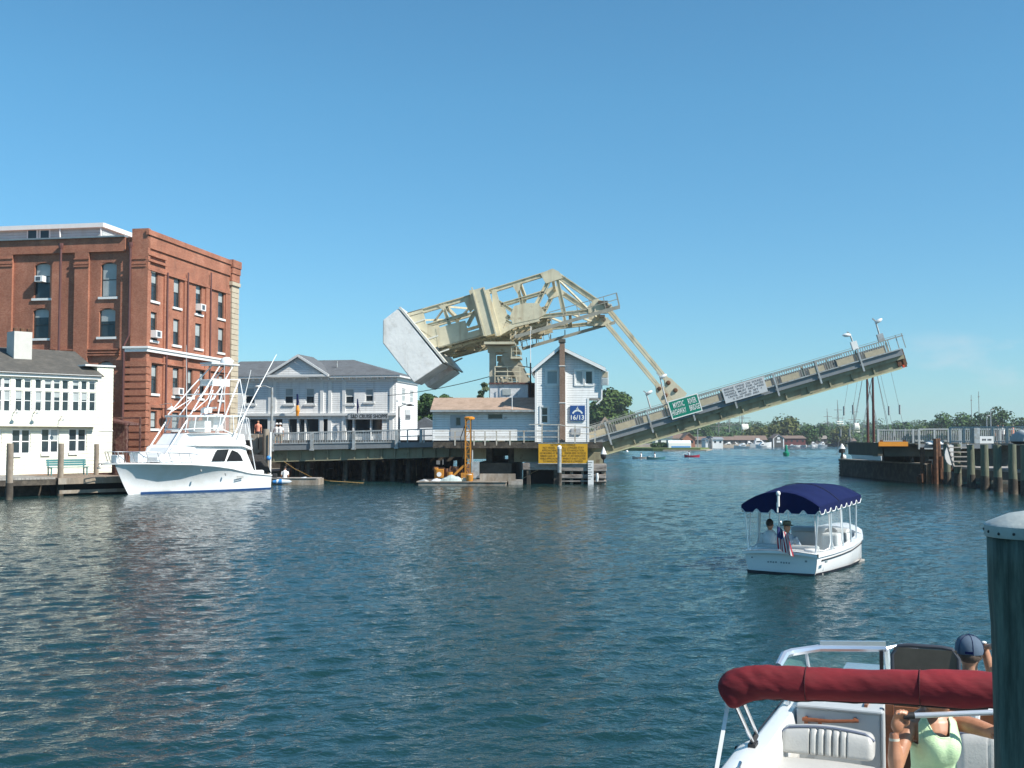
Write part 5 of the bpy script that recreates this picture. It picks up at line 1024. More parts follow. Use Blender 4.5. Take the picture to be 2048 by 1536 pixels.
for k in range(6): x=g(U(862,930),950).x; m.tube([(x,U(.2,.9),.3),(x+U(-.4,.4),.5,U(.8,1.3)),(x+U(-.8,.8),.4,.4)],.05,6)
m.build('winch_gear',rust,T); m=MB(); x=g(944,950).x; m.tube([(x,.2,dz),(x,.2,g(944,900,.2).z)],.06,6); m.box((g(950,950).x,.4,1.0),(.5,.5,1.1)); m.build('drill_rod',galv,T)
random.seed(8)
for px,l,mm,dd in((903,'green and white striped tarpaulin heap on the barge deck',mat('striped_tarp',(.5,.58,.55),.7,.2,6),(1.5,.6,.45)),(874,'crumpled pale sheet near the left end of the barge deck',cl_white,(.7,.4,.22)),(848,'flat grey bundle at the left tip of the barge deck',galv,(.6,.4,.15)),(928,'pale canvas bundle right of the striped tarpaulin',mat('pale_canvas',(.6,.52,.38),.8,.15,4),(.7,.4,.25))):
    p=g(px,960,-.5); T=thing('tarpaulin' if 'tarp' in l else 'cargo_bundle',l,'tarpaulin' if 'tarp' in l else 'bundle',bf.w((p.x,-.55,.27)),bf.a); m=MB(); nx=9;rg=[]
    for i in range(nx): 
        t_=i/(nx-1)*2-1; rg.append([(t_*dd[0]*.6,math.cos(a)*dd[1]*.5*(1-t_*t_*.6),max(0,math.sin(a))*dd[2]*(1-abs(t_)**1.5)*U(.7,1.1)) for a in(0,.5,1.0,1.57,2.1,2.6,3.14)])
    m.loft(rg,False); m.build('sheet',mm,T)
p=g(939,961,-.8); T=thing('yellow_bucket','yellow plastic drum at the middle of the barge deck','drum',bf.w((p.x,-.75,.27)),0); m=MB(); m.lathe([(.2,0),(.24,.2),(.24,.4),(.2,.44)],(0,0,0),12); m.build('drum',yellow,T,smooth=True); m=MB(); m.lathe([(.16,.44),(.16,.47)],(0,0,0),10); m.build('lid',white,T)
rope('mooring_line','tan mooring line from the timber fender down to the float stage',[BR.w(b(1102,928,-4.7)),at(1065,945,76),at(1046,957,76)],.03,khaki)
# ================================================================ right bank: abutment, approach, fender, docks
EA=Fr((at(1870,880,78).x,78,0),-3.5); g=EA.hy
mb=MB(); mb.prism([(36,84,-2),(70,81,-2),(200,120,-2),(330,560,-2),(215,560,-2),(125,300,-2),(52,140,-2)],(0,0,4.6)); tag(mb.build('ground',soil),kind='structure')
T=thing('approach_span','east approach deck with pale baluster railing at the right bank','bridge',fr=EA)
def pbx(m,x0,x1,y0,y1,ya,yb): p=g(x0,y1,ya);q=g(x1,y0,ya); m.bx(p.x,q.x,ya,yb,p.z,q.z)
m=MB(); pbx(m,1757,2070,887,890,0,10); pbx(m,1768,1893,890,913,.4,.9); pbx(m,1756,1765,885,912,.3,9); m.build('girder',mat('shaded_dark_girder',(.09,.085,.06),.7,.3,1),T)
m=MB(); pbx(m,1840,1990,888,897,-.06,-.005); m.build('sidewalk_fascia',fascia,T)
rail_=mat('pale_grey_rail',(.42,.44,.43),.5,.15,3)
m=MB(); pbx(m,1755,1846,859,861,0,.1); pbx(m,1838,2048,857,859.5,-.3,-.2); pbx(m,1755,2048,881,883,0,.1); pbx(m,1837,1912,896,898.5,-.3,-.2); m.build('railing',rail_,T)
for x0,x1,y1 in((1755,1757.5,886),(1825,1828,886),(1837,1840,898),(1868,1871,896),(1919,1923,898),(1896,1898,884),(1999,2002,892)): m=MB(); pbx(m,x0,x1,858,y1,-.29,-.12); m.build('post',rail_,T)
m=MB(); x=1758
while x<1995: pbx(m,x,x+.9,861,881,.03,.07); x+=3.6
m.build('balusters',rail_,T)
T=thing('orange_barrier','long orange barrier board at the end of the east approach','barrier',fr=EA); m=MB(); pbx(m,1757.5,1816,883.5,892.5,-.35,-.2); m.build('board',orange,T); m=MB(); pbx(m,1760,1766,880,884,-.3,-.22); pbx(m,1806,1812,880,884,-.3,-.22); m.build('bracket',rust,T)
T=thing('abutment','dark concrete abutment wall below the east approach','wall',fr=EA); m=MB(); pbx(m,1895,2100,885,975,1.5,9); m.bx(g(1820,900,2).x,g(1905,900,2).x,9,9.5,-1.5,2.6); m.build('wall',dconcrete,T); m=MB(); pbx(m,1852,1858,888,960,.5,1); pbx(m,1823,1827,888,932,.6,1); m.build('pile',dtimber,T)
# channel fender runs away from the camera
A=onz(1862,967,0); B=onz(1691,950,0); ff=Fr(A,math.degrees(math.atan2((B-A).y,(B-A).x))); LF=(B-A).length
T=thing('channel_fender','low tarred timber fender wall along the right side of the channel','fender',fr=ff); hF=lambda x:1.35
m=MB(); m.bx(-.5,LF,-.0,.5,-1.5,1.3); 
for k in range(6): m.bx(-.5,LF+.1,-.02-.06*(k%2),-.001,-.2+k*.27,.04+k*.27)
m.build('planking',dtimber,T); m=MB(); 
for k in range(14): m.tube([(k*LF/13.2,.1,-1.5),(k*LF/13.2,.1,1.38)],.19,8)
m.build('pile',dtimber,T); m=MB(); m.bx(-.5,LF,-.06,.6,1.304,1.4); m.build('cap_beam',timber,T)
for i in range(6): m=MB(); m.ell((LF+.15,.2,.05+i*.24),(.3,.35,.13),10,6); m.build('tyre',black,T,smooth=True)
def beacon(label,base,c=white):
    T=thing('beacon',label,'light',base); m=MB(); m.lathe([(.1,0),(.08,.5),(.28,.5),(.28,.75),(.1,.85)],(0,0,0),12); m.build('lantern',black,T); m=MB(); m.lathe([(.3,.85),(.12,1.15),(.02,1.3)],(0,0,0),12); m.build('cone',c,T)
beacon('small white-capped light on the far tip of the channel fender',ff.w((LF-.1,.3,1.4)))
t_=.42; beacon('small white-capped light midway along the channel fender',ff.w((LF*t_*.5,.3,1.4)))
m=MB(); T=thing('mooring_float','white float ball at the far tip of the channel fender','float',ff.w((LF+.25,.1,1.35))); m.ell((0,0,.18),(.28,.28,.24)); m.build('ball',white,T,smooth=True)
T=thing('tide_gauge','pale blue-grey gauge board at the near end of the channel fender','gauge',ff.w((.35,-.25,0)),ff.a+R(180)); m=MB(); m.bx(-.6,.5,0,.12,-.3,1.65); m.build('board',galv,T); m=MB()
for k in range(7): m.bx(-.55,.45,.121,.13,-.1+k*.25,-.06+k*.25)
m.build('marks',dark,T)
T=thing('rusted_dolphin','cluster of rusted broken piles at the near end of the channel fender','pile cluster',(at(1863,966,76).x,76,0)); m=MB(); random.seed(6)
for k in range(11): x=U(-.8,.8);y_=U(-.6,.6); m.tube([(x,y_,-1.5),(x+U(-.15,.15),y_,U(.3,2.6) if k%3 else 3.1)],[.22,.15],7)
for k in range(7): m.box((U(-.9,1.6),U(-.7,.3),U(.1,1.1)),(U(.3,.8),.3,U(.3,.8)),Matrix.Rotation(U(-.5,.5),3,'Y'))
m.build('rusted_pile',rust,T)
# right-hand dock with piles: runs from the abutment towards the camera
P0_=onz(1897,968,0); P1=onz(2040,990,0); df=Fr((30.4,74.5,0),-96)
DX=lambda Dd: (onz(1941,975,0).x)
gw=Fr((29.6,66,0),0)
T=thing('timber_dock','long grey timber dock with a dark boarded wall on the right bank','dock',(30.3,66,0)); m=MB(); m.bx(.0,14,-16,9.5,1.05,1.2); m.build('lower_deck',greydeck,T); m=MB(); m.bx(-.05,.25,-16,9.5,.55,1.04); m.bx(.1,14,-16,9.4,.8,1.03); m.build('edge_beam',mat('dark_dock_beam',(.12,.11,.09),.8,.3,2),T)
m=MB(); yy=-15.8
while yy<3.2: m.bx(1.0+U(0,.02),1.1,yy,yy+.2,1.15,2.66); yy+=.215
m.bx(1.101,1.2,-16,3.4,1.1,2.6); m.bx(1.0,5.5,3.2,3.3,1.2,2.6); m.build('board_wall',mat('dark_boards',(.12,.115,.1),.85,.3,2.5,stretch=(1,2,.3)),T)
m=MB(); m.bx(.6,14,-16,4,2.664,2.8); m.build('upper_deck',greydeck,T); m=MB(); 
for k in range(30): x=U(1.6,9);y_=U(-15,9); m.tube([(x,y_,-2),(x,y_,1.0)],.16,7)
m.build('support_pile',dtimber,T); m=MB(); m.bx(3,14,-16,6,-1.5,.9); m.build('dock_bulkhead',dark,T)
lbl=['leftmost green-stained pile of the right-hand dock, beside the rusted dolphin','second green-stained pile, left of the oval white panel','third green-stained pile, right of the small timber steps','fourth green-stained pile of the dock, at the start of the dark board wall','fifth green-stained pile, mid way along the dark board wall','sixth green-stained pile along the dark board wall','green-stained pile nearest the right photo edge on the dock']
for k,(px,D) in enumerate(((1893,74.6),(1914,72.0),(1941,69.0),(1968,66.2),(1994,63.8),(2024,61.2),(2049,59.0))):
    p=at(px,880,D); p.z=0; pile('dock_pile',lbl[k],p,2.72+U(-.05,.05),.23,greentimber,'green-stained dock piles',None)
p=at(1902,910,73); T=thing('oval_panel','white oval-ended panel hung between two dock piles','panel',p); m=MB(); m.lathe([(.001,-.04),(.42,-.04),(.42,.04),(.001,.04)],(0,0,0),16,False,Matrix.Rotation(R(90),3,'X')@Matrix.Diagonal((1,1.6,1))); m.build('panel',white,T)
p=at(1928,928,71); T=thing('dock_steps','small timber steps between the dock piles','steps',(p.x,p.y,1.2)); m=MB(); 
for k in range(5): m.box((0,.2*k,.12+.3*k),(1.4,.25,.07))
for s in(-1,1): m.bar((s*.65,0,0),(s*.65,1,1.5),.08,.2)
m.build('frame',greydeck,T)
p=at(1903,887,75); T=thing('covered_boat','small white covered boat behind the dock railing','boat',(p.x,p.y+3,2.75)); T.scale=(.42,.42,.42); m=MB(); m.loft([[(x*1.6,math.cos(a)*.6*(1-abs(x)**2.2),.1+math.sin(a)*.42*(1-abs(x)**3)) for a in(0,.6,1.2,1.57,1.9,2.5,3.14)] for x in(-1,-.8,-.4,0,.4,.8,1)],False); m.build('cover',cl_white,T,smooth=True); m=MB(); m.bx(-1.3,1.3,-.55,.55,-.2,.1); m.build('hull',gel,T,bev=.1)
p=at(1973,875,64); T=thing('dock_sign','white notice sign on a grey box on the upper dock','sign',(p.x,p.y,2.8)); m=MB(); m.bx(-.4,.4,-.03,.03,.0,.42); m.build('board',white,T); m=MB(); [m.box((-.24+.08*k,-.036,.22),(.05,.006,.1)) for k in range(7) if k!=3]; m.build('lettering',dark,T); m=MB(); m.bx(-.75,-.42,-.1,.5,0,.9); m.build('post',galv,T)
def railrun(name,label,p0,p1,n,h,mtl): 
    T=thing(name,label,'railing',p0); d=V(p1)-V(p0); m=MB(); m.bar((0,0,h),d+V((0,0,h)),.08); m.bar((0,0,.12),d+V((0,0,.12)),.06); m.build('rail',mtl,T)
    m=MB(); 
    for i in range(n+1): m.bar(d*(i/n),d*(i/n)+V((0,0,h)),.03 if i%8 else .1)
    m.build('balusters',mtl,T)
railrun('dock_railing','grey baluster railing along the upper dock in front of the seated visitors',(at(1926,880,68).x,70,2.8),(at(2060,880,66).x,66,2.8),44,1.0,rail_)
for k,(px,D,sh_,l) in enumerate(((1996,97,cl_dark,'tanned person in dark clothes standing at the upper dock railing'),(2006,99,cl_white,'person in a white top on the upper dock right of the tanned person'),(2026,98,cl_coral,'person in a coral top on the upper dock near the grey bin'))): p=at(px,880,D); person(l,(p.x,p.y,2.6),R(-90+30*k),sh_,cl_dark,hat=olive if k==2 else None)
p=at(2043,880,63); T=thing('covered_dinghy','grey covered dinghy standing on the upper dock at the right photo edge','boat',(p.x,p.y,2.8)); T.scale=(.55,.55,.8); m=MB(); m.loft([[(math.cos(a)*(.8-.25*abs(x)),x*1.6,.15+math.sin(a)*(.85-.3*abs(x))) for a in(0,.5,1.1,1.57,2.0,2.6,3.14)] for x in(-1,-.6,0,.6,1)],False,True); m.build('cover',mat('grey_cover',(.35,.38,.38),.7,.2,2),T,smooth=True); m=MB(); m.prism([(-.8,-1,.15),(-.2,-1,-.05),(.2,-1,-.05),(.8,-1,.15)],(0,2,0)); m.build('hull',black,T)
# schooner-like boat beyond the fender
q=onz(1745,915,.0); D=118; X_=at(1745,880,D).x; T=thing('schooner','white-hulled two-masted schooner moored beyond the channel fender','boat',(X_,D,0),R(85)); m=MB(); rg=[]
for x,b_,zs in((-7,.9,1.9),(-5,1.5,1.6),(-2,1.9,1.45),(2,1.9,1.55),(5,1.2,1.9),(7,.1,2.4)): rg.append([(x,-b_,zs),(x,-b_*.85,.6),(x,-b_*.3,-.5),(x,b_*.3,-.5),(x,b_*.85,.6),(x,b_,zs)])
m.loft(rg,False,True); m.build('hull',gel,T,smooth=True); m=MB(); m.bx(-6.5,5,-1.3,1.3,1.35,1.5); m.bx(-4,-1,-.9,.9,1.5,2.2); m.build('deck',timber,T)
for x,y_ in((-1.5,.22),(3,-.22)): m=MB(); m.tube([(x,y_,1),(x,y_,11.4)],[.17,.1],8); m.build('mast',mat('varnished_dark_mast',(.1,.03,.02),.4,.2,2),T,smooth=True)
m=MB(); 
for x in(-1.5,3): 
    m.tube([(x,-1.6,10.6),(x,1.6,10.6)],.06,6)
    for s in(-1,1):
        for dx in(-.4,.4): m.tube([(x+dx,s*1.8,1.6),(x,s*.15,10.4)],.025,5)
        m.tube([(x-.8,s*3.3,1.4),(x,s*1.6,10.6)],.02,5); m.lathe([(.1,-.5),(.1,.5)],(x-.4,s*2.4,6.2),6); m.lathe([(.1,-.4),(.1,.4)],(x-.6,s*2.85,3.8),6)
m.build('rigging',mat('grey_rigging',(.25,.27,.27),.6,.2,3),T)
m=MB(); m.tube([(-6,0,2.3),(-1.6,0,2.5)],.14,8); m.tube([(-1.2,.1,2.4),(3,.1,2.6)],.14,8); 
for k in range(9): m.ell((U(-6,-2),U(-1.2,1.2),U(1.7,2.6)),(.3,.25,.2))
m.build('furled_sail',cl_white,T,smooth=True)
# ================================================================ far shore
def leafmat(name,c1,c2):
    m=mat(name,c1,.75,.35,.9,col2=c2,sc2=.5,lo=.4,hi=.6,spec=.2); return m
lv_dark=leafmat('foliage_dark_green',(.035,.075,.022),(.06,.11,.03)); lv_mid=leafmat('foliage_green',(.055,.105,.025),(.09,.14,.035)); lv_olive=leafmat('foliage_olive',(.1,.12,.03),(.14,.15,.045)); lv_far=leafmat('foliage_far',(.05,.105,.03),(.075,.135,.035)); lv_pale=leafmat('foliage_pale',(.12,.16,.08),(.16,.19,.1))
bark=mat('bark',(.12,.09,.065),.9,.3,3)
def leaves(m,c,r,n,s,flat=1.0):
    "leaf clumps scattered through an ellipsoid, denser near its skin"
    for _ in range(n):
        while 1:
            p=V((U(-1,1),U(-1,1),U(-1,1)))
            if .25<p.length<1: break
        p=p.normalized()*(p.length**.5); q=V(c)+V((p.x*r[0],p.y*r[1],p.z*r[2]))
        nr=(p+V((U(-.8,.8),U(-.8,.8),U(-.3,.9)))).normalized(); a=nr.orthogonal().normalized(); b_=nr.cross(a); k=s*U(.6,1.4); th=U(0,6.28); a,b_=a*math.cos(th)+b_*math.sin(th),b_*math.cos(th)-a*math.sin(th)
        m.add([q-a*k,q-b_*k*.7+nr*k*.15,q+a*k,q+b_*k*.7+nr*k*.15],[(0,1,2,3)])
def tree(label,base,h,w_,lm,n=1500,ncl=14,s=None,group='trees on the far shore',name='broadleaf_tree',th=.32,gap=1.0):
    T=thing(name,label,'tree',base,0,group); s=s or w_*.05; m=MB(); m.tube([(0,0,-.5),(U(-.1,.1)*w_*.2,0,h*.3),(U(-.1,.1)*w_*.3,0,h*.62)],[w_*.055,w_*.04,w_*.015],7); tips=[]
    c=MB(); cz=h*(1+th)/2; rz=h*(1-th)/2
    for k in range(ncl):
        a=6.283*k/ncl*2.4+U(-.4,.4); zz=-.95+1.9*k/(ncl-1); rr=math.sqrt(max(0,1-zz*zz))*U(.45,.8)*w_/2; p=V((math.cos(a)*rr,math.sin(a)*rr,cz+zz*rz*.8)); q=w_*U(.17,.27)*gap
        leaves(c,p,(q,q,q*U(.7,.95)),n//ncl,s)
        if k%2==0: m.tube([(0,0,h*U(.25,.45)),(p.x*.5,p.y*.5,p.z*.75),p],[w_*.025,w_*.015,w_*.006],5)
    m.build('trunk',bark,T,smooth=True); c.build('crown',lm,T); return T
random.seed(21)
# terrain: shores and hills
mb=MB(); 
def land(pts,z0,z1): mb.prism([(x,y,z0) for x,y in pts],(0,0,z1-z0))
GX=lambda px,D:(px-1024)/F*D
land([(GX(1245,318),318),(GX(1305,305),305),(GX(1400,300),300),(GX(1418,330),330),(GX(1350,350),350),(GX(1250,345),345),(GX(1160,360),360),(GX(1130,330),330),(GX(1200,325),325)],-1,.75)
tag(mb.build('grass_bank',grass),kind='structure')
mb=MB(); land([(GX(1325,299),299),(GX(1412,296),296),(GX(1424,330),330),(GX(1350,330),330)],-1,.35); tag(mb.build('sandy_shore',mat('dry_sand',(.4,.35,.27),.95,.2,.5,col2=(.25,.22,.17),sc2=.6)),kind='structure')
mb=MB(); land([(GX(1000,420),420),(GX(1240,400),400),(GX(1450,430),430),(GX(1560,500),500),(GX(1720,540),540),(GX(1900,560),560),(GX(2300,520),520),(GX(2500,900),900),(GX(600,900),900)],-1,1.2); tag(mb.build('far_shore',soil),kind='structure')
mb=MB(); 
def ridge(x,y):
    k=max(0,min(1,(y-620)/700)); return 1.0+k*(16+5*math.sin(x*.006+1)+3.5*math.sin(x*.017)+2*math.sin(x*.041+2)+x*.004)
NX,NY=70,14; g_=[[V((-700+1900*i/NX,600+1000*j/NY,ridge(-700+1900*i/NX,600+1000*j/NY))) for i in range(NX+1)] for j in range(NY+1)]
mb.loft(g_,False); tag(mb.build('hills',lv_far,smooth=2),kind='structure')
m=MB(); random.seed(31)
for k in range(1500):
    y=U(640,1330); x=GX(U(700,2350),y); r=U(3.5,8); leaves(m,(x,y,ridge(x,y)+r*.35),(r,r,r*.8),44,r*.16)
for k in range(500):
    y=U(560,640); x=GX(U(1240,2350),y); r=U(2.5,5); leaves(m,(x,y,1.2+r*.5),(r,r,r),44,r*.16)
tag(m.build('woods',lv_far),'hazy green woods along the far hills','woods',kind='stuff')
# near trees behind the bridge
def tpx(px,ytop,ybase,D,wpx,lm,label,zb=2.5,**k):
    p=at(px,880,D); zt=at(px,ytop,D).z; return tree(label,(p.x,p.y,zb),zt-zb,wpx/F*D,lm,**k)
NG='trees behind the bridge'
tpx(1222,779,850,338,86,lv_mid,'rounded green tree right of the operator house',zb=.7,n=5200,ncl=22,s=.55,group=NG,th=.12)
tpx(1190,812,850,334,50,lv_mid,'low green tree tucked behind the operator house wall',zb=.7,n=2200,ncl=14,s=.55,group=NG,th=.1)
tpx(852,786,860,170,60,lv_dark,'dark green tree between the shop building and the operator house wing',n=3400,ncl=18,s=.3,group=NG,th=.12)
tpx(890,789,860,185,56,lv_dark,'dark green tree peeking above the tan roof ridge left end',n=3000,ncl=18,s=.3,group=NG,th=.12)
tpx(832,800,860,190,40,lv_mid,'mid-green bushy tree beside the sunlit gable of the shop building',n=2200,ncl=14,s=.3,group=NG,th=.05)
tpx(966,760,840,140,28,lv_pale,'small airy pale tree left of the bridge tower',n=420,ncl=9,s=.28,group=NG,th=.35,gap=.85)
p=at(850,850,140); T=thing('cottage','distant grey-roofed cottage glimpsed between the shop building and the wing','building',(p.x,p.y,2.5)); m=MB(); m.bx(-2.6,2.6,0,4,0,1.6); m.build('wall',oldwhite,T); m=MB(); m.prism([(-3,-.2,1.6),(3,-.2,1.6),(0,-.2,3.4)],(0,4.5,0)); m.build('roof',bluesh,T)
p=at(862,876,120); T=thing('parked_car','white car parked at the street end beyond the railing','car',(p.x,p.y,2.9)); m=MB(); m.loft([[(x,-.8*w_,.25),(x,-.85*w_,.75),(x,-.8*w_,h_),(x,.8*w_,h_),(x,.85*w_,.75),(x,.8*w_,.25)] for x,w_,h_ in((-2.1,.9,.8),(-1.6,1,.95),(-1.1,.9,1.4),(.5,.9,1.45),(1.1,1,1.0),(2.1,.9,.75))],True,True); m.build('body',gel,T,smooth=True)
for x in(-1.3,1.3): m=MB(); m.lathe([(.32,-.12),(.32,.12)],(x,-.82,.32),12,True,Matrix.Rotation(R(90),3,'X')); m.build('wheel',black,T)
p=at(1212,850,330); T=thing('stucco_house','brown gabled house behind the raised leaf foot, beside the green tree','building',(p.x,p.y,.7)); T.scale=(1.15,1,1); z=at(1205,833,330).z-.7; m=MB(); m.bx(-3.2,3.4,0,5,-.5,z*.45); m.prism([(-3.2,0,z*.45),(3.4,0,z*.45),(-.3,0,z*.95)],(0,.2,0)); m.build('wall',mat('tan_stucco',(.2,.15,.09),.8,.2,2),T); m=MB(); m.prism([(-3.6,-.3,z*.42),(-.3,-.3,z),(-.3,-.3,z*.9),(-3.4,-.3,z*.36)],(0,6,0)); m.prism([(3.8,-.3,z*.42),(-.3,-.3,z),(-.3,-.3,z*.9),(3.6,-.3,z*.36)],(0,6,0)); m.build('roof',tansh,T)
# far shore trees
far=[(1565,840,508,78,lv_olive,'broad olive tree above the dark red shed'),(1540,852,503,44,lv_olive,'low olive tree left of the broad olive tree'),(1580,836,560,46,lv_far,'tall dark tree peeking above the broad olive tree'),(1512,858,520,60,lv_olive,'long low olive tree behind the white cruisers'),(1616,854,500,52,lv_far,'bluish green tree right of the dark red shed'),(1642,850,560,46,lv_far,'bluish tree left of the square-rigged masts'),(1370,846,560,60,lv_far,'dark tree behind the brick-gabled house under the leaf'),(1405,853,560,44,lv_far,'dark tree right of the brick gable'),(1425,842,640,26,lv_far,'pointed dark tree among the leftmost masts'),(1330,860,440,50,lv_far,'dark shrubby tree half hidden by the bridge leaf'),(1680,854,520,46,lv_olive,'rounded yellow-green willow behind the dark barn'),(1884,826,420,56,lv_far,'tall tree with an uneven top above the pale railing'),(1925,829,430,70,lv_far,'wide full tree between the uneven-topped tree and the bare masts'),(1960,823,400,44,lv_dark,'dark rounded tree behind the tall bare mast'),(1978,820,390,34,lv_dark,'dark narrow tree beside the street lamps'),(2000,814,380,60,lv_dark,'tallest dark tree near the right photo edge'),(2038,838,400,60,lv_dark,'dark tree cut by the right photo edge'),(1850,848,480,60,lv_mid,'yellow-green bushy tree above the orange barrier'),(1800,852,500,70,lv_far,'low hazy tree right of the schooner masts')]
for px,yt,D,wpx,lm,l in far: tpx(px,yt,890,D,wpx,lm,l,zb=1.0,n=1300,ncl=15,s=wpx/F*D*.045,th=.02)
# houses
def house(name,label,px0,px1,ye,yr,D,wall,roof,gable=True,dep=8,zb=1.0,trim=None):
    a=at(px0,880,D);c=at(px1,880,D); T=thing(name,label,'building',((a.x+c.x)/2,D,zb)); w_=(c.x-a.x)/2; ze=at(px0,ye,D).z-zb; zr=at(px0,yr,D).z-zb
    m=MB(); m.bx(-w_,w_,0,dep,-1.5,ze)
    if gable: m.prism([(-w_,.0,ze),(w_,0,ze),(0,0,zr)],(0,dep,0)); 
    m.build('wall',wall,T); m=MB(); o=w_*.08+.2
    if gable:
        for s in(-1,1): m.prism([(s*(w_+o),-.3,ze-.25),(0,-.3,zr+.05),(0,-.3,zr+.35),(s*(w_+o),-.3,ze+.05)],(0,dep+.6,0))
    else: m.prism([(-w_-o,-.4,ze),(-w_-o,dep+.4,ze),(-w_-o,dep/2,zr)],(2*(w_+o),0,0))
    m.build('roof',roof,T)
    if trim:
        m=MB()
        for s in(-1,1): m.bx(s*w_-.25,s*w_+.25,-.1,-.01,-1,ze); m.bar((s*w_,-.1,ze),(0,-.1,zr),.1,.5)
        m.box((0,-.1,ze*.95),(w_*.5,.1,ze*.35)); m.box((0,-.1,ze*.45),(w_*.8,.1,ze*.3)); m.build('trim',white,T)
    else:
        n=max(2,int(w_/1.2))
        for k in range(n): x=-w_+2*w_*(k+.5)/n; m=MB(); m.box((x,-.02,ze*.6),(w_/n*.7,.06,ze*.35)); m.build('window',pane,T)
    return T
brownroof=mat('brown_roof',(.2,.14,.11),.9,.2,.5); redw=mat('barn_red',(.16,.045,.04),.8,.2,1); darkw=mat('dark_shingle_wall',(.1,.1,.095),.9,.2,1); brickw=mat('far_brick',(.35,.15,.1),.9,.2,1)
house('shore_house','white shore house with a green hedge, left of the brown-roofed house',1311,1344,876,868,335,white,bluesh,False)
T=house('shore_house','long white house with a brown roof below the bridge leaf',1339,1376,877,867,345,white,brownroof,False)
house('shore_house','brick-gabled house with a dark side right of the long white house',1366,1390,877,867,340,brickw,brownroof)
T=thing('boat_tent','long white tarpaulin-covered shed on the grassy point','shed',(GX(1360,322),322,.6)); m=MB(); m.bx(-3.4,3.2,0,3,0,1.5); m.prism([(-3.4,0,1.5),(-3.4,3,1.5),(-3.4,1.5,2.3)],(6.6,0,0)); m.build('cover',white,T); m=MB(); m.bx(-2.6,3.0,-.04,-.01,.2,.6); m.build('blue_stripe',mat('blue_plastic',(0,0,0)),T)
m=MB(); T=thing('hedge','clipped dark hedge in front of the white shore house','hedge',(GX(1322,325),325,.6)); leaves(m,(0,0,.8),(3.4,.8,.9),900,.25); m.build('foliage',lv_dark,T)
house('shore_house','small white boathouse with a grey gable beside moored cruisers',1425,1446,879,874,400,white,galv,False)
house('boat_shed','tiny white hut left of the grey-gabled boathouse',1411,1416,880,878,395,white,galv)
house('boat_shed','grey gabled shed attached to the small white boathouse',1417,1428,880,874,402,galv,bluesh)
house('long_shed','long brown-roofed shed behind the moored cruisers, left half',1392,1470,880,873,450,darkw,brownroof,False)
house('long_shed','long brown-roofed shed behind the moored cruisers, right half',1474,1532,880,871,470,darkw,brownroof,False)
house('boathouse','dark gabled boathouse with white trim and a white sign, left of the red shed',1547,1567,876,869,480,darkw,brownroof,True,8,1,True)
house('red_shed','dark red boat shed with a grey roof on the far shore',1567,1611,877,871,488,redw,brownroof,False,14)
house('shore_house','hazy brown-roofed house among trees above the red shed',1570,1600,866,856,540,darkw,brownroof,False)
house('shore_house','low grey-roofed shed left of the dark barn',1632,1655,878,871,530,darkw,mat('grey_brown_roof',(.25,.22,.19),.9,.2,.5),False)
house('barn','dark gabled barn with a low pale annex in front of the willow',1672,1700,880,866,520,darkw,mat('grey_brown_roof',(0,0,0)))
house('boat_shed','low brown shed right of the dark barn',1697,1712,882,876,520,darkw,brownroof,False)
for k,(px,y,l) in enumerate(((1580,866,'white dormer house end above the red shed'),(1605,868,'narrow white gable end right above the red shed'))): house('shore_house',l,px-3,px+3,y+2,y-3,560,white,galv)
# ships' masts, boats, buoys
mastm=mat('ship_mast_grey',(.22,.2,.18),.7,.2,1)
def ship(label,px,D,masts,sail=None,L=30):
    T=thing('sailing_ship',label,'ship',(GX(px,D),D,0),0); m=MB(); rg=[]
    for t_ in(-1,-.8,-.3,.3,.8,1): w_=3.2*(1-abs(t_)**3)+.1; rg.append([(t_*L/2,-w_,2.6+abs(t_)*.8),(t_*L/2,-w_*.7,0),(t_*L/2,0,-1),(t_*L/2,w_*.7,0),(t_*L/2,w_,2.6+abs(t_)*.8)])
    m.loft(rg,False,True); m.build('hull',black,T)
    for x,yt in masts:
        xx=GX(x,D)-GX(px,D); h=at(x,yt,D).z; m=MB(); m.tube([(xx,0,1),(xx,0,h*.6),(xx-.3,0,h)],[.36,.27,.12],6); q=m
        for f,w_ in((.42,4.5),(.6,3.6),(.78,2.4)): m.tube([(xx-w_,-.3,h*f),(xx+w_,-.3,h*f)],.13,5)
        for s in(-1,1): m.tube([(xx+s*2.6,0,2.5),(xx,0,h*.62)],.06,4); m.tube([(xx+s*1.2,1.5,h*.4),(xx,0,h*.9)],.05,4)
        m.tube([(xx-3,0,3),(xx,0,h*.7)],.05,4); m.build('mast',mastm,T)
    for x0,x1,y0,y1,tp in sail or (): 
        a=at(x0,y1,D);c=at(x1,y0,D); cx=(a.x+c.x)/2-GX(px,D); w_=(c.x-a.x)/2; m=MB(); m.loft([[(cx+w_*(tp+(1-tp)*u)*v,-.8-.8*math.sin(3.14*u),c.z+(a.z-c.z)*u+(.6*(1-v*v) if u==1 else 0)) for v in(-1,-.5,0,.5,1)] for u in(0,.33,.66,1)],False); o=m.build('sail',mat('canvas_white',(.8,.78,.7),.8,.06,1),T,smooth=True); s=o.modifiers.new('t','SOLIDIFY'); s.thickness=.1
ship('three-masted ship under the bridge leaf with one square white sail set',1460,600,((1437,800),(1458,790),(1484,760)),((1481,1497,848,867,.8),))
ship('square-rigged ship right of the red shed with furled white sails and one set sail',1680,640,((1655,817),(1676,800),(1708,805)),((1705.5,1718.5,846,862,.7),(1671,1685,842,845,1),(1671,1686,846.5,849.5,1),(1705,1719,863,865.5,.9)))
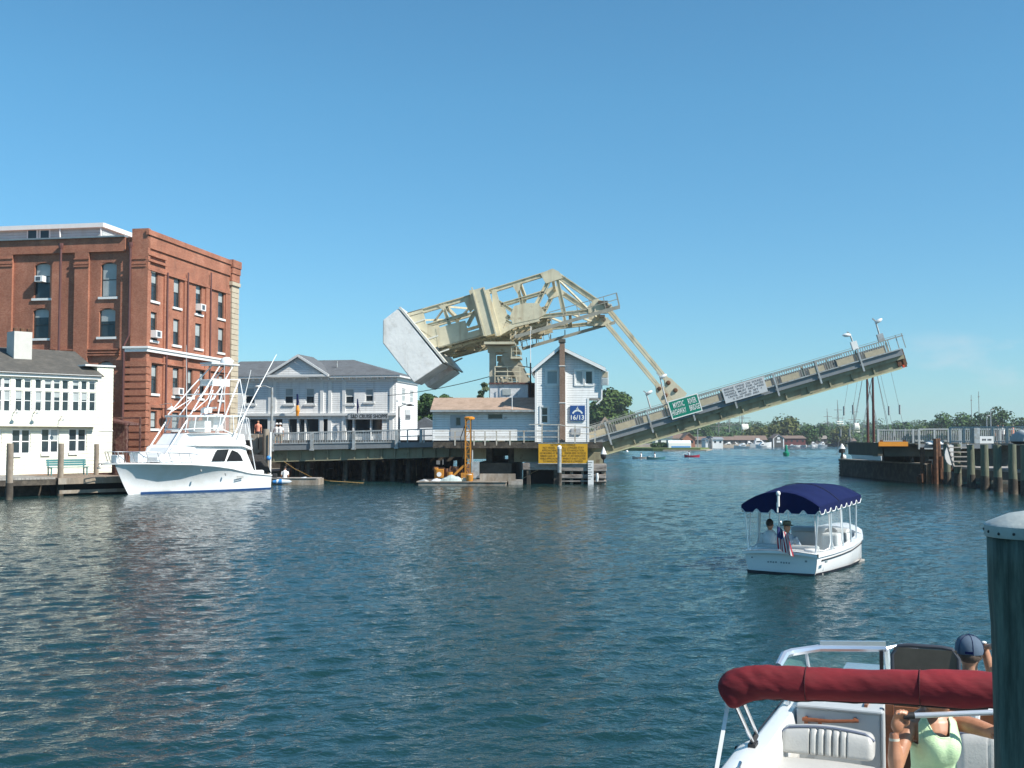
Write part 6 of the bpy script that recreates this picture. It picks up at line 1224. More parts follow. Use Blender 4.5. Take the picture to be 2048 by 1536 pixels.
for px,yt,D,l in((1943,790,420,'tall thin bare mast left of its twin above the right bank trees'),(1958,783,420,'taller bare mast with a small top float above the right bank trees')): T=thing('sailboat',l,'boat',(GX(px,D),D,0)); m=MB(); m.tube([(0,0,.5),(0,0,at(px,yt,D).z)],[.16,.09],6); m.ell((0,0,at(px,yt,D).z-2),(.35,.2,.2)); m.build('mast',mastm,T); m=MB(); m.loft([[(t_*5,-w_,1.1),(t_*5,0,-.4),(t_*5,w_,1.1)] for t_,w_ in((-1,1),(-.3,1.5),(.5,1.2),(1,.1))],False,True); m.build('hull',gel,T)
def cruiser(label,px,D,L,h,flip=1,group='white boats moored at the far shore'):
    T=thing('motor_cruiser',label,'boat',(GX(px,D),D,0),R(U(-12,12)),group); m=MB(); L/=2
    m.loft([[(flip*t_*L,-w_,zz),(flip*t_*L,-w_*.6,-.2),(flip*t_*L,w_*.6,-.2),(flip*t_*L,w_,zz)] for t_,w_,zz in((-1,1.3,h*.38),(-.3,1.5,h*.4),(.5,1.2,h*.48),(1,.1,h*.58))],False,True); m.build('hull',gel,T,smooth=True)
    m=MB(); m.prism([(flip*L*a,-1,h*c) for a,c in((-.55,.38),(-.5,.75),(.05,.78),(.35,.45))],(0,2,0)); m.prism([(flip*L*a,-.8,h*c) for a,c in((-.4,.75),(-.45,1),(-.15,1),(-.05,.77))],(0,1.6,0)); m.build('cabin',gel,T); m=MB(); m.prism([(flip*L*a,-1.02,h*c) for a,c in((-.45,.52),(-.42,.68),(.0,.7),(.15,.52))],(0,.015,0)); m.build('window',pane,T)
random.seed(5)
for a in(('small white motorboat with a dark stripe, out in front of the moored cruisers',1482,395,5.5,1.9,-1),('white cruiser with a tall flybridge left of the dark boathouse',1520,460,9.5,3.8,1),('white cruiser under the three-masted ship, left of the flybridge cruiser',1468,470,8,2.8,1),('low white cruiser beside the small white boathouse',1452,450,6.5,2.2,-1),('white motorboat right of the three-masted ship sail',1500,470,6,2.6,1),('small white boat with an open front near the dark boathouse dock',1520.5,420,4,2.2,-1),('small white boat moored beneath the red shed wall',1586,470,5,1.2,1),('white launch ashore right of the red shed',1628,492,5.5,2.2,1),('white tent-topped launch left of the dark barn',1641,492,5,2.2,-1)): cruiser(*a)
random.seed(9)
for k,px in enumerate((1560,1572,1596,1604,1622)): T=thing('skiff',('small white skiff pulled up below the dark boathouse','small white skiff at the left end of the red shed shore','small white skiff under the right end of the red shed','small white skiff just past the right end of the red shed','small white skiff on the sandy strip left of the launches')[k],'boat',(GX(px,482),482,.0),U(0,3),'skiffs along the red shed shore'); m=MB(); m.loft([[(t_*1.8,-w_,.8),(t_*1.6,-w_*.5,-.1),(t_*1.6,w_*.5,-.1),(t_*1.8,w_,.8)] for t_,w_ in((-1,.6),(0,.8),(1,.08))],False,True); m.build('hull',gel,T); m=MB(); m.box((0,0,.72),(.3,1.4,.2)); m.build('thwart',timber,T)
def pole(label,px,yt,D,zb,head): streetlamp(label,(GX(px,D),D,zb),at(px,yt,D).z-zb,(.5,0),head,None,.12)
pole('white lamp post on the grassy point',1395,859,330,.6,white); pole('slender pale lamp post left of the taller brown one on the right bank',1973,832,300,3,white); pole('taller brown lamp post with a yellowish head on the right bank',1981,820,280,3,cream); pole('thin white flagpole between the willow and the set sail',1700,842,520,1,white)
q=onz(1572.5,911,0); T=thing('channel_buoy','green can channel buoy floating in mid river','buoy',q); gb_=mat('buoy_green',(.0,.22,.12),.5,.1,2); m=MB(); m.lathe([(.5,-.2),(.62,.25),(.62,.6),(.3,.75)],(0,0,0),14); m.build('float',gb_,T,smooth=True); m=MB(); m.lathe([(.32,.7),(.26,1.5),(.16,2.0),(.02,2.1)],(0,0,0),10); m.build('topmark',gb_,T)
def paddler(label,px,y,L,col,persons,name='canoe'):
    q=onz(px,y,0); T=thing(name,label,'canoe',q,R(4),'paddle craft on the river'); m=MB(); m.loft([[(t_*L/2,-w_,zz),(t_*L/2,-w_*.6,-.08),(t_*L/2,w_*.6,-.08),(t_*L/2,w_,zz)] for t_,w_,zz in((-1,.03,.5),(-.7,.28,.36),(0,.42,.3),(.7,.28,.36),(1,.03,.5))],False,True); m.build('hull',col,T,smooth=True); m=MB(); m.bx(-.3,.3,-.36,.36,.28,.32); m.build('seat',timber,T)
    for dx,l,sh in persons:
        person(l,(q.x+dx,q.y,.12),R(180),sh,cl_dark,'sit',vox=.04,hat=None)
    m=MB()
    return T
paddler('pale grey canoe with a white-shirted paddler left of the dark canoe',1282,918,2.8,galv,((.0,'paddler in white in the left pale canoe',cl_white),))
paddler('dark teal canoe with a white-shirted paddler right of the pale canoe',1312,919,2.9,teal,((-.2,'paddler in white in the dark teal canoe',cl_white),))
paddler('red kayak with a pale-shirted paddler in mid river',1384,914.5,2.7,mat('kayak_red',(.4,.03,.06),.3,.1,2),((-.55,'paddler in pale clothes in the red kayak',cl_blue),),'kayak')
for px,y,l in((1254,904,'white mooring ball closest to the bridge leaf foot'),(1266,899,'white mooring ball near the grassy point')): T=thing('mooring_ball',l,'buoy',onz(px,y,0)); m=MB(); m.ell((0,0,.1),(.35,.35,.35)); m.tube([(0,0,.4),(0,0,.6)],.05,6); m.build('ball',white,T,smooth=True)
# ================================================================ electric launch with the blue canopy
rc=onz(1637,1113,.44); hd=R(33); fx=V((math.sin(hd),math.cos(hd),0)); fy=V((-math.cos(hd),math.sin(hd),0)); HW_=.86
Ol=rc+fy*HW_; Ol.z=0; lf_=Fr(Ol,90-33)
T=thing('electric_launch','white electric launch with a navy scalloped canopy heading upriver','boat',fr=lf_)
LL=5.05
BSl=[(0,.83),(.8,.92),(2.2,.97),(3.4,.87),(4.4,.56),(4.9,.2),(LL,.03)]; ZSl=[(0,.46),(1.5,.5),(3,.58),(4.3,.7),(LL,.8)]
m=MB(); rg=[]; N_=22
for i in range(N_):
    x=LL*i/(N_-1); bs=interp(BSl,x); zs=interp(ZSl,x); half=[]
    for u in(0,.25,.45,.65,.83,1):
        z=-.5+(zs+.5)*u; bw=bs*(0,.7,.88,.95,.985,1)[(0,.25,.45,.65,.83,1).index(u)]; xx=x-(.28*(1-u) if x>LL*.8 else 0)*((x-LL*.8)/(LL*.2)) + (.12*(1-u) if i==0 else 0)
        half.append((xx,bw,z))
    rg.append([(a,-c,d) for a,c,d in half[::-1]]+half[1:])
m.loft(rg,False); n_=len(rg[0]); m.add([(x-.1*(1-(y/.9)**2),y,z) for x,y,z in rg[0]],[tuple(range(n_))]); 
for j in range(n_-1): pass
m.build('hull',gel,T,smooth=True,ang=45)
m=MB(); rows=[]
for s in(-1,1):
    rows=[]
    for i in range(N_): x=LL*i/(N_-1); bs=interp(BSl,x); zs=interp(ZSl,x); w_=min(.17,bs); rows.append([(x,s*(bs+.035),zs-.05),(x,s*(bs+.035),zs+.02),(x,s*(bs-w_),zs+.03),(x,s*(bs-w_-.02),zs-.25)])
    m.loft(rows,False)
m.build('gunwale',gel,T,smooth=True)
m=MB(); 
for s in(-1,1):
    m.tube([(LL*i/21*.99,s*(interp(BSl,LL*i/21)+.012),interp(ZSl,LL*i/21)-.13) for i in range(1,20)],.014,5)
m.build('pinstripe',black,T)
m=MB()
for s in(-1,1):
    rr=[]
    for i in range(20): x=LL*.84*i/19; bs=interp(BSl,x); rr.append([(x+.02,s*(bs*.9+.014),-.03),(x+.02,s*(bs*.935+.014),.06)])
    m.loft(rr,False)
m.add([(-.05,-.75,-.03),(-.12,0,-.03),(-.05,.75,-.03),(-.05,.78,.055),(-.125,0,.055),(-.05,-.78,.055)],[(0,1,4,5),(1,2,3,4)]); m.build('boot_stripe',mat('boot_black',(.02,.02,.03),.5,.1,3),T)
m=MB(); m.loft([[(-.13+.02*(abs(v)),v*.86,.46-.012*v*v+.04*(1-v*v)+d) for v in(-1,-.7,-.35,0,.35,.7,1)] for d in(-.03,.03)],False); m.loft([[(a,v*.86,.49+.05*(1-v*v)) for v in(-1,-.5,0,.5,1)] for a in(-.13,.22,.4)],False); m.loft([[(.4,v*.84,.53-d) for v in(-1,-.5,0,.5,1)] for d in(0,.45)],False); m.build('stern_deck',gel,T,smooth=True,ang=60)
m=MB(); 
fd=[]
for i in range(9): x=3.75+(LL-3.75)*i/8; bs=interp(BSl,x); zs=interp(ZSl,x); fd.append([(x,v*bs,zs+.03+.16*(1-v*v)*(1-(i/8)**2)) for v in(-1,-.6,-.2,.2,.6,1)])
m.loft(fd,False); m.loft([fd[0],[(3.74,y,.0) for _,y,_ in fd[0]]],False); m.build('foredeck',gel,T,smooth=True,ang=50)
m=MB(); m.bx(.38,3.8,-.82,.82,.0,.04); m.build('floor',greydeck,T)
vin=mat('launch_vinyl',(.55,.57,.56),.5,.08,3)
m=MB(); m.bx(.42,.95,-.72,.72,.04,.3); m.bx(.42,.56,-.72,.72,.3,.62); m.bx(.95,2.6,.45,.82,.04,.3); m.bx(.95,2.6,-.82,-.45,.04,.3); m.build('bench_seat',vin,T,bev=.04)
m=MB(); m.bx(2.75,3.1,-.7,.7,.04,.75); m.prism([(2.7,-.7,.75),(3.1,-.7,.75),(3.05,-.7,.86),(2.8,-.7,.84)],(0,1.4,0)); m.build('dashboard',vin,T,bev=.03); m=MB(); m.lathe([(.14,0),(.17,.02),(.14,.04)],(2.62,-.35,.72),12,True,Matrix.Rotation(R(-60),3,'Y')); m.build('steering_wheel',black,T); m=MB(); m.box((2.0,-.55,.55),(.4,.4,.5)); m.build('helm_seat',vin,T,bev=.05)
# canopy
CX0,CX1=-.02,3.25; WC=.9
edge=lambda x:1.52+.13*(x-CX0)/(CX1-CX0)
def cz(x,v): u=(x-CX0)/(CX1-CX0); return edge(x)+(.42*(1-abs(v)**2.3))*(.62+.3*math.sin(math.pi*min(max(u*.9+.12,0),1)))
m=MB(); NXc=18; vs_=[-1,-.93,-.8,-.6,-.4,-.2,0,.2,.4,.6,.8,.93,1]
m.loft([[(CX0+(CX1-CX0)*i/NXc,v*WC,cz(CX0+(CX1-CX0)*i/NXc,v)-(.02 if i%6==3 else 0)) for v in vs_] for i in range(NXc+1)],False)
o=m.build('canopy_top',navy,T,smooth=True,ang=60); s_=o.modifiers.new('t','SOLIDIFY'); s_.thickness=.012
val=MB(); pip=MB()
def valance(f,n):
    "scalloped strip hanging below the canopy edge, f(u) gives the edge point"
    up=[];lo=[]; 
    for i in range(n*12+1):
        u=i/(n*12); p=V(f(u)); dz=.17-.085*max(0,math.cos(2*math.pi*(u*n)))**1.5; up.append(p+V((0,0,.01))); lo.append(p-V((0,0,dz)))
    val.loft([up,lo],False); pip.tube(lo,.011,5)
lerpx=lambda u:CX0+(CX1-CX0)*u
for s in(-1,1): valance(lambda u:(lerpx(u),s*(WC+.006),edge(lerpx(u))),8)
for x in(CX0-.006,CX1+.006):
    valance(lambda u:(x,(2*u-1)*WC,edge(x)+.0),5)
    val.loft([[(x,v*WC,cz(x,v)+.004) for v in vs_],[(x,v*WC,edge(x)) for v in vs_]],False)
vo=val.build('valance',navy,T,smooth=2); pip.build('white_piping',white,vo,smooth=True)
m=MB(); 
m.tube([(1.5,v*(WC*.99),cz(1.5,v)+.012) for v in vs_],.009,6)
m.build('canopy_seam',mat('navy_seam',(.01,.013,.04),.8,.1,5),T)
m=MB()
for x in(.05,.95,1.75,2.4,3.0):
    for s in(-1,1): m.tube([(x,s*(interp(BSl,max(x,0))-.06),interp(ZSl,max(x,0))),(x,s*(WC-.05),edge(x)-.02)],.02,8)
for s in(-1,1): m.tube([(.05,s*(WC-.05),edge(0)-.03),(3.0,s*(WC-.05),edge(3.0)-.03)],.016,6)
for x in(.05,1.6,3.0): m.tube([(x,v*(WC-.05),cz(x,v)-.06) for v in vs_[1:-1]],.013,6)
m.build('canopy_frame',alu,T,smooth=True)
cv=clear('canopy_vinyl',(.55,.6,.62),.8,.12)
for s in(-1,1):
    for x0,x1 in((.08,.93),(.97,1.73)): m=MB(); m.add([(x0,s*(interp(BSl,x0)-.06),.5),(x1,s*(interp(BSl,x1)-.06),.5),(x1,s*(WC-.04),edge(x1)-.08),(x0,s*(WC-.04),edge(x0)-.08)],[(0,1,2,3)]); m.build('clear_curtain',cv,T)
m=MB(); m.add([(3.1,-.84,.75),(3.1,.84,.75),(3.05,.85,edge(3.05)),(3.05,-.85,edge(3.05))],[(0,1,2,3)]); m.build('clear_curtain',cv,T)
for s in(-1,1):
    for x0,x1 in((.12,.9),(1.0,1.7)):
        m=MB(); f=lambda x,z:(x,s*(interp(BSl,x)-.062+(WC-.98+.04)*z),.5+(edge(x)-.6)*z); m.tube([f(x0,1),f(x0,.2),f(x0+.1,.06),f((x0+x1)/2,.02),f(x1-.1,.06),f(x1,.2),f(x1,1)],.014,5); m.build('curtain_binding',white,T,smooth=True)
m=MB(); m.tube([(-.1,-.05,.53),(-.2,-.08,1.15)],.012,6); m.ell((-.2,-.08,1.17),(.025,.025,.03)); fs=m.build('flag_staff',steel,T)
# flag: stripes and canton drooping
m=MB(); nx,nz=13,10
def fp(i,j): 
    u=i/13; v=j/10; return (-.2+.05*v-.03*math.sin(u*14+v*3)-.03*v,-.0-.26*u+(-.1*u)*v+.05*v*0,1.1-.52*v-.2*u*(1-v*.2)+.0)
for i in range(13):
    for j in range(10):
        m.mi=2 if (i<5 and j<5) or (j<4 and i<7) else (0 if i%2==0 else 1)
        m.add([fp(i,j),fp(i+1,j),fp(i+1,j+1),fp(i,j+1)],[(0,1,2,3)])
m.mi=0; fl=m.build('ensign',[mat('flag_red',(.45,.03,.05),.8,.1,9),mat('flag_white',(.75,.72,.7),.8,.05,9),mat('flag_blue',(.02,.03,.14),.8,.1,9)],T,smooth=2)
m=MB(); m.lathe([(.03,-.15),(.03,.12)],(-.1,.0,1.66),8); m.tube([(-.11,.02,1.38),(-.115,.02,1.6)],.02,6); m.ell((-.1,.0,1.8),(.05,.05,.06)); m.build('stern_light',white,T,smooth=True)
m=MB(); m.box((-.125,-.62,.33),(.01,.05,.04)); m.bx(.15,.3,-.965,-.95,.29,.34); m.box((-.128,.62,.35),(.01,.04,.03)); [m.box((-.132,-.24+.06*k,.27+.004*(k%2)),(.006,.035,.035)) for k in range(9) if k!=4]; m.build('transom_marking',mat('grey_lettering',(.2,.24,.25),.5,.1,5),T)
m=MB(); m.lathe([(.1,0),(.14,.02),(.14,.05),(.1,.07)],(.3,-.6,.5),12); m.tube([(.25,-.6,.53),(.3,-.45,.55),(.45,-.55,.54),(.4,-.75,.53)],.02,6); m.build('coiled_rope',cl_white,T,smooth=True)
def rider(label,px,py,zb,shirt,**k):
    p=at(px,py,25.7); zb=p.z-.84; person(label,(p.x,p.y,zb),R(54),shirt,khaki,'sit',vox=.018,**k)
rider('dark-haired person in white seated under the navy canopy at the left',1540,1049,.24,cl_white)
rider('person in an olive bucket hat and pale patterned shirt under the navy canopy',1574,1055,.22,cl_blue,hair=False,hat=olive,arms={-1:[(.1,.32,.18),(.3,.3,.2)],1:[(.05,.26,.2),(.25,.2,.1)]})
from mathutils import noise
# ================================================================ foreground motorboat
o_=onz(1497,1487,.9); o_.z=0; mf=Fr(o_,90-22.9); Mz=mf.hz
T=thing('motorboat','white open motorboat with a rolled maroon bimini moored in the foreground','boat',fr=mf)
YC=-1.2                                              # centreline (boat is starboard of the near rail)
cg=mat('boat_gelcoat',(.74,.75,.74),.2,.05,1.5,col2=(.6,.6,.56),sc2=4,lo=.6,hi=.75); vinyl=mat('grey_vinyl',(.5,.49,.46),.45,.1,4,col2=(.4,.38,.34),sc2=5,lo=.58,hi=.75,bump=.002,bs=60); pv=mat('piping_blue_grey',(.16,.18,.24),.5,.1,5); teak=mat('varnished_teak',(.25,.085,.035),.35,.25,4,stretch=(1,8,8))
def both(f):
    f(1); f(-1)
Q=lambda y,s: YC+(y-YC)*s                             # mirror in the centreline
# gunwale cap, coaming and hull side
GX_=[-2.6,-1.2,-.35,-.05,.15,.6,1.2,1.6,2.0,2.4,2.75,3.0,3.2,3.35]; 
def yo(x): return .0 if x<1.5 else YC*min(1,((x-1.5)/1.85))**2.3
def zg(x): return .9-.015*max(0,x)
def hullf(s):
    m=MB(); rows=[]
    for x in GX_:
        y=yo(x); z=zg(x); w_=.145; b_=.06 if x<.1 else .0
        rows.append([(x,Q(y+b_+.02,s),z-.12),(x,Q(y+b_+.0,s),z-.008),(x,Q(y+b_-.02,s),z+.006),(x,Q(y-.04,s),z+.012),(x,Q(max(y-w_+.012,YC) ,s),z+.008),(x,Q(max(y-w_,YC),s),z-.01),(x,Q(max(y-w_-.015,YC),s),z-.09),(x,Q(max(y-w_-.035,YC),s),z-.5)])
    m.loft(rows,False); m.build('gunwale',cg,T,smooth=True,ang=50)
    m=MB(); rows=[]
    for x in GX_:
        y=yo(x); z=zg(x); b_=.06 if x<.1 else .0
        rows.append([(x,Q(y+b_+.02,s),z-.12),(x,Q(y+b_+.1,s),z-.16),(x,Q(y+b_+.11,s),z-.2),(x,Q(y+b_-.05,s),.35),(x,Q(y-.3 if y>YC+.4 else YC,s),-.2)])
    m.loft(rows,False); m.build('hull_side',cg,T,smooth=True,ang=50)
    m=MB(); m.tube([(x,Q(yo(x)+.014+(.06 if x<.1 else 0),s),zg(x)-.03) for x in GX_[3:]],.017,6); m.build('rub_rail',black,T,smooth=True)
both(hullf)
m=MB(); m.bx(-2.6,2.15,-2.2,-.2,.22,.26); m.build('cockpit_sole',mat('cockpit_sole_grey',(.35,.34,.31),.7,.1,4),T)
# port console / cabin bulkhead with teak handle
pA=Mz(1577,1413,.96); pB=Mz(1764,1413,.96); xB=(pA.x+pB.x)/2
yR=pB.y; yL=-.165
m=MB(); m.bx(xB,xB+.9,yR,yL,.25,.93); m.bx(xB-.03,xB+.9,yR-.02,yL,.931,.96); m.bx(xB-.02,xB+.03,yR-.03,yR-.001,.25,.96); m.build('console',mat('console_grey',(.48,.5,.5),.4,.05,3),T,bev=.015)
m=MB(); m.bx(xB+.06,xB+.45,yR+.1,yL-.5,0.961,.98); m.bx(xB+.5,xB+.8,yR+.1,yL-.2,0.961,.978); m.build('teak_panel',teak,T)
tp=Mz(1770,1430,.9); m=MB(); m.bx(xB+.04,xB+.1,yR-.09,yR-.03,.25,1.0); m.bx(xB+.0,xB+.03,yR-.8,yR-.1,.93,1.0); m.build('companionway_trim',teak,T)
m=MB(); m.bx(xB+.5,xB+.55,yR-.75,yR-.1,.2,.98); m.bx(xB-.05,xB+.5,yR-.75,yR-.1,.15,.2); m.build('companionway_door',mat('dark_teak',(.07,.03,.015),.5,.2,4),T)
fx_=mf.hx; h0=fx_(1606,1437,xB-.03); h1=fx_(1718,1441,xB-.03)
m=MB(); m.tube([(xB-.05,h0.y,h0.z),(xB-.075,h0.y*.5+h1.y*.5,(h0.z+h1.z)/2-.004),(xB-.05,h1.y,h1.z)],[.016,.013,.013],8); m.tube([(xB-.0,h0.y-.02,h0.z),(xB-.05,h0.y-.02,h0.z)],.018,6); m.tube([(xB-.0,h1.y+.03,h1.z),(xB-.05,h1.y+.03,h1.z)],.016,6)
f0=fx_(1608,1443,xB-.03);f1=fx_(1643,1453,xB-.03); m.bx(xB-.025,xB-.003,f1.y,f1.y+.025,f1.z,h0.z);m.bx(xB-.025,xB-.003,f0.y-.025,f0.y,f1.z,h0.z); m.bx(xB-.025,xB-.003,f1.y+.026,f0.y-.026,f1.z-.02,f1.z+.008); m.build('teak_handle',teak,T,smooth=True,ang=30)
# lounge seat: pleated backrest, cushion
def cushion(name,x0,x1,y0,y1,z0,z1,pl=None,mtl=vinyl,nz=7,ny=84,top=.03,rake=.0):
    "puffed upholstered block facing aft (-x), with pleats across the middle"
    m=MB(); rows=[]
    for j in range(ny+1):
        v=j/ny; y=y0+(y1-y0)*v; ed=min(1,min(v,1-v)/.07); e2=math.sqrt(max(0,1-(1-ed)**2)); row=[]
        pf=0
        if pl and pl[0]<v<pl[1]: pf=-.03*abs(math.cos(math.pi*pl[2]*(v-pl[0])/(pl[1]-pl[0])))**14
        zt=z1-(1-e2)*.06+top*math.sin(math.pi*v); zb=z0+(1-e2)*.03
        for a in range(17):
            t_=2*math.pi*a/16; cx,sz=-math.cos(t_),math.sin(t_); sg=lambda q:math.copysign(abs(q)**.45,q)
            row.append(((x0+x1)/2+sg(cx)*(x1-x0)/2*(.35+.65*e2)+(pf*-1 if cx<-.2 else 0)+rake*(sz*.5+.5),y,(zt+zb)/2+sg(sz)*(zt-zb)/2))
        rows.append(row[:16])
    m.loft(rows,True,True); o=m.build(name,mtl,T,smooth=True,ang=70); return o,rows
sA=Mz(1540,1513,.76); bkx=Mz(1650,1511,.76).x
b0=fx_(1560,1480,bkx+.05); b1=fx_(1748,1480,bkx+.05)
ztop=fx_(1650,1462,bkx+.12).z
o,rw_=cushion('backrest',bkx,bkx+.16,b1.y,b0.y,.74,ztop,(.28,.68,5),rake=.07)
m=MB(); m.tube([(bkx+.09,b1.y+(b0.y-b1.y)*k/10,ztop+.004+.03*math.sin(math.pi*k/10)-(.035 if k in(0,10) else 0)) for k in range(11)],.009,6); m.build('piping',pv,o,smooth=True)
c0=fx_(1528,1516,bkx-.35); c1=fx_(1752,1516,bkx-.35)
o2,_=cushion('seat_cushion',bkx-.5,bkx+.06,c1.y-.0,c0.y+.0,.57,.72,None,top=.015); m=MB(); yy0,yy1=c1.y,c0.y
m.tube([(bkx-.49,yy0+(yy1-yy0)*k/8,.70+.012*math.sin(math.pi*k/8)) for k in range(9)],.009,6); m.build('piping',pv,o2,smooth=True)
m=MB(); m.bx(bkx-.48,bkx+.2,yy0+.02,yy1-.02,.26,.56); m.build('seat_base',cg,T,bev=.02)
m=MB(); m.bx(bkx-.47,xB-.05,yy1+.0,-.2,.3,.66); m.build('side_bolster',vinyl,T,bev=.05)
# starboard seat behind the pile
r0=fx_(1912,1478,bkx-.25); 
o3,_=cushion('backrest',bkx-.28,bkx-.1,r0.y-.75,r0.y,.7,r0.z+.02,(.35,.75,5),rake=.05); m=MB(); m.tube([(bkx-.17,r0.y-.75*k/8,r0.z+.02+.03*math.sin(math.pi*k/8)) for k in range(9)],.01,6); m.build('piping',pv,o3,smooth=True)
cushion('seat_cushion',bkx-.8,bkx-.22,r0.y-.75,r0.y+.02,.55,.7,None,top=.015)
m=MB(); m.bx(bkx-.1,bkx-.06,r0.y-.75,r0.y-.05,.9,1.0)
for k in range(3): m.tube([(bkx+.1+.02*k,r0.y-.1-.16*k,.9),(bkx+.1,r0.y-.12-.16*k,1.12)],.03,8)
m.build('seat_clutter',cl_white,T)
# windscreen
xw=xB+.75; wa=fx_(1557,1332,xw-.45); wb=fx_(1582,1305,xw-.1); wc=fx_(1640,1296,xw+.05); wd=fx_(1772,1297,xw+.12); we=fx_(1800,1300,xw+.12)
fr_=mat('bright_frame',(.7,.73,.78),.22,.05,4,metal=.7)
ctr=YC
top_=[(wa.x,wa.y,wa.z),(wa.x+.12,wa.y-.03,wa.z+.07),(wb.x,wb.y,wb.z),(wc.x,wc.y,wc.z),(wd.x,wd.y,wd.z)]
m=MB(); m.tube(top_,[.03,.034,.034,.032,.03],8)

bot_=[(wa.x-.1,wa.y+.02,.93),(wa.x+.05,wa.y,.95),(wb.x-.02,wb.y+.02,.97),(wc.x+.12,wc.y,1.0),(wd.x+.25,wd.y,1.0)]
m.tube(bot_,.02,6)
m.tube([top_[-1],bot_[-1]],.026,6)
pA_=fx_(1612,1305,xw); m.tube([(wb.x*.5+wc.x*.5,pA_.y,wc.z-.01),(wc.x+.05,pA_.y-.02,.98)],.016,6)
m.bar((wc.x,wc.y,wc.z+.035),(wd.x,wd.y,wd.z+.035),.03,.05); m.tube([top_[-1],(wd.x+.1,wd.y-.12,wd.z+.02),(wd.x+.1,wd.y-.28,wd.z-.02)],.016,6)
m.build('windscreen_frame',fr_,T,smooth=True); m=MB(); mir=lambda q:(q[0],2*YC-q[1],q[2]); m.tube([mir(q) for q in top_],.032,8); m.tube([mir(q) for q in bot_],.02,6); m.tube([mir(top_[-1]),mir(bot_[-1])],.026,6); m.build('windscreen_frame',fr_,T,smooth=True)
gl=clear('green_tinted_glass',(.25,.5,.45),.7,.03)
for f_ in(lambda q:q,mir): m=MB(); m.loft([[f_(q) for q in top_],[f_(q) for q in bot_]],False); m.build('windscreen_glass',gl,T,smooth=2)
m=MB(); m.bx(top_[-1][0]-.04,top_[-1][0]-.015,top_[-1][1]+.02,top_[-1][1]+.05,1.0,wd.z-.02); m.build('centre_latch',black,T)
# foredeck and cabin top forward of the windscreen
m=MB(); fdk=[]
for i in range(10):
    x=xB+.88+(3.33-xB-.88)*i/9; yy=yo(x)-.14; hw_=max(yy-YC,.02); fdk.append([(x,YC+v*hw_,zg(x)+.0+.05*(1-v*v)*(1-i/9)) for v in(-1,-.7,-.35,0,.35,.7,1)])
m.loft(fdk,False); m.build('foredeck',mat('foredeck_aqua_white',(.6,.68,.65),.3,.04,2),T,smooth=2)
m=MB(); hx_=xB+1.25; m.loft([[(hx_+a,YC+.55+v*.28,zg(hx_)+.12) for v in(-1,1)] for a in(0,.4)],False); m.build('deck_hatch',fr_,T)
# bimini: rolled maroon boot on folded stainless bows
mar=mat('maroon_canvas',(.23,.011,.018),.8,.25,2.2,col2=(.15,.008,.013),sc2=3,bump=.012,bs=7,stretch=(1.5,.6,1.5))
foot=Mz(1506,1486,.93)
c1_=at(1470,1362,6.45); c2_=at(1985,1380,5.95); dd=(c2_-c1_); A_=mf.I@c1_; B_=mf.I@c2_; AB=B_-A_
m=MB(); random.seed(2); rings=[]; NR=110
for i in range(NR):
    t_=-.07+1.33*i/(NR-1); 
    u=i/(NR-1); c=A_+AB*t_; r=.09+.005*math.sin(t_*9)
    endf=min(1,(i+.35)/6.); endf=math.sqrt(1-(1-endf)**2); drop=-.05*math.exp(-((t_+.06)/.07)**2)
    c=c+V((0,0,drop*.6)); ring=[]
    for k in range(36):
        a=2*math.pi*k/36; nz_=noise.noise(V((t_*9,math.cos(a)*1.3,math.sin(a)*1.3)))*.075+noise.noise(V((t_*26+math.sin(a)*2,math.cos(a)*1.1,math.sin(a)*1.1)))*.035*(1+2*math.exp(-max(t_,0)*5))
        rr=r*endf*(1+nz_+.05*math.sin(3*a+t_*14)*math.exp(-t_*4)+.035*math.sin(5*a-t_*22)*math.exp(-max(t_,0)*6)+.018*math.sin(2*a+t_*5))
        if math.sin(a)<0: rr*=1+.5*math.exp(-((t_+.0)/.055)**2)*abs(math.sin(a))
        sag=1.0+.04*math.sin(t_*3)
        ring.append(c+V((math.cos(a)*rr*1.0,0,math.sin(a)*rr*sag)))
    rings.append(ring)
m.loft(rings,True,True); bt=m.build('bimini_boot',mar,T,smooth=2,sub=1)
m=MB(); m.tube([rings[i][27]+V((0,0,-.004)) for i in range(8,110)],.005,5); m.build('zip',black,bt)
for i in(30,66): m=MB(); m.tube([c+(c-sum(rings[i],V())/36)*.02 for c in rings[i]]+[rings[i][0]],.0035,5); m.build('seam',mat('maroon_seam',(.07,.004,.008),.8,.1,9),bt)
m=MB(); e1=mf.I@at(1463,1402,6.5); e2=mf.I@at(1478,1394,6.45); ft=V((foot.x,foot.y,.93))
m.tube([ft+V((0,.0,.0)),e1+V((0,0,.03))],.013,8); m.tube([ft+V((.06,-.01,.06)),e2+V((0,0,.03))],.013,8); 
for s in(0,): m.tube([V((ft.x,2*YC-ft.y,.93)),B_+AB*.27],.013,8)
m.build('bimini_bow',steel,T,smooth=True)
m=MB(); m.tube([ft+V((-.03,.01,-.02)),ft+V((.06,-.01,.04))],.02,8); m.box(ft+V((0,0,-.01)),(.12,.05,.03)); m.build('hinge',black,T)
for x in(1.25,-.75): m=MB(); m.tube([(x-.09,-.075,.955),(x-.03,-.075,.94),(x+.03,-.075,.94),(x+.09,-.075,.955)],.011,8); m.bx(x-.035,x+.035,-.09,-.06,.905,.94); m.build('cleat',steel,T,smooth=True)
s0=mf.I@at(1455,1412,6.5); s1=mf.I@at(1432,1545,6.3); m=MB(); m.bar(s0,s1,.022,.004,(1,0,0)); m.tube([s0+V((0,0,.0)),s0+V((0,0,.05))],.016,6); m.build('tension_strap',cl_white,T)
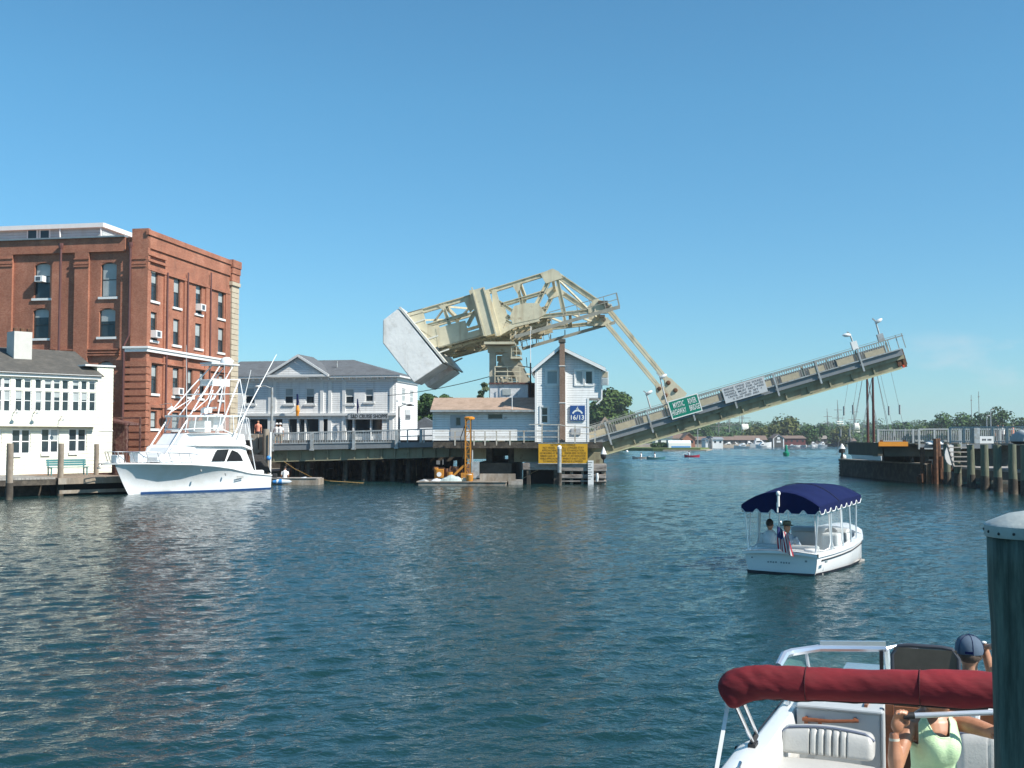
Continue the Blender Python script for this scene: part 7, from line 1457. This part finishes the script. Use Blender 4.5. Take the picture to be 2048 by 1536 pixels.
# woven folding chair forward
p=at(1850,1316,8.95); T2=thing('mesh_deck_chair','dark woven-back deck chair forward in the motorboat','chair',(p.x,p.y,.98),R(-22.9+0)); z=at(1850,1294,8.95).z-.98
mesh_=mat('woven_mesh',(.1,.085,.065),.8,.3,3); t,N,L,bb_=nt(mesh_); 
m=MB(); w_=.25; m.tube([(-w_,0,-.3),(-w_,.02,z-.08),(-w_+.05,.03,z-.01),(-w_+.12,.03,z),(w_-.12,.03,z),(w_-.05,.03,z-.01),(w_,.02,z-.08),(w_,0,-.3)],.017,8); m.build('frame',mat('dark_chair_frame',(.05,.055,.07),.5,.1,5),T2,smooth=True)
m=MB()
for k in range(34): x=-w_+.02+k*(2*w_-.04)/33; m.bar((x,0,-.2),(x,.03,z-.015),.009,.004,(0,1,0))
m.bx(-w_+.01,w_-.01,.012,.02,-.2,z-.02); m.build('woven_back',mesh_,T2); m=MB(); m.bx(-w_,w_,-.45,.0,-.32,-.28); m.build('seat',mesh_,T2); m=MB(); 
for x in(-w_,w_): m.tube([(x,-.42,-.3),(x,-.4,-.6)],.015,6); m.tube([(x,.0,-.3),(x,.05,-.6)],.015,6)
m.build('leg',navy,T2)
# man with a cap, back to the camera
hc=at(1939,1306,9.0); T3=thing('person','man in a grey-blue cap seen from behind at the motorboat bow, arm stretched right','person',(hc.x,hc.y,hc.z-1.0),R(66)); X=lambda a,b_,c:V((a,b_,c))
m=MB(); m.ell((0,0,1.0),(.1,.085,.125),16,12); m.tube([(-.02,0,.72),(-.01,0,.93)],.06,10); m.ell((.1,0,.97),(.02,.018,.025))
for s in(-1,1): m.ell((.0,s*.088,.985),(.025,.014,.035),8,6)
wr=T3.matrix_basis.inverted() if False else None
Mi=(Matrix.Translation(T3.location)@Matrix.Rotation(R(66),4,'Z')).inverted()
wrist=Mi@at(1968,1293,9.05); hand=Mi@at(1984,1294,8.95); sh_=V((0,-.2,.74)); elb=(sh_+wrist)/2+V((.05,-.02,-.12))
m.tube([sh_,elb,wrist,hand],[.055,.045,.032,.03],10); d_=(hand-wrist).normalized(); m.ell(hand+d_*.04,(.05,.045,.035),10,8)
for k in range(4): m.tube([hand+d_*.07+V((0,0,(k-1.5)*.02)),hand+d_*(.15-.012*abs(k-1.5))+V((.02,0,(k-1.5)*.022))],.0095,6)
m.tube([hand+V((0,0,.02)),hand+d_*.05+V((.03,0,.06))],.011,6)
m.tube([(0,.2,.74),(.05,.27,.5),(.25,.2,.4)],[.055,.045,.032],10); m.ell((.3,.17,.4),(.06,.045,.04))
organic(m,'body',skin,T3,.009,4)
m=MB(); m.tube([(0,0,.1),(0,0,.35),(-.01,0,.6),(-.01,0,.78)],[.17,.18,.2,.09],16); 
for s in(-1,1): m.tube([(0,s*.12,.74),(.01,s*.22,.68),(.03,s*.25,.58)],[.075,.075,.07],10)
organic(m,'shirt',mat('white_blue_shirt',(.68,.7,.72),.8,.1,4,col2=(.22,.3,.38),sc2=2.2,lo=.5,hi=.55),T3,.012,4); m=MB(); m.tube([(0,0,.08),(.4,.1,.06)],[.15,.09],10); m.tube([(0,-.05,.08),(.4,-.12,.06)],[.14,.09],10); organic(m,'trousers',khaki,T3,.02,2)
m=MB(); m.lathe([(.108,1.0),(.112,1.03),(.106,1.07),(.088,1.11),(.05,1.138),(.001,1.146)],(-.005,0,0),20); m.prism([(.09,-.07,1.01),(.2,-.045,1.0),(.215,0,1.0),(.2,.045,1.0),(.09,.07,1.01)],(0,0,.012)); cap_prof=[(.108,1.0),(.112,1.03),(.106,1.07),(.088,1.11),(.05,1.138),(.004,1.148)]; cp=m.build('cap',mat('grey_blue_cap',(.085,.125,.18),.85,.15,9),T3,smooth=True); m=MB(); m.bar((-.115,-.03,1.02),(-.115,.03,1.02),.008,.02); m.ell((-.003,0,1.147),(.01,.01,.006)); m.build('cap_strap',navy,cp); m=MB(); [m.tube([(-.005+(r+.001)*math.cos(a),(r+.001)*math.sin(a),z+.001) for r,z in cap_prof],.0022,4) for a in[math.pi*k/3+.3 for k in range(6)]]; m.build('cap_seam',navy,cp)
m=MB(); m.ell((-.02,0,.985),(.1,.087,.07),14,8); organic(m,'hair',mat('grey_brown_hair',(.08,.055,.04),.7,.3,30),T3,.01,2)
dw=(hand-wrist).normalized(); m=MB(); m.tube([wrist-dw*.012,wrist+dw*.012],.037,12); ww=m.build('wrist_watch',black,T3,smooth=True); m=MB(); m.ell(wrist+V((-.02,0,.035)),(.022,.022,.012)); m.build('watch_face',white,ww,smooth=True)
# woman in a lime tank top, facing the camera, holding a boat pole
DW=6.75; hz=at(1864,1378,DW); rzw=R(-90+6)
T4=thing('person','woman in a pale lime tank top holding a boat pole behind the maroon roll','person',(hz.x,hz.y,0),rzw)
Mw=Matrix.Translation(T4.location)@Matrix.Rotation(rzw,4,'Z'); Wi=Mw.inverted(); L_=lambda px,py,D=DW:Wi@at(px,py,D)
nk=L_(1864,1432); zsh=nk.z; z0=zsh-1.28
# local: +x faces the camera, +y to photo right
body=MB()
def ring(x,y,z,a,c,n=24,p=2.0): return [(x+a*math.copysign(abs(math.cos(2*math.pi*k/n))**(2/p),math.cos(2*math.pi*k/n)),y+c*math.copysign(abs(math.sin(2*math.pi*k/n))**(2/p),math.sin(2*math.pi*k/n)),z) for k in range(n)]
hipz=zsh-.52
tors=[(0,-.02,.115,.165),(0,.1,.105,.15),(.0,.2,.1,.135),(.005,.3,.105,.14),(.01,.38,.11,.15),(.005,.45,.1,.155),(-.005,.5,.085,.16),(-.015,.54,.06,.12),(-.02,.565,.05,.06)]
tors=[(x,z,a,c*.87) for x,z,a,c in tors]
body.loft([ring(x,0,hipz+z,a,c) for x,z,a,c in tors],True,True)
for s in(-1,1): body.ell((.075,s*.066,hipz+.355),(.056,.062,.062),14,10)
body.tube([(-.02,0,hipz+.52),(.05,0,hipz+.6)],[.056,.05],12); body.ell((.075,0,hipz+.66),(.1,.08,.115),16,12); body.ell((.175,0,hipz+.63),(.02,.015,.025)); 
for s in(-1,1): body.ell((.075,s*.08,hipz+.66),(.02,.012,.03),6,5); body.ell((.158,s*.03,hipz+.672),(.012,.014,.009),6,5)
body.ell((.163,0,hipz+.6),(.015,.028,.008),8,5)
# photo-left arm (her right): elbow down, hand raised to the grip
hl=L_(1788,1466,6.62); el=L_(1791,1538,6.6); sl_=V((-.01,-.14,hipz+.475))
body.tube([sl_,sl_.lerp(el,.5)+V((0,-.005,.005)),el],[.052,.049,.04],12); body.tube([el,el.lerp(hl,.3),hl.lerp(el,.12),hl],[.041,.044,.029,.026],12)
# palm and fingers curled over the grip
g0=L_(1806,1432,6.6); g1=L_(1985+90,1421,6.5); gd_=(g1-g0).normalized(); palm=hl+V((.01,.018,.05)); up_=V((0,0,1))
body.ell(palm,(.024,.042,.05),12,10)
for k in range(4):
    yk_=-.03+.02*k; kn=palm+V((.012,yk_+.004,.045)); ln=(.036,.042,.04,.032)[k]; mid=kn+V((.022,.004,ln*.8)); tip=mid+V((-.012,.012,.012)); t2=tip+V((-.024,.006,-.018)); body.tube([kn-V((.01,0,.02)),kn,mid,tip,t2],[.0105,.0105,.0095,.0088,.0075],8)
body.tube([palm+V((0,.03,-.01)),palm+V((.02,.055,.01)),palm+V((.028,.06,.038))],[.013,.0115,.009],8)
# photo-right arm, outstretched behind the pile along the pole
sr=V((-.01,.165,hipz+.475)); er=L_(1990,1466,6.6); hr_=L_(2070,1432,6.52)
body.tube([sr,sr.lerp(er,.5)+V((0,0,.006)),er],[.054,.05,.04],12); body.tube([er,er.lerp(hr_,.35),hr_],[.04,.042,.027],12); body.ell(hr_+V((0,.02,.02)),(.03,.045,.045)); 
for k in range(4): body.tube([hr_+V((.015,.0+.02*k,.05)),hr_+V((.035,.0+.02*k,.08)),hr_+V((.0,.0+.02*k,.1))],.0095,7)
for s in(-1,1): body.tube([(0,s*.08,hipz-.02),(.3,s*.1,hipz-.03),(.34,s*.1,hipz-.42)],[.085,.06,.042],12); body.tube([(.3,s*.1,hipz-.44),(.48,s*.1,hipz-.47)],[.04,.03],8)
organic(body,'body',mat('tanned_skin',(.47,.225,.13),.42,.1,20,col2=(.38,.165,.09),sc2=9),T4,.0062,3)
# tank top: shell over the torso, cut at neckline and armholes
lime=mat('lime_cloth',(.55,.74,.44),.75,.06,14,bump=.003,bs=60,stretch=(1,1,2.5)); top=MB(); NA=64; NZ=22
def tor(z):
    for (x0_,a0,b0,c0),(x1_,a1,b1,c1) in zip(tors,tors[1:]):
        if z<=a1: t_=max(0,(z-a0)/(a1-a0)); return x0_+(x1_-x0_)*t_,b0+(b1-b0)*t_,c0+(c1-c0)*t_
    return tors[-1][0],tors[-1][2],tors[-1][3]
def ztp(th):
    y=abs(math.sin(th)); f=math.cos(th)>0
    if f: 
        if y<.5: return .425+.085*(y/.5)**4.5
        if y<.74: return .5+.02
        return .52-.15*min(1,((y-.74)/.2))
    if y<.45: return .45
    if y<.74: return .5
    return .52-.15*min(1,((y-.74)/.2))
rows=[[] for _ in range(NZ)]
for k in range(NA):
    th=2*math.pi*k/NA; zt=ztp(th)
    for j in range(NZ):
        z=-.05+(zt+.05)*j/(NZ-1); x,a,c=tor(z); px_=x+(a+.008)*math.cos(th); py_=(c+.008)*math.sin(th)
        bz=0
        for s in(-1,1):
            dy_=(py_-s*.066)/.085; dz_=(z-.355)/.09
            if math.cos(th)>0: bz=max(bz,.05*max(0,1-dy_*dy_-dz_*dz_)**.55)
        if math.cos(th)>0 and abs(py_)<.07: bz=max(bz,.036*max(0,1-((z-.35)/.1)**2)**.6)
        wr_=.005*math.sin(z*70+py_*30)*max(0,1-abs(z-.1)/.13)+.004*math.sin(z*38-py_*42)*max(0,1-abs(z-.16)/.1)
        rows[j].append((px_+bz+wr_*1.3,py_+(wr_*.6 if abs(math.sin(th))>.5 else 0),hipz+z))
top.loft(rows,True); o=top.build('tank_top',lime,T4,smooth=2); s_=o.modifiers.new('t','SOLIDIFY'); s_.thickness=.006; s_.offset=1; 
hem=MB(); hem.tube([V(p)+V((.004 if math.cos(2*math.pi*k/NA)>0 else -.004,0,0)) for k,p in enumerate(rows[-1]+[rows[-1][0]])],.0065,6); hem.build('neck_binding',mat('pale_lime_binding',(.58,.74,.48),.7,.05,9),o,smooth=True)
m=MB(); m.loft([ring(0,0,hipz-.06,.125,.175),ring(0,0,hipz-.02,.125,.172),ring(0,0,hipz+.05,.116,.16)],True)
for s in(-1,1): m.tube([(0,s*.08,hipz-.02),(.28,s*.1,hipz-.03)],[.1,.075],12)
m.build('shorts',khaki,T4,smooth=2)
hm=MB(); hm.ell((.045,0,hipz+.68),(.11,.09,.11),14,10); hm.tube([(-.03,0,hipz+.68),(-.08,0,hipz+.55)],[.07,.05],10); organic(hm,'hair',mat('sandy_hair',(.25,.15,.07),.6,.2,30),T4,.012,2)
dW=(hl-el).normalized(); m=MB(); m.tube([hl-dW*.045,hl-dW*.03],.031,14); m.build('bracelet',mat('white_bead',(.6,.55,.45),.4,.2,30),T4,smooth=True)
m=MB(); m.lathe([(.011,-.003),(.011,.003)],palm+V((.03,-.01,.075)),10); m.build('ring',steel,T4)
T5=thing('boat_pole','silver boat pole with a black grip held by the woman','pole',Mw@g0,0); gp=Mw@g0; gq=Mw@g1; m=MB(); m.tube([(gq-gp)*.03,gq-gp],.0165,12); m.build('shaft',alu,T5,smooth=True); m=MB(); m.tube([V((0,0,0)),(gq-gp)*.085],.02,12); m.build('grip',black,T5,smooth=True)
# ================================================================ foreground pile with a lead cap
D=3.5; ex_=at(1982,1070,D); rad=.165; cx=ex_.x+rad*1.01; zc=at(1976,1051,D).z
T=thing('mooring_pile','thick dark wet-green timber pile with a pale metal cap at the right photo edge','pile',(cx,D,0)); m=MB(); rg=[]; random.seed(4)
for i in range(40):
    z=-1+(zc-.03+1)*i/39; rg.append([((rad-.006*(z<zc-.3)+.004*math.sin(a*7+z*2)+.003*math.sin(a*13+z))*math.cos(a),(rad+.004*math.sin(a*7+z*2))*math.sin(a),z) for a in[2*math.pi*k/48 for k in range(48)]])
m.loft(rg,True,True); m.build('post',mat('wet_green_timber',(.12,.155,.125),.8,.6,26,col2=(.03,.045,.035),sc2=9,bump=.02,bs=14,stretch=(1,1,.12)),T,smooth=2)
m=MB(); pr=[(rad+.007,-.036),(rad+.009,-.033),(rad+.009,.0),(rad+.002,.008),(rad*.62,.036),(rad*.3,.046),(.002,.049)]
m.lathe([(r,zc+z) for r,z in pr],(0,0,0),40,False); o=m.build('cap',mat('lead_cap',(.42,.46,.44),.55,.2,9,metal=.0,col2=(.33,.37,.36),sc2=6,bump=.004,bs=25),T,smooth=True); m=MB()
for k in range(20): a=2*math.pi*k/20; m.ell(((rad+.009)*math.cos(a),(rad+.009)*math.sin(a),zc-.018+.004*math.sin(k*5)),(.005,.005,.005),6,4)
m.build('cap_nail',black,o)
# ================================================================ summer haze: one closed box round everything
mb=MB(); mb.bx(-2500,2500,-60,2600,-3.2,75); hz_=mb.build('haze',None); hz_.data.materials.clear()
hm_=bpy.data.materials.new('haze_air'); hm_.use_nodes=True; N=hm_.node_tree.nodes; N.remove(N['Principled BSDF']); pv_=N.new('ShaderNodeVolumePrincipled'); pv_.inputs['Color'].default_value=(.8,.9,1,1); pv_.inputs['Density'].default_value=.00022; pv_.inputs['Anisotropy'].default_value=.2
hm_.node_tree.links.new(pv_.outputs[0],N['Material Output'].inputs['Volume']); hz_.data.materials.append(hm_); tag(hz_,'thin bluish summer haze over the river and far hills','haze',kind='stuff')
